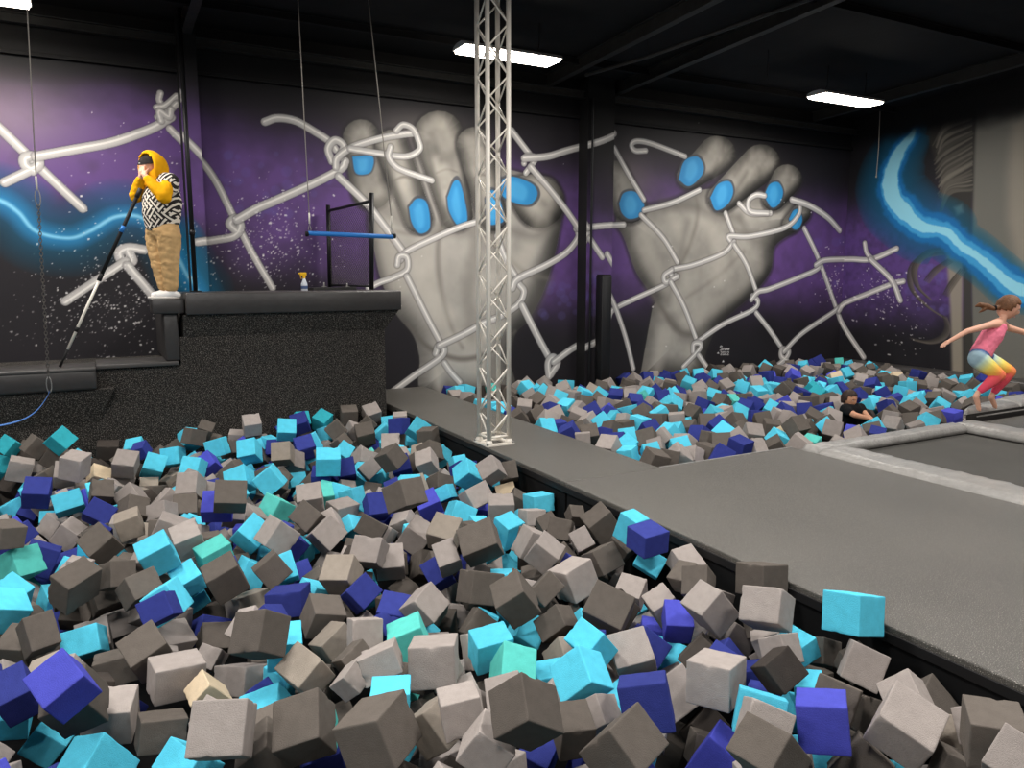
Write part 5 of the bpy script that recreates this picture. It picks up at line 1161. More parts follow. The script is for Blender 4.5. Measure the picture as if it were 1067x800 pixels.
g 2492 7102 -153 904 -396 72 -144 191 183 182 6|light grey foam cube, nearest light grey one below the platform corner
d 8444 5649 -88 72 160 789 -589 175 175 175 0|brownish grey foam cube, nearest brownish grey one right of the child
b -581 7283 -417 178 -214 -839 -468 147 135 165 0|navy blue foam cube, nearest navy blue one above the flat navy cube
g 2087 4219 -330 783 11 -563 -265 184 184 184 1|light grey foam cube, nearest such below and left of the tall cyan cube
g 2211 7086 -253 44 580 757 -298 191 192 137 2|light grey foam cube, nearest such below and right of the tallest teal cube
c 2071 7287 -200 910 -223 341 -73 144 145 145 2|cyan foam cube, nearest cyan one below and right of the tallest teal cube
g -314 7495 -179 660 -228 329 636 177 158 177 5|light grey foam cube, nearest light grey one left of the far cream cube
d 1242 6489 -212 896 -374 215 104 180 175 174 2|brownish grey foam cube, nearest such below and left of the tallest teal cube
c 4083 6783 -80 424 -904 35 43 175 175 175 1|cyan foam cube, nearest cyan one below and left of the padded post
g 6593 4946 -99 736 495 -17 461 175 175 175 1|light grey foam cube, nearest light grey one below the child
c -330 5286 -455 190 -576 -795 -13 165 155 146 2|cyan foam cube, nearest cyan one below the flat navy cube
d 6070 6757 -101 707 -275 318 -568 175 175 175 0|brownish grey foam cube, nearest brownish grey one below and left of the painted signature
b 4200 6501 -91 289 327 900 16 175 175 175 3|navy blue foam cube, nearest navy blue one below and left of the padded post
g -502 3387 -338 155 391 -299 857 134 134 134 1|light grey foam cube, nearest such below and left of the big violet cube
d 4269 6228 -68 580 -135 618 -514 175 175 175 1|brownish grey foam cube, nearest brownish grey one below the padded post
d 4310 5075 -59 596 640 427 228 155 155 155 3|brownish grey foam cube, nearest brownish grey one above the walkway corner
d 2295 3910 -344 310 82 638 700 157 157 157 1|brownish grey foam cube, nearest such below and right of the tall cyan cube
b 6862 4921 -89 131 -941 -259 -175 149 149 149 3|navy blue foam cube, nearest navy blue one below and right of the child
d 2827 5114 -255 524 -160 626 555 163 163 163 0|brownish grey foam cube, nearest brownish grey one above the tall cyan cube
d 4676 5832 -71 401 -47 299 864 175 175 175 0|brownish grey foam cube, nearest brownish grey one below and right of the padded post
c 7757 4977 -63 517 667 531 81 175 175 175 3|cyan foam cube, nearest cyan one left of the jumping girl's feet
c 6196 7252 -68 600 -480 22 -640 175 175 175 2|cyan foam cube, nearest cyan one above the walkway corner
d 1069 7729 -157 440 -803 -291 275 153 138 147 1|brownish grey foam cube, nearest brownish grey one left of the tallest teal cube
g 4089 6088 -66 658 -242 -694 -162 149 149 149 4|light grey foam cube, nearest light grey one below the padded post
c 5887 5311 -95 943 230 194 -142 155 155 155 2|cyan foam cube, nearest cyan one below and left of the child
d 5239 5402 -102 34 494 -453 741 175 175 175 1|brownish grey foam cube, nearest brownish grey one right of the walkway corner
t 543 7769 -443 177 505 834 136 168 168 168 4|tan foam cube, nearest tan one above and left of the shaded mint cube
d 6932 7192 -92 223 -578 -739 265 175 175 175 3|brownish grey foam cube, nearest brownish grey one below the painted signature
d 5297 5634 -96 585 -479 -402 516 149 149 149 1|brownish grey foam cube, nearest brownish grey one above and right of the walkway corner
b 8343 5872 -71 175 745 191 615 155 155 155 3|navy blue foam cube, nearest navy blue one right of the child
g 7509 4918 -89 796 199 511 -256 152 152 152 3|light grey foam cube, nearest such below and left of the jumping girl's feet
g 927 5737 -262 754 -528 57 388 154 145 156 2|light grey foam cube, nearest such above and left of the long navy cube
c 2846 6668 -210 382 350 844 135 148 154 134 0|bright cyan foam cube just below the foot of the truss tower
d 2861 3772 -165 767 -287 491 -297 144 167 164 0|brownish grey foam cube, nearest such left of the navy deck-edge cube
d 600 5095 -642 85 285 954 -45 153 196 147 2|brownish grey foam cube, nearest brownish grey one below the shaded mint cube
g 2360 7898 -132 802 -559 130 164 152 152 151 5|light grey foam cube, nearest light grey one right of the tallest teal cube
d 4133 7453 -87 617 685 -377 91 175 175 175 2|brownish grey foam cube, nearest brownish grey one below and left of the padded post
c 4364 5750 -85 224 126 855 -451 155 155 155 2|cyan foam cube, nearest cyan one above and left of the walkway corner
'''
REST = '''
-561 5178 -438 51 -1 58 63 176 8
-322 5073 -542 0 30 -28 -90 169 3
-378 4604 -511 26 57 -3 -77 195 1
460 2887 -262 9 -79 -2 59 173 1
679 3965 -478 6 -7 -96 -21 180 1
2245 2931 -406 9 5 -98 6 191 1
2463 2866 -452 70 -10 51 46 185 5
2593 3398 -393 69 -27 54 -37 166 5
2626 1527 -122 54 -5 77 -32 127 8
2456 1913 -423 4 -38 -83 39 193 5
2873 2651 -235 30 6 -82 -45 123 1
-791 8175 -536 43 -44 -70 -34 165 1
-639 6275 -295 51 11 57 61 180 4
-226 5966 -478 4 -63 -74 -16 171 3
85 5833 -225 1 9 98 5 161 0
169 6130 -412 90 -38 10 9 187 8
-531 5724 -537 83 -30 45 2 172 6
-509 5469 -480 22 -75 -58 16 162 0
-383 5902 -495 61 -33 13 70 185 3
626 6239 -325 25 27 86 -33 155 1
1021 6625 -269 64 -16 29 68 153 5
434 6696 -321 12 36 -7 -91 176 0
1132 6139 -320 70 -34 61 -1 147 0
963 6326 -345 24 -41 -66 -57 158 0
701 5953 -426 15 42 79 -39 163 3
574 4529 -206 71 -33 18 59 162 3
1339 5105 -500 28 -55 -77 6 168 0
1397 5362 -277 77 -38 14 48 171 0
1344 4689 -335 43 -14 82 -32 165 0
1972 5609 -361 14 54 72 -39 176 3
2578 5302 -306 75 -22 40 45 159 4
2229 5524 -388 78 -34 38 -35 149 1
2304 5189 -354 5 -62 50 58 161 3
2135 4495 -205 15 -48 -85 5 152 1
1754 5234 -368 65 -59 -3 46 150 0
1471 4912 -350 13 -36 -88 26 161 1
1727 4846 -419 2 -33 -77 -52 164 3
1820 4289 -286 26 65 65 -26 157 1
2539 4689 -598 33 -56 -75 -6 170 5
1276 4335 -314 54 -77 -6 31 146 1
1915 4507 -602 51 -77 -15 32 174 0
1383 4489 -441 71 -37 26 52 170 5
1553 3828 -342 75 -1 50 40 152 8
1816 4080 -532 0 68 68 -21 135 0
2700 4234 -246 84 -37 15 -34 146 0
2862 3950 -405 4 -58 -68 42 144 0
2514 3658 -440 91 -34 20 -2 181 2
-842 8219 -217 70 -10 39 57 168 7
-399 8125 -114 41 45 -22 75 155 1
-222 8081 -195 24 -26 -78 -51 156 5
-634 8253 -120 91 -29 24 5 176 1
209 8254 -217 88 -40 21 7 146 0
113 7577 -311 78 -59 9 13 185 0
-463 7664 -247 70 -49 43 25 163 1
-194 7590 -387 61 78 -10 -2 182 0
260 8055 -126 73 -35 36 46 152 5
486 8241 -305 38 17 88 20 181 1
598 8113 -189 5 -32 78 52 144 1
1191 8086 -132 4 -13 -98 -11 148 0
770 8233 -123 92 -28 7 21 177 5
975 6849 -173 38 -5 75 53 164 1
1040 7935 -324 14 13 80 -55 169 5
1362 8057 -168 52 -83 9 -9 145 1
229 8077 -341 11 -24 -94 17 144 1
353 7900 -371 15 -18 -75 -60 133 0
612 8037 -450 43 -76 -40 -24 175 0
674 7428 -280 91 -38 -3 13 149 6
764 6953 -323 48 -81 -31 0 173 0
940 7191 -341 66 2 -58 -46 150 1
336 7255 -399 2 40 90 -11 177 1
497 6892 -360 59 -29 39 -62 162 5
1724 8256 -151 70 -43 18 53 154 3
1885 8245 -31 18 61 74 -18 149 7
2559 8054 -118 65 -62 38 16 156 1
1474 7862 -180 14 -43 -88 -4 144 5
1939 8282 -248 68 7 0 71 158 1
1843 7654 -168 60 -57 47 27 177 5
2097 7988 -158 66 -31 67 6 149 5
2127 7565 -183 81 -34 45 5 145 1
2027 7787 -302 70 59 -19 31 174 0
1817 7471 -296 14 -98 9 -2 157 5
1812 7727 -430 7 -95 -24 -16 194 0
1464 8240 -248 85 -22 38 27 149 0
1487 7617 -175 84 -15 20 46 153 3
1279 7486 -209 77 -26 11 56 153 1
1645 6521 -228 82 -52 11 -14 157 3
1571 7303 -553 60 17 0 77 195 3
1650 6884 -377 87 -22 41 -7 171 1
1837 6456 -364 21 53 74 -33 150 0
1958 6689 -352 72 -53 2 43 169 5
1693 6065 -283 64 61 44 7 172 5
2130 6895 -334 25 53 77 23 151 5
2232 6695 -330 54 -64 -51 14 157 5
2061 6408 -403 25 -80 -46 -27 152 1
1650 6305 -335 87 32 -3 -33 177 6
2571 7687 -335 24 75 5 -59 153 3
2860 7831 -53 3 -82 -55 -9 151 0
2836 8145 -144 92 -27 -1 -23 138 5
2695 7874 -199 68 -59 36 21 176 5
2888 7796 -299 60 -79 2 -1 172 1
2859 7439 -219 85 -49 9 -9 156 5
2747 5932 -193 49 -86 -2 11 183 3
2502 6418 -184 22 48 79 -29 151 1
2445 6072 -314 87 -31 33 -14 141 5
2489 5690 -341 78 12 42 -43 151 1
2429 7283 -350 42 -31 -82 17 186 1
2847 5336 -237 21 -65 -51 -50 156 9
4239 9604 -119 52 -37 44 62 175 3
4680 9582 -131 12 27 94 -9 175 2
4225 9363 -82 28 64 -2 -70 175 5
4449 9530 -92 57 -56 -51 -30 175 5
4107 9127 -98 57 -40 42 57 175 0
4195 8912 -92 79 11 -55 22 175 0
4150 8650 -87 25 91 29 3 175 1
4902 9125 -100 56 -13 65 47 175 1
4449 8262 -108 41 34 -7 -83 175 2
5415 9578 -82 15 27 -26 -90 175 0
4137 8397 -111 15 -54 -81 -4 175 5
4165 8157 -94 11 69 -7 69 175 5
4179 7923 -102 57 54 55 -24 175 5
4169 7690 -105 69 -18 -52 -45 158 3
5560 9494 -175 10 46 -79 -36 175 5
5742 9593 -101 15 33 -32 87 175 0
5380 9030 -112 12 -69 -53 46 175 5
5199 9165 -60 19 -77 54 24 175 5
5244 9407 -83 73 -21 -16 -61 175 0
5026 8780 -100 82 -6 51 -21 175 0
4932 8374 -100 8 -83 -19 49 175 1
5399 8802 -93 63 -54 -17 52 175 0
5779 9091 -100 57 52 6 61 175 0
6265 8904 -100 85 -44 22 -13 175 1
6477 9025 -100 65 -51 13 -52 175 0
5983 9374 -100 4 98 9 -5 175 5
5256 8389 -100 44 -41 -2 -79 175 5
5001 8152 -100 29 -49 -81 -3 175 0
4729 7724 -100 48 -66 -47 -32 175 3
4517 8014 -92 69 -23 50 44 175 0
4414 7526 -100 40 -52 30 -67 175 1
4367 7208 -100 41 63 -64 11 175 0
5021 7846 -100 81 -10 53 17 175 5
5517 8499 -98 66 -36 -54 -35 175 0
5754 8561 -106 67 -37 -41 48 175 5
5966 8700 -101 40 10 -40 81 175 8
5370 7973 -94 27 -56 54 -56 175 1
4792 7267 -103 12 65 42 -60 175 0
5108 7382 -95 36 -17 -38 -82 175 3
4488 6966 -118 94 7 20 22 175 1
4278 6854 -101 65 4 2 -75 155 3
5065 7625 -105 91 -7 -37 -3 175 0
4622 7425 -98 42 52 4 73 175 0
5841 8326 -91 87 -15 36 -26 175 5
6040 8223 -102 54 70 18 41 175 3
5510 7711 -93 17 0 -97 5 175 0
5209 7162 -103 52 24 11 80 175 3
5609 8046 -106 19 31 -32 -86 175 1
6821 9001 -100 7 -96 19 11 175 1
7157 9268 -92 8 24 -30 91 175 0
7157 9521 -112 65 34 40 54 175 3
7497 9420 -100 62 25 -61 -41 175 3
7640 9145 -87 10 -75 27 58 175 3
7032 8799 -89 48 11 -74 45 175 0
7296 8843 -113 5 84 -13 50 175 0
7127 8431 -79 65 32 -64 19 175 1
6416 8447 -100 11 73 66 -4 175 0
6208 8139 -103 16 82 45 -28 175 0
6470 8131 -100 30 8 74 -58 175 5
6200 7868 -99 4 -51 -41 -74 175 6
6747 8268 -98 33 -26 30 -84 175 3
6372 7671 -75 92 -33 3 -17 175 3
6748 7964 -117 83 18 29 42 175 5
6314 7459 -104 90 13 -36 -15 152 5
5985 7740 -100 20 1 -26 93 175 3
5724 7247 -110 6 -28 -35 -88 175 3
6050 7488 -104 78 21 21 54 175 0
5952 7269 -125 24 2 -40 -87 158 1
5500 7230 -114 12 4 -14 -97 175 5
5121 6538 -87 2 -82 54 10 175 5
5679 7532 -107 10 -39 -52 74 175 1
5558 7015 -93 47 -17 34 78 175 1
4771 7003 -119 77 37 36 -35 175 0
4407 6643 -115 64 -15 53 -51 158 1
4796 6747 -93 25 -89 7 -34 175 5
4707 6472 -114 53 -37 -26 70 175 1
4914 6533 -114 74 66 2 7 175 1
5107 6761 -109 83 -7 -53 6 175 0
5103 6958 -118 19 -34 -68 -60 175 5
5429 6596 -94 63 -72 -13 20 175 1
5608 6765 -73 49 -27 40 -71 175 5
4491 6324 -110 23 65 -71 2 146 3
5030 6238 -102 67 32 20 -63 175 3
4666 6135 -131 50 32 12 -79 175 5
4897 5886 -83 17 26 -87 -35 149 0
5093 6017 -98 25 -19 70 62 175 5
4600 5600 -100 24 29 -87 27 146 0
4440 6000 -130 88 -19 38 17 175 3
4399 5429 -94 74 37 50 21 152 5
7790 9305 -113 54 -17 80 15 175 3
7282 8614 -110 42 14 -88 3 175 0
8064 9237 -100 16 -37 -49 76 175 1
7668 8652 -100 21 -92 -27 -12 175 5
8468 9306 -100 87 -38 5 -29 175 5
8090 8855 -100 57 -74 -26 -20 175 3
9226 9619 -117 29 26 60 -68 175 1
9007 9566 -88 63 -25 -56 45 175 2
8641 9115 -100 33 75 13 54 175 5
8457 8746 -100 36 -21 -17 -88 175 1
9207 9391 -95 10 78 38 47 175 0
8750 8771 -100 49 -18 26 80 175 1
9502 9254 -100 86 -14 44 13 175 0
10170 9511 -88 43 3 84 29 175 5
9971 9322 -100 25 26 -92 -10 175 1
9357 8726 -100 12 -10 63 -75 175 3
10016 9081 -100 5 -57 -80 -13 175 1
10447 9175 -100 9 73 -9 65 175 3
9730 8523 -100 41 -54 -3 72 175 4
11542 9545 -71 87 -34 -16 -28 175 3
10393 9584 -112 53 -77 -33 -2 175 2
10039 8857 -100 38 37 18 81 175 0
10269 8733 -100 94 27 -10 12 175 0
7451 8136 -90 85 22 -38 -27 175 0
7697 8226 -110 6 71 -51 46 175 1
8022 8410 -104 57 39 -70 -11 175 3
7935 8159 -93 68 -28 55 -35 175 0
8162 8054 -105 6 -93 -29 19 175 5
8605 8227 -100 6 -24 -89 36 175 0
7910 7516 -100 98 16 -1 -6 175 5
8159 7610 -119 68 16 42 -57 175 5
8348 7484 -81 36 86 32 10 175 1
8985 8107 -100 8 87 -45 -5 175 3
8618 7536 -105 44 72 -42 30 175 1
9209 7900 -100 23 -10 11 95 175 1
8330 7147 -100 2 -65 72 18 175 3
8730 7317 -77 40 -64 11 -63 175 7
6902 8112 -139 34 70 61 -7 175 5
6676 7676 -106 43 7 6 89 175 0
5901 6966 -86 18 -63 26 69 175 1
6516 7855 -105 2 21 -23 -94 175 3
6878 7559 -86 77 60 13 6 175 0
7108 7815 -98 76 -34 -52 -14 175 0
6588 7131 -100 52 -60 52 -28 175 3
7141 7582 -102 51 -59 5 61 175 5
7153 7228 -106 36 64 -58 32 149 6
7341 7227 -102 4 73 67 -9 175 1
7117 6792 -98 2 -42 -32 84 175 3
6884 6736 -99 13 54 74 36 175 3
6646 6615 -121 88 -32 31 -12 175 5
7499 6936 -109 55 51 -58 -29 175 0
7120 6543 -108 52 62 57 -6 175 5
7509 6700 -92 35 50 -6 78 175 4
7806 6804 -105 82 -23 37 -35 175 0
7350 6505 -116 17 65 -27 67 175 0
7068 6289 -97 48 83 1 -26 175 3
7828 6587 -83 69 -10 71 1 175 1
7393 6273 -108 7 -45 -84 27 175 3
6857 6182 -111 25 17 -9 94 175 0
6181 6508 -88 17 18 -20 94 175 5
5833 6258 -103 17 82 44 -30 175 1
6418 6605 -108 65 -74 -10 -8 175 0
6063 6300 -100 10 62 8 76 175 0
6081 6076 -87 33 -65 -64 -20 175 1
5772 6032 -93 11 -56 -69 -42 175 3
6561 6227 -100 68 32 -53 35 175 3
6457 6042 -100 41 -86 19 -20 175 1
6285 5755 -113 3 -30 -94 -10 175 1
5298 6156 -135 11 -83 49 -21 175 5
5500 6183 -129 30 -2 62 -71 175 1
5645 6530 -92 23 -69 27 62 175 0
5348 5834 -110 9 48 -4 -86 175 3
5001 5672 -130 61 -59 -46 -22 175 0
5639 5790 -108 40 -17 -52 -72 175 5
5576 5544 -93 27 87 -29 25 158 0
6188 5467 -81 11 -9 46 -87 152 9
6803 5986 -107 0 93 -17 -29 175 0
6712 5773 -111 64 45 -56 -24 175 0
6415 5435 -83 19 -58 -66 42 175 1
6596 5577 -123 11 94 29 8 175 5
4809 5500 -114 48 -26 -28 -78 175 5
4937 5283 -124 4 64 13 -74 175 1
5900 5845 -110 38 -90 -16 0 155 1
11345 9574 -129 35 82 43 5 175 3
10897 8820 -100 25 43 -43 -74 175 1
10557 8787 -100 5 -98 -6 10 175 0
10680 8305 -100 93 -34 -5 -7 175 5
11284 8609 -100 29 70 -33 -55 175 0
11063 8301 -100 83 47 -27 -2 175 1
10173 7636 -100 84 31 -3 -42 175 0
10184 8086 -100 26 11 80 51 175 9
9726 7704 -100 58 -79 -12 8 175 5
9163 7203 -100 42 90 7 1 175 3
8959 7451 -119 4 90 7 41 175 5
8569 7087 -100 43 -18 -51 -71 175 7
8896 7119 -108 25 -47 -60 -58 175 5
8287 6645 -101 84 -9 -11 50 175 1
8052 6336 -100 89 -14 34 24 175 0
8052 6685 -116 80 41 1 -41 175 1
7541 6112 -87 75 -6 -14 -63 175 3
7753 6158 -118 21 -13 31 91 175 0
7393 5945 -104 1 66 38 64 175 5
7219 5765 -91 51 -55 -10 64 175 0
7023 5858 -88 40 77 -22 -41 175 1
6764 5432 -90 24 -20 -45 -83 155 5
6790 5149 -111 94 8 -19 23 149 4
7022 5071 -107 42 14 58 67 175 1
7210 5226 -100 60 -12 -72 29 175 5
8090 5651 -100 37 70 -13 -58 175 1
7863 5471 -100 22 -11 3 -96 175 0
8533 6224 -132 45 -88 3 8 175 5
9225 6880 -98 53 48 -45 -52 175 1
9940 7253 -100 59 18 45 64 175 3
9348 6657 -102 7 -62 -49 -60 175 3
10694 7623 -100 70 -37 54 26 175 1
10934 7585 -100 85 50 -5 -10 175 9
9674 6630 -100 15 31 -93 -6 175 5
9033 6239 -112 63 -67 10 -36 175 3
10229 6894 -95 16 72 -5 66 175 5
10443 6860 -105 74 -52 28 -29 175 1
10980 7024 -100 7 -94 -28 8 175 0
10834 6687 -100 72 13 12 -65 175 1
11556 7630 -100 61 77 1 -9 175 3
11355 6970 -122 58 25 -45 61 175 5
9519 6032 -100 78 13 -18 -56 175 1
9875 6102 -100 26 24 -47 -80 175 0
8863 5926 -105 3 -36 -66 -64 175 5
8727 5730 -91 17 64 47 57 175 0
7944 5264 -118 56 -75 18 27 175 1
9062 5671 -100 68 -14 -46 -53 175 5
8718 5475 -125 19 17 -78 -56 175 0
8612 5241 -113 44 48 -53 52 175 4
8184 5144 -106 24 90 12 -32 175 1
8361 5348 -133 40 -55 66 -28 175 0
6341 4969 -148 55 59 58 -1 146 0
6254 5223 -173 39 6 72 55 175 1
6086 5069 -120 9 -97 -16 -11 149 6
6948 5599 -118 44 19 -51 70 175 1
10506 7354 -98 13 62 -5 -76 175 1
11359 7936 -100 45 -14 54 69 175 0
10732 7345 -102 40 -47 -76 -16 175 0
9192 6075 -88 53 -53 25 -60 175 5
8544 6013 -110 31 30 65 -62 168 0
11436 6761 -78 69 40 46 -36 175 5
10548 6293 -105 70 35 -14 60 175 1
11234 6533 -100 42 -42 18 77 175 1
10029 5907 -100 81 48 -31 5 175 5
9515 5668 -112 13 -6 89 41 152 0
10707 6086 -95 35 17 91 6 175 5
9851 5551 -108 74 -23 8 -61 155 1
10565 5830 -100 58 -62 44 -25 175 5
11349 6176 -111 5 85 28 42 175 0
11173 5988 -89 39 -60 -52 46 175 1
10528 5532 -100 64 -20 7 -73 175 3
10201 5551 -107 51 54 60 24 152 1
-134 6930 -272 49 17 70 47 147 4
2203 6066 -264 10 46 -79 -36 116 5
957 5540 -377 9 73 -9 65 138 0
749 5254 -361 0 93 -17 -29 110 1
1098 2826 -300 39 -21 24 85 119 1
1434 7533 -365 35 17 91 6 144 3
-741 6961 -404 97 21 2 -6 113 1
1382 3175 -374 26 -57 42 -64 136 0
2599 2170 -377 62 -46 -20 -59 122 5
1308 6019 -386 15 76 -15 -60 112 5
1948 6202 -386 92 -16 -28 15 121 0
-489 4109 -378 55 38 16 72 147 0
-9 5661 -383 61 61 -49 -4 149 5
1900 3930 -350 62 -39 -45 50 154 1
985 5373 -300 84 12 46 -24 120 1
-542 8024 -245 81 21 -21 49 134 0
-314 7153 -307 68 41 -50 -32 141 3
1294 7627 -416 11 -35 -42 82 109 1
500 5453 -238 18 16 81 52 148 0
1101 2443 -379 89 -11 42 7 131 2
1158 3090 -282 24 -66 51 -48 116 1
807 5394 -252 1 98 -17 1 120 4
2537 2371 -288 23 61 -20 71 111 3
-77 7275 -364 60 40 -68 -1 136 3
1261 2649 -238 81 37 42 9 123 0
840 3112 -408 18 -97 -2 -12 115 1
1403 1993 -248 31 85 11 38 153 0
-217 6534 -411 79 21 -3 -56 150 1
87 5253 -312 14 13 2 97 151 1
1787 7170 -301 10 79 -13 -57 142 1
298 5121 -316 38 -36 -21 81 110 0
1996 3709 -378 97 10 -13 -5 125 5
2786 2494 -339 81 34 -42 -14 127 0
1151 5550 -385 95 3 -1 29 162 1
-537 6002 -217 79 -33 47 12 126 3
1259 7114 -308 37 40 -78 -28 138 3
667 3785 -206 60 -3 -55 57 148 3
2129 5605 -155 41 -72 -6 54 158 5
1298 7378 -391 78 10 59 10 110 0
2515 3063 -368 64 30 68 -14 117 4
2131 3701 -288 4 -56 25 78 110 0
1413 4097 -390 2 85 -50 3 124 1
-333 7306 -336 64 3 -72 23 155 0
2493 5022 -409 10 -85 23 -44 159 0
2651 2669 -389 56 47 -64 -16 153 3
2424 4225 -341 32 -32 -70 53 117 2
1270 2996 -214 67 -66 -31 4 121 0
827 2580 -289 13 -56 -71 -38 153 0
2385 3167 -397 70 -6 69 -12 139 0
2836 5675 -209 37 -56 -72 -8 138 5
2500 3923 -241 26 -3 92 27 129 1
1558 2206 -359 40 36 63 -54 166 3
2125 3976 -390 54 29 2 -78 162 1
937 5276 -414 6 -63 74 19 127 5
1762 2178 -296 64 -18 67 32 117 5
1166 4463 -351 45 73 -48 -13 115 1
2820 3062 -388 60 -71 19 28 144 0
1467 7908 -374 64 -68 -27 -20 119 0
2688 6451 -315 59 -67 1 43 114 0
1327 5594 -361 22 -43 -39 -76 116 1
2232 1840 -324 55 -31 -69 -32 114 0
2040 6028 -309 66 51 -53 -9 109 1
2559 7390 -192 59 -4 -54 -58 124 5
1948 2788 -166 68 -35 -62 -8 115 3
2300 2326 -153 93 20 -26 12 132 3
1805 6998 -176 10 -7 56 81 153 1
2646 2859 -285 92 23 14 25 111 0
1884 2298 -282 46 34 -79 14 160 0
2580 2088 -219 9 39 90 7 117 5
517 5822 -289 83 19 -45 -22 137 5
1087 7704 -368 39 20 -80 -38 162 0
1820 3685 -419 24 46 -84 -9 133 5
797 3397 -363 13 -24 -87 39 141 1
1381 6913 -294 64 13 53 53 133 1
-320 6842 -209 91 -29 -17 21 95 0
909 2100 -152 93 -1 33 -1 145 0
-123 7776 -200 46 -15 -58 64 131 2
826 7785 -245 7 -60 -23 75 113 3
688 3539 -384 31 65 -37 57 151 5
2316 6445 -420 20 21 -43 84 162 0
2797 3711 -411 81 -54 4 20 119 0
714 6554 -227 77 -7 29 55 134 0
227 7005 -315 45 66 -28 52 134 8
983 2823 -404 34 -53 66 -39 120 5
185 5056 -204 29 37 -4 -87 134 0
-424 4839 -360 52 -11 79 28 99 1
129 7869 -216 8 -50 -78 -34 131 1
583 5676 -414 27 -82 10 47 140 0
2358 8000 -327 6 -38 91 -2 109 1
2868 2305 -375 1 -70 -69 4 133 1
2878 6406 -255 53 -83 -4 8 113 0
-720 6695 -340 20 -69 -35 59 124 0
1227 6762 -224 37 68 5 -61 155 1
2804 2868 -170 55 -37 -38 63 107 0
-369 8012 -355 89 -41 -11 -8 114 0
2462 6794 -152 14 -71 -67 -2 111 5
2591 4130 -355 83 11 -27 -45 136 3
1099 2606 -368 6 67 12 -72 130 0
110 5428 -367 19 -87 13 41 121 0
2415 7524 -358 47 -47 -68 28 135 6
1088 4150 -404 27 -27 36 84 150 1
-423 3107 -285 23 -62 -50 -53 120 0
1966 1794 -248 13 -63 76 -2 115 0
1435 3484 -418 76 18 -59 -16 160 0
-568 6522 -374 15 -93 -32 -3 114 1
1191 3897 -381 49 74 3 -43 105 0
1634 4642 -359 48 -51 54 44 143 1
-127 3696 -305 49 33 57 -56 142 2
2230 3691 -401 41 3 80 42 113 1
2676 7287 -277 66 25 58 -38 115 2
-433 2888 -168 86 -31 -7 37 136 4
775 8007 -294 48 20 -84 -10 113 5
2343 6535 -270 56 -49 -41 51 119 0
2598 6909 -248 65 -37 64 -13 138 5
-293 3918 -293 57 75 -29 3 144 8
2663 3818 -380 56 80 -9 -16 137 1
2265 3322 -386 49 -34 75 -26 135 5
2366 2144 -247 64 35 58 -33 122 3
122 5796 -410 56 -1 -74 34 111 1
2684 6262 -323 88 -31 -25 23 128 0
850 2359 -274 42 -71 -55 1 137 1
2346 2675 -411 22 -96 -4 -4 112 0
2709 5777 -341 75 -51 37 17 129 5
282 6865 -326 49 -27 -16 80 132 2
1375 6208 -369 70 -18 68 -3 115 0
1151 5227 -382 18 66 37 -61 153 5
1147 2210 -216 12 -17 61 -75 147 0
-179 5019 -184 27 -12 -65 68 110 0
2781 7115 -264 22 -82 -34 -39 112 5
2695 2420 -190 49 -33 -78 -17 128 0
1953 5768 -277 90 37 9 -16 145 0
1337 6750 -396 63 70 1 -29 122 1
2076 4106 -166 67 -40 17 59 114 5
1872 2499 -291 95 24 -7 12 115 5
295 5512 -169 5 11 78 60 136 1
1021 4373 -347 20 -84 -11 -47 141 5
2757 5932 -396 52 34 -72 29 122 8
2692 6076 -406 9 3 -1 -99 112 3
2250 5838 -217 36 -62 27 -63 154 8
1116 4604 -370 56 67 34 -33 123 1
796 5788 -403 35 20 90 13 113 0
-239 4132 -387 2 -26 -81 50 114 0
594 3946 -244 7 -40 -73 53 113 0
70 7352 -366 17 -11 -87 -43 135 0
295 4537 -399 45 3 8 88 118 0
31 7135 -253 17 -82 -43 31 120 0
-245 3204 -415 59 -73 27 -14 128 3
1454 6398 -308 63 66 0 -38 118 5
2476 4391 -355 13 53 60 57 128 5
546 3396 -364 10 -59 -46 64 114 3
163 4684 -382 86 -32 22 29 150 0
-442 7457 -415 39 26 -77 40 134 0
1977 2755 -369 48 1 77 40 134 0
2837 6258 -188 86 49 -1 3 128 5
-445 6932 -395 35 92 4 -5 103 5
1139 7268 -302 24 38 88 -6 125 5
2301 3511 -418 35 89 -26 7 112 1
-571 4042 -273 27 -68 65 -13 126 3
1544 3006 -416 27 95 3 -7 121 1
463 5641 -206 22 21 6 -94 110 5
-53 8003 -274 85 37 27 -22 114 2
1598 2582 -288 33 -41 10 83 147 0
2267 3052 -183 56 -42 18 -67 154 2
669 5452 -305 20 -6 90 -34 122 0
1734 5723 -395 42 -54 46 56 106 1
12 5007 -254 66 -9 55 48 139 1
776 6771 -274 33 92 13 6 126 3
-83 5903 -281 67 41 43 43 148 1
-191 7003 -380 7 -53 -43 -71 112 0
1169 6669 -375 36 71 37 45 131 0
-205 5229 -273 75 -46 -38 25 131 0
2287 7386 -270 75 -49 -24 -36 112 0
-30 8275 -352 36 -23 35 82 122 0
1017 7447 -281 22 48 23 80 128 0
1977 3767 -235 5 52 -84 4 127 5
1341 4545 -229 20 -43 -23 -84 110 2
546 3680 -162 1 53 -59 60 130 0
1218 7888 -173 21 12 82 -50 121 4
580 7293 -366 45 78 -39 15 115 1
2359 7732 -349 26 94 2 -18 112 0
2886 5528 -155 20 -70 47 47 113 5
1070 4839 -383 2 -10 33 93 121 3
2818 7316 -389 77 25 -26 51 153 0
1395 7261 -312 73 10 -55 36 136 5
1858 6003 -419 32 26 -32 84 124 5
2311 4525 -380 15 -37 -11 -90 102 5
1338 2909 -356 52 61 35 -45 158 0
186 3985 -355 97 -10 16 -4 110 0
562 5197 -216 99 -1 -2 -5 132 1
-75 6775 -183 59 -32 -45 -57 134 5
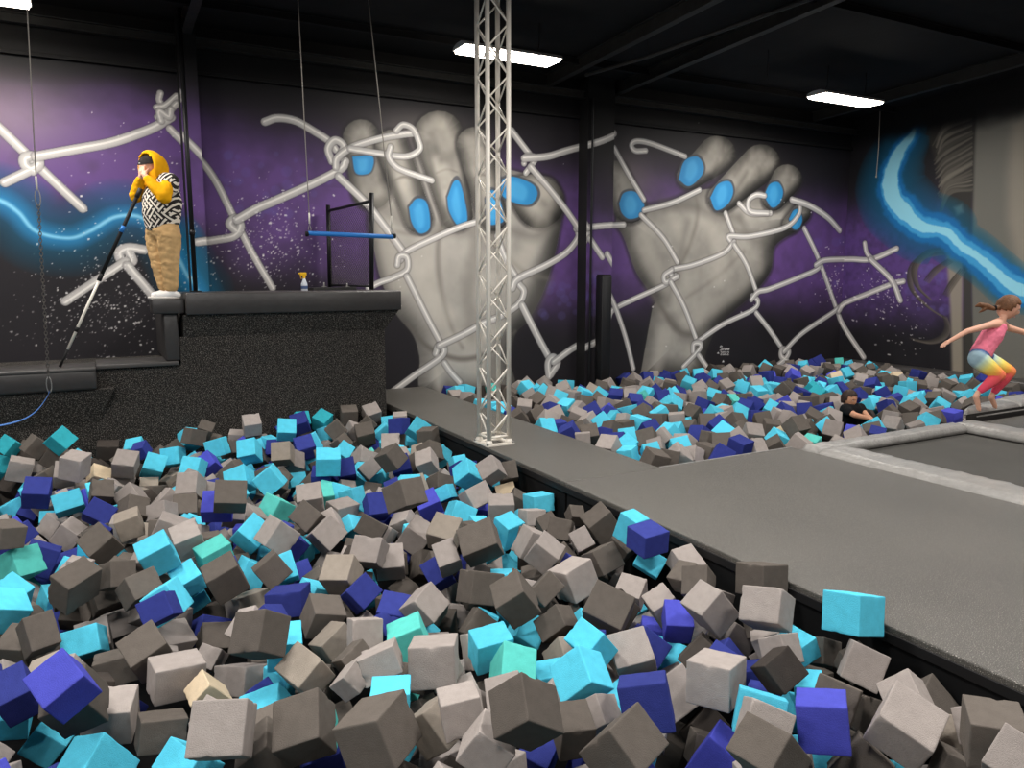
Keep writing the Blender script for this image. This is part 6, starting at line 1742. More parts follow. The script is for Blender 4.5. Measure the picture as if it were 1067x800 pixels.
-556 7416 -259 83 -28 -36 -28 126 5
2428 6661 -164 2 0 -97 -20 138 0
1930 5077 -338 0 2 -97 -21 115 5
627 6843 -180 31 26 83 -35 112 0
-235 5584 -389 38 77 -1 49 142 5
2019 4441 -395 49 -14 -85 2 120 3
750 7600 -204 91 -11 -22 -30 117 0
994 8182 -164 89 17 -21 35 122 1
-262 4820 -254 93 -31 -10 8 121 1
2442 4270 -200 58 -42 -49 47 111 1
1761 6703 -267 40 6 -82 -37 120 3
1025 5206 -214 73 18 -63 11 115 3
-463 7116 -336 47 -9 -70 51 121 0
2263 4652 -223 47 60 -49 39 131 5
1318 5849 -190 18 -58 74 -23 92 1
1196 3281 -408 13 89 35 23 127 6
3 3670 -416 69 50 50 -6 112 3
2082 5881 -228 1 73 61 29 125 3
1687 2052 -336 38 -36 -55 -63 110 3
723 5066 -353 36 -92 -8 5 118 1
-56 5639 -180 35 86 -14 -32 98 3
2598 3196 -414 34 -25 44 -78 125 0
2741 4951 -351 54 -11 41 -71 130 5
-140 5727 -298 17 -6 -78 58 111 5
1436 3637 -376 54 -66 -4 -51 111 5
-129 6122 -338 63 -71 -29 -6 115 1
1325 7747 -175 56 38 -67 -26 129 5
292 2977 -163 32 87 -15 -31 119 0
2662 6783 -168 23 -89 27 -25 118 8
1273 5391 -403 27 -77 17 53 115 5
642 2688 -154 16 -7 -32 92 114 6
-475 6266 -401 70 3 -42 -56 116 0
901 6183 -182 57 10 74 32 110 5
2440 3739 -219 40 -27 64 58 107 3
-564 7143 -216 57 43 43 54 100 5
-624 7754 -389 27 -58 73 -18 120 3
-1493 5182 -452 14 8 -86 47 168 1
654 2113 -378 24 -3 -66 -70 173 0
-1171 7662 -460 22 -14 5 -96 171 0
-1202 4315 -375 27 83 29 -38 168 5
-178 1227 -430 66 -45 17 55 173 0
-1077 3034 -202 22 -52 16 80 170 1
-2853 1739 -377 51 8 84 5 167 3
-1869 1644 -313 75 26 -41 -43 175 5
-2138 7831 -308 79 43 41 -13 168 1
-1510 4868 -314 18 43 82 -29 173 0
-2034 5887 -372 67 3 -39 -61 174 5
-238 1050 -257 66 58 -38 -25 174 0
-1474 2360 -323 47 61 -54 -31 174 0
-179 1524 -370 31 -21 21 -89 171 1
-2904 6630 -407 11 23 -94 -19 174 5
141 1154 -395 53 37 44 -60 167 3
2077 1531 -397 1 -45 88 0 165 0
-2018 7279 -277 28 66 59 -34 172 5
-1452 5543 -216 7 -41 66 61 171 3
-1926 3863 -297 30 -56 -63 42 171 3
682 1283 -229 5 82 -11 -54 169 0
-2808 5293 -398 23 66 -46 54 172 0
-2457 7264 -205 68 -66 27 -8 169 5
-3051 7300 -341 41 30 -43 73 171 0
-2558 5799 -434 91 17 -17 -32 169 0
297 1652 -353 36 57 51 52 171 0
-2865 6096 -210 42 -8 -40 -80 173 1
1210 7872 -497 1 -66 -72 -13 170 0
-3140 4605 -400 44 -38 -76 25 170 5
-2918 7550 -295 72 46 47 18 174 0
-1474 2147 -217 75 41 -3 51 174 1
-2670 5111 -407 17 95 -12 17 166 0
5 2194 -324 49 -44 -73 -11 172 1
-2401 2145 -369 18 -71 -34 -57 166 6
-936 1862 -226 13 -21 45 -84 165 1
-29 6333 -494 43 23 77 -38 172 1
-2544 6591 -260 65 -22 28 66 169 1
-2070 7644 -396 49 9 84 12 171 0
-3052 3492 -369 36 82 -3 43 165 0
-2612 7722 -428 62 76 2 -10 171 1
-1602 6009 -452 39 -10 -89 16 168 1
-2632 6856 -467 63 -43 55 33 171 5
-2831 5857 -405 62 -54 52 18 167 3
-2882 2922 -224 89 29 -29 -12 167 1
-1313 5879 -272 86 -48 -3 2 171 3
-2433 6352 -248 2 47 -87 2 170 1
2750 6573 -419 13 -56 43 -68 170 0
2471 1069 -425 94 -25 4 -18 168 1
-2130 4711 -417 14 -4 56 80 172 2
-1700 2755 -446 84 -29 -43 4 174 1
-660 2755 -413 39 50 20 -73 173 5
-2927 8107 -382 18 60 60 48 175 1
-2252 1732 -282 1 -28 86 40 171 1
-1135 3631 -274 11 59 -78 11 169 0
-1147 3856 -490 28 34 66 -59 167 0
-979 3738 -357 87 -19 11 -42 174 0
-1636 3061 -490 30 87 -36 -1 167 0
-752 2243 -419 36 34 6 85 172 1
-3195 4366 -294 69 -67 -1 -25 167 5
-2058 6801 -304 2 -27 -7 95 174 0
1819 1619 -422 64 -16 9 73 174 5
-1639 1508 -215 80 2 -21 55 169 5
-2673 1474 -496 46 51 13 -70 166 1
-2179 3283 -247 1 99 -8 6 166 3
-757 3132 -232 69 50 50 -2 167 1
2743 8109 -398 8 -63 12 -75 174 3
-364 1738 -236 19 24 -68 65 174 5
-2606 3532 -362 55 -28 78 0 170 1
-3130 2122 -307 31 -42 69 -48 175 1
-2414 3571 -473 96 12 12 -15 167 1
656 1833 -287 67 -39 49 37 168 0
-1036 6504 -370 4 -71 57 -38 165 1
-1609 7872 -264 40 -20 49 -74 174 0
-2493 7970 -325 21 84 -35 32 170 1
2654 2365 -431 50 68 21 -48 168 1
-3068 5324 -331 31 -64 62 29 168 1
-2555 3254 -244 13 -8 -91 -36 170 0
-2152 1058 -395 1 -20 -9 -97 175 5
-2540 1171 -344 40 -33 80 -27 166 5
-2445 3738 -213 36 -57 65 32 169 0
-2035 5432 -456 80 -22 -50 -19 165 0
-1054 2513 -380 51 -61 -57 -16 171 0
-1361 2763 -413 74 -3 62 22 170 0
201 1377 -413 19 81 -26 46 166 5
-1329 6716 -237 92 -34 2 13 167 0
-2245 5540 -320 44 82 34 7 166 1
-1744 3450 -292 23 -88 36 17 169 1
-3255 5570 -273 68 47 -22 49 167 3
226 2244 -292 84 -38 -30 -22 169 1
-2127 7363 -463 22 -53 -81 2 168 5
-934 4532 -279 18 67 -70 6 167 1
-2509 6243 -450 33 -36 -33 80 172 0
-3130 5024 -334 20 87 21 36 170 1
-1993 1352 -402 46 53 -56 -41 166 0
2303 1441 -373 59 -60 37 36 171 1
-2457 4004 -397 47 -60 -54 -34 174 3
-1933 7866 -482 51 67 19 49 173 1
-1865 2349 -398 23 75 -44 -41 173 0
-2463 5525 -428 23 19 -73 -60 167 5
-1262 2917 -279 65 45 59 -6 169 1
-823 3502 -337 77 -33 -43 -30 171 1
896 6588 -491 69 35 -59 18 174 0
-3261 6241 -212 3 62 -33 -70 175 0
-764 1851 -366 66 -15 38 61 175 1
-1431 1307 -271 52 1 -10 -83 174 1
-1610 7320 -307 62 61 42 -20 165 8
-1763 3195 -384 39 86 16 23 171 1
1910 1234 -406 54 -80 -22 5 168 5
-2960 4040 -204 46 5 86 17 168 0
-1025 7518 -356 55 7 82 7 174 3
-2797 4988 -289 49 64 -8 57 168 0
-1700 6339 -435 49 -76 -40 -9 167 0
-350 2293 -341 19 -46 84 17 167 0
-2367 1361 -254 33 -80 -31 37 170 1
-1959 2737 -301 18 -32 67 -63 168 5
-912 1258 -299 10 95 -22 13 171 3
-725 5580 -445 77 -62 8 6 171 0
-1340 6688 -460 16 -77 -33 -51 166 0
-2738 6094 -409 25 85 -32 31 169 1
1012 1249 -410 11 -51 41 -73 167 2
-1550 3213 -232 42 -11 -88 -11 167 5
-1265 7390 -438 6 -61 16 76 165 5
-3238 7798 -297 4 85 6 -50 168 1
-1772 4633 -336 37 60 -10 68 170 1
-796 4162 -498 92 16 33 -3 167 5
1493 1704 -226 10 -83 -22 -48 168 5
-1429 4246 -379 87 -33 34 2 171 0
-2107 7019 -281 46 -20 -72 46 169 1
1523 5877 -476 35 63 25 -63 174 1
-3180 7545 -357 19 65 -1 -73 171 0
-904 6213 -481 66 -72 -9 -12 172 0
-2494 1808 -486 31 45 83 3 168 5
-1083 5252 -295 60 77 9 -12 165 5
-1121 4156 -205 32 -86 35 11 171 1
-1243 7110 -458 65 13 56 48 173 0
-1794 6102 -298 27 27 -86 30 169 0
-1829 2158 -486 67 -14 57 -43 169 0
-878 4089 -259 35 -88 -29 -9 174 5
-3173 1283 -322 31 7 90 -26 165 1
785 1031 -460 1 90 39 -14 166 5
-2212 2313 -263 51 28 39 70 169 0
-2013 1629 -489 36 -38 81 -22 166 4
-1822 5239 -223 82 -38 37 -15 173 0
-1891 1180 -284 13 -63 -74 -13 173 1
-3243 6423 -492 11 12 -85 -48 168 4
-177 6837 -489 1 -41 -67 61 169 5
-2401 2847 -282 24 -22 -65 -67 172 1
-886 1608 -453 6 2 -26 -95 174 1
2104 7756 -499 26 -45 82 -19 174 1
-637 4564 -379 73 -37 23 -51 162 0
-787 2560 -446 34 48 80 -5 168 6
-1215 7633 -207 60 48 -20 -59 169 1
-2451 1520 -478 74 64 15 4 172 0
-3067 3130 -279 25 8 89 35 169 3
-24 2528 -235 23 -21 70 -63 167 1
1728 1383 -306 17 -43 -87 11 169 0
1834 1905 -418 41 83 31 14 154 0
-2964 7810 -289 65 68 27 -14 170 1
-2977 4229 -357 15 68 46 -53 172 5
-1670 2474 -354 78 57 -23 -4 166 0
-1629 7510 -261 2 -21 77 -59 166 0
-1239 4648 -379 18 -72 -65 -12 170 0
-2579 4192 -303 27 26 31 -86 174 0
-1238 1021 -405 80 56 -7 13 166 1
705 1509 -357 4 96 -22 8 169 0
-2702 2660 -475 74 43 -42 -26 168 0
-2638 2030 -252 37 26 -67 57 172 0
-2887 3699 -288 16 95 -20 -7 174 1
-1374 7088 -284 54 68 8 -47 175 1
-515 2613 -452 95 16 -14 20 174 5
-1330 6328 -394 56 29 38 66 173 0
-2105 2547 -266 65 -50 56 1 172 3
-3055 7027 -257 47 -46 -29 -68 168 5
-2717 5603 -315 59 11 78 0 172 0
1511 1346 -435 47 41 -64 44 173 0
-1509 1442 -459 15 -63 55 50 165 0
-2699 3125 -394 4 1 16 98 171 5
-840 5297 -235 15 -24 -43 -84 171 0
-2922 1511 -242 3 50 -52 67 174 3
-1661 2996 -267 53 63 51 -21 173 6
-1296 5131 -281 2 -88 -27 38 171 5
-3228 7162 -453 0 72 -45 50 168 2
-434 1171 -432 66 -69 -24 -8 165 0
-72 2708 -431 34 10 -90 -21 166 2
-1621 2289 -490 67 27 61 30 173 0
-3150 6549 -297 60 -64 24 -40 170 0
-1472 3412 -449 75 -20 26 56 172 1
-986 7137 -217 32 -25 34 -84 167 1
-2207 6281 -427 50 -5 -84 -17 169 5
-2328 5275 -299 76 -2 -58 26 169 0
-1872 6717 -473 52 -12 78 -30 169 1
869 7616 -453 97 -17 -4 14 172 0
-745 5513 -219 90 26 28 16 164 5
979 1885 -236 22 28 39 83 169 2
2654 7041 -397 8 -56 47 67 166 0
-274 2103 -248 25 -32 63 -64 166 5
-1748 5662 -494 28 76 -5 -57 170 1
-1134 4494 -238 20 -53 -74 -33 169 5
-2642 2808 -311 1 -9 -52 -84 172 1
-1569 4015 -441 3 -38 -26 -88 169 5
-1237 1819 -383 55 -50 62 22 166 1
-3217 3303 -411 38 30 -85 17 172 5
-1759 4282 -434 20 49 84 4 167 5
-1436 8220 -260 67 -13 10 71 166 5
2398 6817 -493 18 -46 -46 -73 169 1
-1250 5423 -328 31 -37 -55 67 168 0
67 6843 -413 13 74 -4 -64 175 5
-3068 6299 -338 3 -46 -75 -45 171 0
416 6197 -475 65 46 38 45 170 1
-2599 4576 -244 76 -11 -61 12 168 1
-1780 7680 -355 39 4 37 83 166 0
-931 4599 -477 5 -1 -22 96 166 0
-1228 1204 -255 11 -51 79 -28 165 1
477 5276 -379 78 -22 -28 49 169 0
-2072 4859 -232 45 -54 -55 -43 170 0
-1651 5406 -276 17 -46 -78 35 168 4
1600 1859 -438 80 50 -28 6 169 0
-2695 2382 -436 11 -57 -73 -34 167 1
-1529 7678 -366 76 34 -51 12 169 3
-1642 1187 -356 41 4 80 -43 167 0
-2774 8061 -207 63 -24 -21 -69 171 1
-1273 7826 -360 11 6 -59 -78 170 8
-725 3070 -495 51 9 83 -16 170 1
-2260 5025 -496 31 27 -83 -35 173 1
-2836 3358 -333 48 34 45 -66 172 0
-981 1172 -478 51 51 59 34 170 1
-2332 6761 -301 9 -95 -10 23 167 4
-2588 7073 -306 4 -75 41 -50 169 1
-3217 4230 -464 69 1 54 -46 175 4
-2595 4334 -477 4 85 42 -28 172 1
-1517 6183 -320 59 -25 27 -71 167 3
292 1904 -484 80 40 -23 36 173 2
-1518 3541 -207 67 -43 -33 49 173 0
-1951 3496 -394 30 90 9 27 170 2
-809 5030 -220 2 95 -26 -14 167 0
-1632 3797 -214 50 62 -24 -53 174 0
-1949 4363 -245 66 -57 13 44 166 1
393 1137 -473 55 -72 36 -19 174 1
-2289 4883 -234 35 59 71 9 173 5
-1252 7259 -267 74 -55 -33 14 174 5
-2301 4506 -213 16 -8 -30 93 170 0
-745 6468 -358 80 27 30 -43 166 5
-3247 2841 -345 25 32 55 -72 170 3
-2458 4792 -485 14 47 48 71 166 0
-935 6784 -291 15 -78 43 -41 165 8
-2794 7351 -415 73 36 14 -55 174 5
1485 1054 -309 43 -7 -41 79 171 0
544 2506 -402 18 34 -68 61 171 0
-1710 1982 -351 69 -42 21 53 172 5
2650 1756 -492 10 6 85 49 165 5
-724 1193 -451 2 -56 79 18 172 0
-1920 6995 -468 59 25 -7 -75 171 1
-1137 3103 -450 42 -27 -84 -16 172 3
-2316 5853 -463 6 -97 -2 -16 168 5
-2317 3160 -411 41 61 63 20 175 0
-1927 4910 -452 27 45 28 79 169 3
1001 1607 -469 23 34 86 27 170 5
-1057 3416 -201 71 68 8 -9 167 0
1281 1270 -437 43 -37 55 60 169 5
-2844 6861 -293 22 31 -41 -82 165 1
-3004 5583 -293 21 -52 22 79 169 5
1217 1980 -374 68 -50 51 6 166 0
-2782 1173 -374 84 -32 35 21 169 5
-3080 3827 -253 47 7 86 -10 173 3
-656 1523 -268 36 -12 -83 37 168 1
-2906 4759 -388 17 -67 70 -5 174 0
512 1563 -276 78 -6 23 57 167 0
-1391 7988 -445 3 -49 -68 52 166 3
603 2312 -219 42 -84 31 -4 162 1
1754 2370 -455 4 -55 -4 82 170 5
-3166 2500 -256 40 -71 -31 47 171 1
-2630 2890 -475 84 -50 13 -6 165 0
-2791 4523 -379 7 -85 49 -4 173 2
-2398 6014 -205 43 16 -55 68 165 5
346 5524 -493 2 66 38 63 169 1
-802 5883 -298 52 6 63 56 173 1
-2539 5246 -481 33 -70 -33 -52 168 0
-3174 1540 -387 27 94 -5 13 165 0
-2122 4274 -403 84 25 45 -14 174 5
-1089 5032 -497 42 32 -82 16 175 0
-2638 1623 -219 27 61 8 72 168 0
1332 1540 -373 6 70 -68 -15 174 0
-1901 5506 -269 83 -48 22 -11 166 0
-2145 4005 -409 75 8 44 -47 170 0
-3231 3623 -403 41 -42 -49 -63 175 2
-55 1886 -479 12 62 -15 -75 173 0
-1224 4868 -222 11 7 -33 -93 173 3
-1609 2734 -265 55 -35 -15 73 172 3
1153 2967 -471 21 61 39 64 168 0
-2656 1345 -220 3 36 -88 -27 174 5
-1997 6501 -302 44 -51 34 -64 174 1
-2474 5634 -225 15 92 33 -3 169 1
-2001 5173 -483 26 -45 -41 -73 171 4
2760 2114 -480 28 -51 -80 -5 168 1
-830 4765 -451 16 -20 -15 94 172 3
-1164 1537 -410 53 -66 -2 -50 168 1
-1695 6727 -303 78 -55 17 -20 171 5
-1619 6929 -417 45 -11 64 60 166 5
-1623 5133 -211 18 89 1 40 172 1
-1060 2775 -285 43 -49 -69 29 165 5
-2195 6879 -482 22 -45 -27 -81 170 1
-1438 3661 -468 67 -67 -14 -27 171 0
2124 1114 -476 49 71 48 -9 166 1
-1138 5907 -490 4 -17 -97 -3 169 1
-2037 2995 -408 69 55 44 -4 172 1
-1536 4612 -430 49 3 27 -82 167 3
-2730 2005 -472 5 -41 74 51 168 8
-950 3213 -369 35 -8 -45 -80 165 1
2846 1323 -238 73 18 43 -49 165 1
-2294 1262 -484 34 42 -67 48 167 0
20 2415 -456 37 34 -21 83 168 0
-2252 7394 -277 42 -35 -57 -60 175 5
-1467 1792 -253 2 42 -79 42 173 5
-1046 5645 -498 87 -44 -3 -14 174 0
-3168 1086 -200 68 -51 -47 17 169 0
-2809 4091 -495 38 -41 -7 -81 172 6
-1174 6189 -436 30 -34 -73 49 169 2
-1143 6890 -284 87 -25 -25 -30 166 0
253 2659 -496 60 8 -68 -39 165 5
-3245 5883 -357 53 -5 -19 -81 174 3
-2370 4350 -372 3 53 -18 81 166 3
-1348 1994 -464 34 27 86 -22 167 1
1106 2272 -460 1 31 76 -56 173 1
-618 3832 -273 39 48 56 54 168 4
-3234 4156 -234 46 -66 -55 17 174 0
91 1715 -277 61 -18 11 75 168 1
-1064 6225 -236 82 -46 -24 21 171 0
847 1174 -201 4 94 -20 24 169 1
-690 3668 -455 81 32 48 -1 173 5
-2177 3817 -488 36 90 7 -18 167 3
1149 6471 -453 61 -66 -41 -6 166 3
-1010 8197 -408 65 -63 36 -19 169 5
-1756 3906 -464 53 42 36 62 174 1
2094 1357 -227 31 -69 24 -60 165 1
-2347 3349 -451 15 80 56 -5 173 4
-3204 7999 -394 38 -88 -17 -14 171 1
-1704 1756 -496 5 -23 1 96 170 0
2087 5932 -466 21 14 91 29 171 0
-1515 1045 -231 38 72 21 -52 167 1
-754 5337 -456 68 63 30 15 173 1
-2081 4552 -256 63 -8 -57 51 166 1
-3118 6709 -493 27 -75 -59 -4 165 3
1680 7929 -415 23 -40 75 45 167 1
2660 1486 -341 50 -26 80 -12 171 0
766 5633 -494 11 6 83 53 165 3
982 1985 -485 56 -56 29 52 165 0
-1979 6378 -441 20 51 81 -13 173 1
-2401 7617 -267 45 -17 -86 12 174 0
-1078 1429 -231 65 -44 18 -57 172 0
-1956 3728 -485 78 -12 -48 35 168 1
-2728 4018 -244 60 34 -68 17 175 0
-2942 2770 -345 17 -66 72 1 172 5
1161 1324 -207 53 -62 52 21 169 5
-1642 5853 -263 22 -41 79 -36 165 1
-1110 7977 -229 43 -40 -37 71 174 5
-1870 7376 -487 39 5 83 37 171 0
2826 6907 -358 4 15 -94 26 169 0
-2080 2217 -496 28 -38 81 -32 167 3
-1968 8189 -304 8 -72 -58 35 173 0
-603 2393 -240 24 92 -28 8 172 2
-2661 5959 -273 39 84 -21 27 172 0
-386 1510 -286 49 -78 -28 22 168 2
2077 8238 -413 4 -40 -6 -90 167 5
-935 2311 -323 60 3 -39 68 168 0
-3242 8233 -254 89 -9 -37 -20 172 4
-2513 2618 -255 19 16 -26 -92 166 0
-1772 1424 -377 29 56 -11 -75 169 5
2395 2206 -492 46 84 -3 25 168 0
-345 2090 -444 6 -66 -20 71 171 1
-3047 2939 -477 20 -37 78 -45 166 3
-2402 8230 -393 14 86 -45 9 173 8
-489 1163 -268 63 -33 40 -56 172 0
2764 1214 -435 61 -39 -59 33 173 0
-724 4463 -203 74 -21 -53 32 169 1
-2121 1526 -308 40 -16 23 86 169 5
1065 5716 -486 24 37 -51 73 173 1
1787 5506 -492 38 -66 -59 -22 162 3
-1503 6443 -261 75 44 -36 -30 170 1
2708 7581 -500 5 -65 21 71 171 5
-1287 3798 -314 69 -32 -62 15 172 0
-222 2866 -412 54 30 -70 32 171 1
-27 1175 -202 90 -10 27 -28 172 2
-2099 6081 -282 32 -81 -39 26 175 3
2219 6128 -454 41 -16 13 -88 171 4
-1185 2247 -245 49 -24 -74 36 175 1
2209 7218 -494 29 -20 91 -16 175 0
-818 2539 -203 67 2 -51 52 169 5
642 1902 -496 17 30 20 -91 173 1
-1710 8064 -482 20 4 26 93 172 0
-723 1054 -268 62 -26 -56 46 168 0
556 1094 -221 14 33 62 68 165 5
-1269 3394 -293 81 -41 17 34 172 8
469 1938 -339 12 97 -17 3 167 0
-1054 7889 -470 69 -41 11 57 174 1
198 1990 -204 61 -68 22 -30 166 5
-719 2838 -211 78 26 -51 -18 166 0
231 2137 -478 31 65 -62 26 169 0
-1091 1989 -497 21 10 86 43 170 1
-2882 1342 -466 41 51 -70 -27 174 0
1917 1035 -300 15 -67 22 -68 167 8
7674 7450 -140 52 14 73 40 145 0
11598 7255 -106 41 87 -20 10 118 0
11509 8520 -234 58 59 46 29 136 1
10771 9492 -108 95 0 -25 11 126 0
9826 8015 -208 33 -33 -87 -9 132 1
11394 7255 -218 20 23 -89 31 161 1
11352 9030 -140 36 67 8 63 151 8
9921 5091 -267 13 66 67 -29 110 0
5782 7787 -135 62 -58 -31 41 144 0
8806 5003 -274 19 71 -64 14 137 0
9769 6850 -155 71 -68 -2 -10 162 1
4405 8550 -128 2 40 90 -9 149 0
11108 8788 -114 67 72 5 -12 122 0
9468 5196 -248 15 -40 -61 65 137 5
4655 9210 -197 31 13 -93 -11 110 1
6020 4890 -249 55 14 79 -16 114 1
7413 9023 -98 11 -34 65 -66 144 5
10384 7972 -247 36 62 -66 -17 156 1
9733 7420 -272 61 -52 53 23 160 1
11095 8598 -255 12 98 4 6 126 0
10018 7009 -163 85 -5 3 -51 140 0
4359 7779 -230 9 -6 -21 -96 151 1
10311 8321 -255 74 -35 37 42 149 0
9375 5383 -267 23 26 -93 -3 94 8
10158 5778 -214 41 70 28 -49 137 1
10714 9176 -73 18 -47 -69 51 161 5
6839 8763 -170 24 34 -59 68 145 0
10309 5333 -254 81 -36 3 44 111 0
7390 5009 -252 32 51 -21 -75 147 0
7765 9555 -83 8 -39 -89 19 135 0
7720 5150 -235 40 51 -63 42 120 5
10058 8245 -157 19 -94 24 4 123 0
9209 7558 -109 50 -6 -30 80 125 5
5225 5231 -257 30 -10 16 93 147 1
11732 9323 -215 59 -62 17 47 149 1
9539 7313 -114 60 48 57 -26 128 0
7929 9474 -76 42 17 -56 -68 134 3
9233 5308 -231 6 2 -25 -96 143 1
10128 5421 -270 20 54 60 54 110 8
4997 9518 -116 80 55 16 11 141 2
7756 8897 -171 53 19 61 -53 139 1
4514 6493 -250 62 -41 -9 65 121 3
9710 8934 -161 84 -2 -33 41 134 4
4291 4894 -202 48 -20 77 34 111 0
4045 5220 -243 28 -57 1 -76 114 0
9592 5483 -234 41 -10 21 -87 121 0
8202 5467 -279 55 -30 49 59 163 0
4107 5856 -237 80 -10 34 -46 126 0
8199 9544 -116 35 47 -68 -42 142 3
7949 9075 -206 66 -10 69 24 133 1
9126 8363 -256 55 55 59 14 156 0
11405 8860 -265 48 15 -63 58 164 0
10107 7792 -240 33 -72 41 -42 164 0
4466 8739 -88 96 -1 -17 18 130 1
4222 5086 -226 31 -16 19 91 110 0
7523 8578 -263 64 -46 6 -59 153 1
8735 8093 -154 20 -76 7 60 136 5
11489 7121 -119 83 -27 -46 -1 117 0
11582 8325 -195 34 -23 81 -38 127 0
11513 9195 -196 11 71 -8 -68 164 2
10989 7818 -99 49 -29 76 28 158 5
8755 6458 -177 41 -21 73 49 133 0
7713 7191 -171 5 25 82 -50 163 0
10594 8087 -259 39 -63 51 41 165 0
4834 8914 -179 3 62 -47 61 132 0
4323 9167 -257 8 53 65 52 135 0
9489 6216 -104 84 -19 50 4 150 5
7047 9008 -218 79 -36 6 -48 126 0
10581 7060 -114 92 14 10 -31 158 5
10766 8967 -208 42 -29 -60 -59 112 1
11291 8143 -138 59 -2 31 73 152 0
8394 8363 -141 13 -4 96 -21 157 5
4258 7282 -273 14 22 91 28 142 1
4521 5369 -271 45 -75 27 -37 113 0
5312 4995 -279 28 -59 -26 69 136 5
6061 5313 -234 17 63 -13 -73 146 2
4191 5980 -280 17 41 61 64 122 5
10877 8262 -167 13 -63 72 -24 124 0
8329 9043 -129 13 42 -23 -86 154 3
8898 8525 -121 70 24 45 -48 166 4
4061 9470 -217 42 -80 -1 -40 112 0
9219 5039 -277 43 27 -3 -85 137 0
8994 6896 -223 45 12 -42 76 115 2
6076 8511 -132 35 10 29 -88 121 3
8471 9581 -130 13 -93 -14 -29 122 1
9397 7191 -80 42 35 79 24 130 1
7681 7801 -151 84 -21 -45 20 109 0
8498 7758 -101 16 -67 -8 -70 152 5
10725 7992 -118 50 57 -46 -44 121 8
5657 5307 -279 2 -94 -20 -22 117 1
8988 5243 -248 64 31 -66 21 139 0
9516 6803 -126 30 -33 87 13 154 5
10985 8541 -65 20 10 -14 95 126 3
4338 5223 -274 42 -18 -87 15 165 0
7990 6064 -166 58 35 47 54 156 1
6518 5090 -276 25 45 48 70 119 1
5084 4975 -235 36 78 14 47 122 5
9442 8038 -117 89 42 11 -1 149 5
11653 6542 -142 74 -15 22 60 139 0
6887 8539 -120 21 -22 -90 -26 130 1
11166 7108 -176 80 -33 -32 -36 151 1
11648 7813 -186 72 -39 -36 42 152 1
11663 9209 -61 28 86 -39 -6 141 6
10127 8424 -219 12 -84 -36 37 130 0
9485 7229 -272 9 -80 -53 -21 112 0
4564 5008 -252 27 76 9 -57 130 5
7296 8216 -212 80 -35 -8 -46 161 0
11623 6361 -90 17 -13 -31 -92 124 0
6639 6868 -136 43 -61 -53 37 149 5
8642 7879 -156 28 52 66 -44 157 0
4421 8722 -279 97 12 11 -12 112 2
4207 6350 -259 75 10 31 -56 130 1
7717 5345 -254 3 -8 -70 69 145 3
4628 8417 -95 6 -32 -70 -62 130 1
8794 6820 -210 48 23 42 -72 160 0
11352 8362 -190 72 17 63 -19 111 5
6033 9011 -127 52 67 -43 27 124 3
11729 6708 -76 9 43 -38 -80 136 3
6053 7978 -157 1 -57 -74 34 127 1
5974 5498 -277 35 -77 26 44 133 5
7831 5535 -275 65 35 -29 -59 131 5
4104 6657 -233 17 50 12 83 118 5
4138 9307 -274 58 76 26 3 148 1
4808 9463 -69 23 69 18 64 126 6
9755 9412 -66 10 5 -53 -83 125 1
10692 7832 -136 95 -18 16 17 110 1
9623 5096 -216 87 19 -43 6 114 3
10501 6571 -178 18 -20 76 57 152 1
10017 5668 -221 83 38 -6 -38 145 3
8443 6503 -177 42 11 27 85 114 0
4549 6702 -275 54 -29 -23 -74 128 5
9195 8220 -132 0 -1 -99 5 149 1
8566 6636 -229 52 -14 -7 -83 114 4
10020 6285 -115 85 3 -50 0 148 0
8698 9464 -124 0 -5 58 80 158 0
8009 5077 -272 13 45 67 -56 123 5
8260 6133 -197 77 39 -34 36 135 1
4562 9012 -91 37 -3 -73 55 137 8
4063 6985 -234 9 -6 -74 -65 158 3
5477 5274 -194 63 73 -3 23 159 1
6565 7357 -186 70 -19 50 44 142 0
4258 7472 -261 12 60 47 -62 118 1
11017 9512 -83 54 -19 77 -24 136 0
8053 6957 -118 21 -47 -66 53 143 2
8080 7320 -169 63 -70 23 -20 127 0
6426 6852 -164 32 -40 63 56 139 4
4053 5606 -274 11 -73 -15 64 119 0
9019 8990 -106 86 -20 -18 41 151 0
10000 6490 -160 26 92 -23 -12 166 3
9505 9507 -171 30 -22 62 68 159 1
6378 8683 -124 61 -60 -21 44 151 5
7352 7587 -106 17 48 -69 49 120 3
4180 8822 -274 19 -78 -45 36 125 5
9972 5485 -262 36 -18 -90 -13 125 1
8272 6409 -158 59 5 79 9 116 0
10297 8519 -199 41 -64 52 36 158 3
11628 8769 -91 78 24 -8 -56 114 0
9778 7112 -207 21 13 -84 -46 149 0
5903 8922 -128 67 -25 -57 -37 133 0
11250 7495 -189 22 77 57 9 154 0
4951 5526 -270 2 35 88 -29 139 0
9685 5259 -263 50 -18 -53 65 109 5
4563 5866 -273 4 -95 -25 -9 116 1
11124 8043 -82 11 34 -91 16 110 1
7911 7168 -154 16 34 17 90 145 0
11686 8574 -65 69 -28 -42 50 140 5
9784 9603 -87 8 34 0 -93 128 1
9744 8219 -161 12 29 82 47 144 5
4404 4956 -210 50 -9 82 23 111 5
9451 7760 -120 33 -54 -18 74 163 3
7888 7897 -190 16 34 -63 66 114 3
4746 5010 -252 80 50 22 22 116 0
9980 6727 -185 59 25 -75 3 160 0
4447 6194 -277 21 6 -9 -96 155 5
5086 9312 -249 84 -25 40 23 159 1
9502 4922 -229 13 58 78 15 129 0
4060 4982 -258 62 36 -55 -41 109 1
10604 9369 -70 0 90 27 32 148 1
5864 6632 -167 74 60 11 25 121 5
8005 5864 -167 20 -70 52 42 149 2
9921 8304 -172 68 -27 -28 -60 111 1
10881 7985 -97 31 -42 -78 31 133 0
11129 9040 -107 51 -30 79 11 165 0
5738 5175 -249 11 -29 -79 -51 141 6
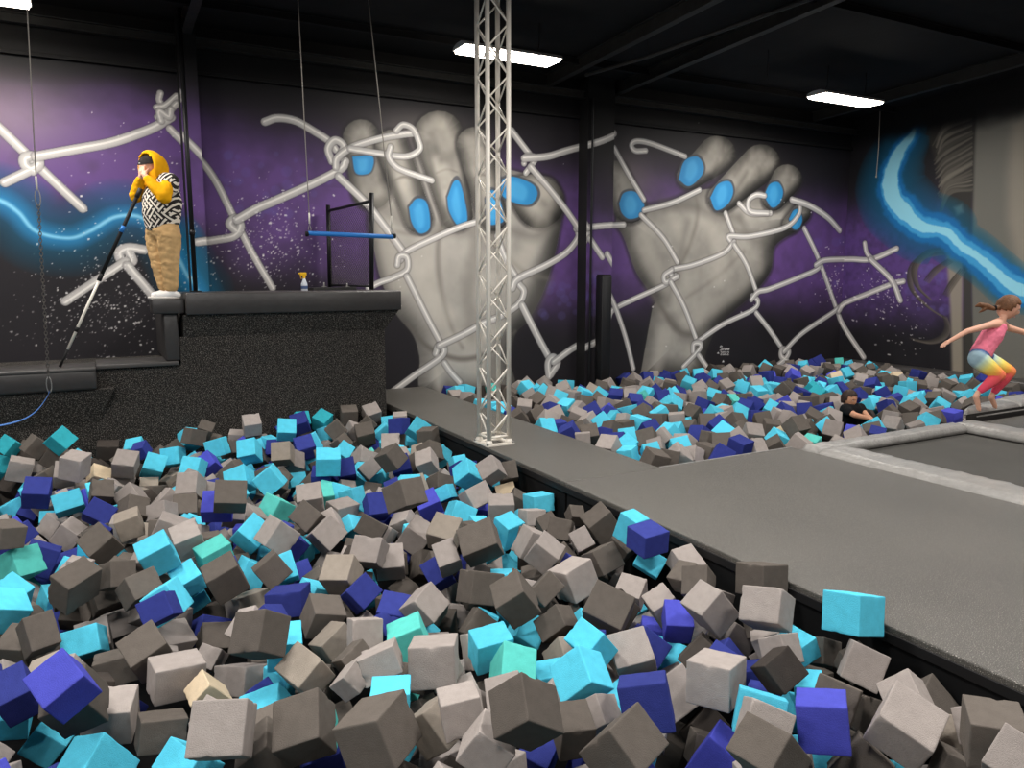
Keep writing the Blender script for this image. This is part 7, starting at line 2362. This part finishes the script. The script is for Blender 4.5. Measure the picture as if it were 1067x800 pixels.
4099 8224 -266 22 60 -75 6 120 0
11153 6301 -86 29 50 -80 1 109 1
11464 8422 -63 89 30 -20 -24 124 1
10220 9122 -90 5 12 -52 83 156 0
8749 5209 -267 28 7 67 -66 164 0
4326 8121 -270 8 -27 95 -2 140 0
11008 6218 -80 33 50 67 -41 146 5
7112 8207 -134 85 -45 22 -2 150 3
7550 6438 -93 64 45 58 -20 129 0
8397 4935 -257 98 -10 -4 8 114 3
11524 8884 -63 41 -77 30 36 129 5
4317 8362 -229 28 19 -15 92 129 1
11725 6922 -65 47 73 -16 -45 148 2
5471 4902 -267 92 11 -13 -31 132 1
4313 6978 -264 29 57 -41 64 146 0
4264 6686 -276 48 -85 -4 -14 164 3
8828 7624 -148 38 -20 -66 -60 147 0
5368 7445 -116 44 -74 -48 5 133 4
8260 9396 -66 42 40 0 -80 121 5
8612 6761 -139 14 62 -68 -32 127 0
5196 5557 -273 19 -74 -58 25 135 1
9697 7491 -112 37 72 -55 13 128 5
7262 6949 -104 81 -1 -57 9 149 3
9976 8069 -160 31 -17 -81 45 125 5
9174 9087 -211 14 18 82 -51 154 5
4400 5625 -232 29 -38 81 -30 114 5
11680 8271 -67 3 10 -91 37 143 1
10353 7127 -163 0 44 -22 -86 152 2
8806 6156 -139 88 -27 -36 -6 165 1
11591 7441 -118 54 4 -40 73 114 0
5724 4908 -275 29 -33 25 -85 121 0
9660 7917 -90 19 -52 74 -35 129 1
10606 6751 -221 61 -33 37 60 144 1
4303 8999 -237 26 -26 64 66 131 3
6633 8853 -163 20 -33 -62 -67 155 1
8863 7896 -105 86 -18 -11 -44 124 1
4769 8103 -176 91 -30 20 -16 137 1
11101 6788 -111 50 20 -74 -38 143 0
6950 5252 -278 78 58 15 -13 116 1
6173 6982 -236 41 81 21 33 167 1
7026 6415 -290 83 26 7 -46 172 3
5648 9248 -200 15 -44 -24 84 171 1
9156 8635 -210 86 43 10 19 168 5
10288 6510 -175 27 29 21 -88 175 1
7714 6964 -279 22 -73 60 21 173 1
11528 5378 -251 70 -8 -8 69 171 1
6718 8129 -318 11 68 11 -70 172 8
5225 8992 -297 59 15 -64 -45 174 3
6116 9401 -310 44 73 -49 11 170 3
7009 8548 -269 18 -89 -33 22 165 0
7210 7394 -279 61 25 -72 16 167 1
8154 8255 -275 7 47 79 35 170 0
11029 6233 -290 26 27 68 61 174 1
9267 8097 -297 9 -1 89 -42 167 0
9577 8239 -315 31 -49 30 75 170 1
7236 6058 -284 26 21 -93 6 167 5
8169 9145 -292 30 -70 29 56 175 4
4693 8494 -317 1 71 63 -27 172 1
10886 5520 -197 42 29 -74 42 170 5
11547 5165 -302 60 19 76 5 168 2
7656 9527 -317 32 -74 -19 55 174 2
10783 7111 -253 90 7 36 -21 173 0
7793 8474 -294 10 -74 65 -2 174 1
5190 5925 -317 11 -87 24 38 169 0
8558 9139 -316 31 75 -57 4 165 1
11072 9419 -302 84 -15 -38 -33 172 0
7554 7796 -294 21 38 68 -58 172 3
6805 7012 -300 13 49 -65 -55 171 3
9028 7277 -272 62 8 52 56 165 5
9786 9379 -273 18 -29 30 88 173 1
9736 6366 -169 74 -37 51 19 172 3
10980 9160 -312 89 -36 21 -8 165 2
10825 6495 -234 73 12 51 -41 166 1
11200 7809 -298 11 -10 -13 -97 172 1
5354 8617 -296 53 -67 -30 39 167 0
7317 9229 -285 11 -97 -15 -7 167 5
5430 8305 -318 76 -62 10 10 173 4
8392 7951 -188 41 -7 61 -65 174 0
6371 7832 -318 72 68 3 0 174 5
11423 5609 -162 17 90 25 27 173 0
7764 8001 -266 80 50 -29 -5 169 1
10912 8127 -293 46 -44 -75 -4 166 2
7001 8318 -300 39 21 -87 17 172 0
4945 7087 -295 63 44 39 -49 172 1
10817 6135 -310 66 -41 -60 11 169 1
10910 5834 -174 83 -3 -40 -36 165 1
10275 7418 -202 53 21 -65 -48 174 5
6367 8589 -301 32 65 -15 -66 174 0
5383 9348 -310 37 -23 41 79 174 5
8494 7356 -213 15 66 -34 64 165 5
7846 7677 -305 47 -61 -28 56 174 5
6593 8569 -250 59 43 67 0 171 0
4452 9455 -314 43 58 50 45 174 0
11526 5901 -265 28 -21 41 83 171 1
4599 8825 -293 91 13 -36 -10 167 0
10717 5922 -305 31 -17 61 -69 168 1
4749 7541 -292 34 -22 -30 85 175 0
8106 7804 -295 53 -65 30 44 167 3
6286 6257 -152 74 -56 -21 -26 174 1
5865 8117 -222 1 -19 97 -4 165 5
11424 4982 -285 62 -44 62 12 166 0
7340 7987 -241 66 -37 62 13 166 3
8900 6546 -316 30 -56 -74 -14 160 5
9282 5667 -265 23 -39 79 -39 172 1
7303 6968 -313 25 3 95 -13 175 1
10196 8926 -293 74 48 -37 25 171 3
7099 6843 -307 42 80 39 10 167 0
8740 5884 -287 70 -50 -18 -45 168 3
4247 5744 -303 18 26 -25 -90 167 5
11196 5360 -235 28 52 -14 79 173 5
9402 8417 -263 21 64 73 -3 166 5
8747 8648 -251 87 45 1 16 165 1
8234 8582 -303 50 -68 11 -51 174 0
4588 7840 -314 26 -21 76 -54 166 0
9187 6396 -207 7 -87 4 -46 168 8
11227 6686 -316 60 74 10 24 170 5
11296 9279 -215 72 37 -31 -48 170 0
10972 7334 -133 64 -14 71 20 173 1
5882 6772 -291 32 87 12 -33 169 1
9434 7430 -295 52 35 75 18 174 0
7849 9518 -255 73 13 57 -34 165 3
9946 6232 -304 9 2 12 98 168 1
10584 9081 -264 24 -5 -95 14 168 0
8330 6919 -307 8 -32 39 85 165 5
11587 5694 -246 63 -59 -42 -25 167 0
9507 8872 -261 85 31 -27 28 168 8
7746 6410 -315 52 -66 -6 52 173 5
8376 9486 -269 21 -33 56 71 166 5
8993 6101 -308 70 -12 41 56 172 0
10382 6118 -318 18 7 96 16 166 1
10927 8417 -318 44 -50 -57 -46 175 0
10637 8582 -319 69 -58 -14 39 165 5
10379 7777 -207 8 55 -74 -35 175 5
5113 6356 -288 34 -20 43 80 174 0
11246 5734 -203 76 -46 22 -37 170 0
10619 5610 -312 31 -23 91 8 175 4
8446 7606 -270 71 56 38 13 166 3
10073 5186 -271 89 39 16 -11 173 0
5474 6388 -263 90 -2 -8 -40 171 5
9634 5811 -317 7 -55 17 81 167 0
8641 8345 -310 49 3 -86 -7 165 5
5905 9547 -241 14 41 -11 -89 170 0
5633 6111 -300 47 24 -55 63 174 2
5348 7657 -272 43 -13 88 -2 173 1
9066 7781 -289 56 36 -42 -60 172 1
10169 7179 -306 30 78 47 23 172 6
11701 6691 -291 7 91 -7 38 168 5
11600 8083 -145 14 66 66 31 174 0
10213 6821 -303 57 5 80 -9 168 0
5767 8962 -308 79 -43 -6 42 166 5
11475 6381 -296 11 -45 25 84 175 1
10661 7442 -311 30 62 39 -60 165 0
11386 7812 -317 62 -28 40 60 168 1
10256 6127 -149 52 47 -60 36 172 5
8823 8986 -271 73 4 -21 -64 170 1
10050 9480 -292 70 37 5 59 165 0
8388 7243 -320 55 72 18 35 172 3
6459 6559 -284 11 73 66 2 167 0
8918 8376 -298 81 53 3 -21 167 0
11066 8808 -302 51 22 -68 -45 170 5
7157 5593 -309 5 95 23 -14 171 1
5918 6474 -310 55 -18 52 61 175 1
5380 6805 -223 1 21 -62 -74 168 1
7355 5324 -310 28 -64 5 70 169 5
7585 8062 -288 50 -39 -74 17 168 0
4871 6223 -286 39 -48 -77 11 173 1
8508 5392 -297 29 -3 -94 -12 173 3
5949 7615 -311 35 69 -40 -48 166 3
5051 8533 -299 21 84 -13 -46 167 5
9107 6624 -187 10 6 67 72 172 5
5307 6497 -319 30 29 -83 36 168 0
10303 9346 -270 34 -30 -82 33 167 0
4993 7442 -293 51 -38 -41 -64 167 1
10485 8365 -161 70 0 -35 61 171 4
9553 6486 -318 17 20 47 83 170 5
'''
# ------------------------------------------------------------------ foam cubes
RGB = {'g': (156, 147, 142), 'd': (97, 90, 84), 'k': (66, 60, 56), 'b': (52, 60, 132), 'v': (78, 82, 188), 'c': (88, 200, 228), 'm': (92, 198, 188), 'q': (52, 164, 178), 't': (148, 138, 127), 'w': (218, 198, 168)}
WORD = {'g': 'light grey', 'd': 'brownish grey', 'k': 'charcoal', 'b': 'navy blue', 'v': 'violet blue', 'c': 'cyan', 'm': 'mint green', 'q': 'teal', 't': 'tan', 'w': 'cream'}
FM = {}
for k_, c_ in RGB.items():
    m = material(WORD[k_].replace(' ', '_') + '_foam', c_, .92, 0, .12, .35, 46, .07, 5); nt = m.node_tree; b = nt.nodes['Principled BSDF']
    # every block has its own slight shade, and an open-cell grain
    oi = nt.nodes.new('ShaderNodeObjectInfo'); hs = nt.nodes.new('ShaderNodeHueSaturation'); mr = nt.nodes.new('ShaderNodeMapRange'); mr.inputs[3].default_value = .84; mr.inputs[4].default_value = 1.14; ge = nt.nodes.new('ShaderNodeNewGeometry'); ad = nt.nodes.new('ShaderNodeMath'); fr_ = nt.nodes.new('ShaderNodeMath'); fr_.operation = 'FRACT'
    nt.links.new(oi.outputs['Random'], ad.inputs[0]); nt.links.new(ge.outputs['Random Per Island'], ad.inputs[1]); nt.links.new(ad.outputs[0], fr_.inputs[0]); nt.links.new(fr_.outputs[0], mr.inputs[0]); nt.links.new(mr.outputs[0], hs.inputs['Value']); src = b.inputs['Base Color'].links[0].from_socket; nt.links.new(src, hs.inputs['Color']); nt.links.new(hs.outputs['Color'], b.inputs['Base Color'])
    FM[k_] = m
def cube_mesh(name, seed, kind):
    # unit foam block: softly rounded edges, dents, chipped corners and torn faces
    rd = random.Random(seed); g = [-.5, -.482, -.45, -.36, -.24, -.12, 0, .12, .24, .36, .45, .482, .5] if kind else [-.5, -.46, 0, .46, .5]
    n = len(g); bm = bmesh.new(); V = {}
    def vert(p):
        key = tuple(round(q, 4) for q in p)
        if key not in V: V[key] = bm.verts.new(p)
        return V[key]
    for ax in range(3):
        for s in (-.5, .5):
            for i in range(n - 1):
                for j in range(n - 1):
                    P = []
                    for a_, b_ in ((i, j), (i + 1, j), (i + 1, j + 1), (i, j + 1)):
                        p = [0, 0, 0]; p[ax] = s; p[(ax + 1) % 3] = g[a_]; p[(ax + 2) % 3] = g[b_]; P.append(vert(p))
                    bm.faces.new(P if s > 0 else P[::-1])
    chips = []
    for _ in range({0: 0, 1: 2, 2: 6, 3: 11}[kind]):
        p = [rd.uniform(-.5, .5) for _ in range(3)]; e = rd.sample(range(3), 2)
        for q in e: p[q] = rd.choice((-.5, .5))
        chips.append((Vector(p), rd.uniform(.06, .13) * (1.5 if kind == 3 else 1)))
    shear = Vector((rd.uniform(-.05, .05), rd.uniform(-.05, .05), 0)) if kind else Vector()
    torn = rd.randrange(3) if kind == 3 else None
    r = .028
    for v in bm.verts:
        p = v.co.copy(); inn = Vector([max(-.5 + r, min(.5 - r, q)) for q in p]); d = p - inn
        if d.length > 1e-6: p = inn + d.normalized() * r
        if kind:
            p += Vector((shear.x * p.z, shear.y * p.z, 0))
            nn = Vector(p).normalized(); p -= nn * .012 * (mnoise.noise(p * 4 + Vector((seed, 0, 0))) + .6)
            for c, rr in chips:
                q = (p - c).length
                if q < rr: p -= c.normalized() * (rr - q) * (.55 + .3 * mnoise.noise(p * 30))
            if torn is not None and p[torn] > .3: p[torn] -= .05 * (.9 + mnoise.noise(p * 7 + Vector((0, seed, 0)))) + .022 * mnoise.noise(p * 24)
        v.co = p
    me = bpy.data.meshes.new(name); bm.to_mesh(me); bm.free(); me.polygons.foreach_set('use_smooth', [True] * len(me.polygons)); me.materials.append(None); return me
VAR = [cube_mesh('foam_cube', 10 + i, k) for i, k in enumerate((1, 1, 1, 2, 2, 2, 3, 3))]
LOWP = cube_mesh('foam_low', 3, 0)
rf = random.Random(21)
for row in NAMED.strip().split('\n'):
    f, label = row.split('|'); f = f.split(); k_ = f[0]; x = [int(q) for q in f[1:11]]; vi = int(f[11])
    o = bpy.data.objects.new('foam_cube', VAR[vi]); COL.objects.link(o)
    o.rotation_mode = 'QUATERNION'; o.location = [q / 1000 for q in x[:3]]; o.rotation_quaternion = Quaternion([q / 1000 for q in x[3:7]]).normalized(); o.scale = [q / 1000 for q in x[7:10]]
    o.material_slots[0].link = 'OBJECT'; o.material_slots[0].material = FM[k_]
    tag(o, label, 'foam cube', 'foam cubes in the near pit' if x[0] < 2990 else 'foam cubes in the far pit')
# everything smaller or deeper in the two pits
lv = np.array([v.co[:] for v in LOWP.vertices]); lf = np.array([list(p.vertices) for p in LOWP.polygons]); keys = list(RGB)
VV, FF, MI = [], [], []
for i, row in enumerate(REST.strip().split('\n')):
    x = [int(q) for q in row.split()]; q = Quaternion(x[3:7]).normalized().to_matrix()
    FF.append(lf + len(lv) * i); VV.append((lv * x[7] / 1000) @ np.array(q).T + np.array(x[:3]) / 1000); MI += [x[8]] * len(lf)
VV = np.concatenate(VV); FF = np.concatenate(FF)
me = bpy.data.meshes.new('foam_pile'); me.from_pydata(VV.tolist(), [], FF.tolist())
for k_ in keys: me.materials.append(FM[k_])
me.polygons.foreach_set('material_index', MI); me.polygons.foreach_set('use_smooth', [True] * len(MI)); me.update()
o = bpy.data.objects.new('foam_pile', me); COL.objects.link(o)
tag(o, 'the mass of smaller mixed foam cubes filling both pits', 'foam cubes', None, 'stuff')
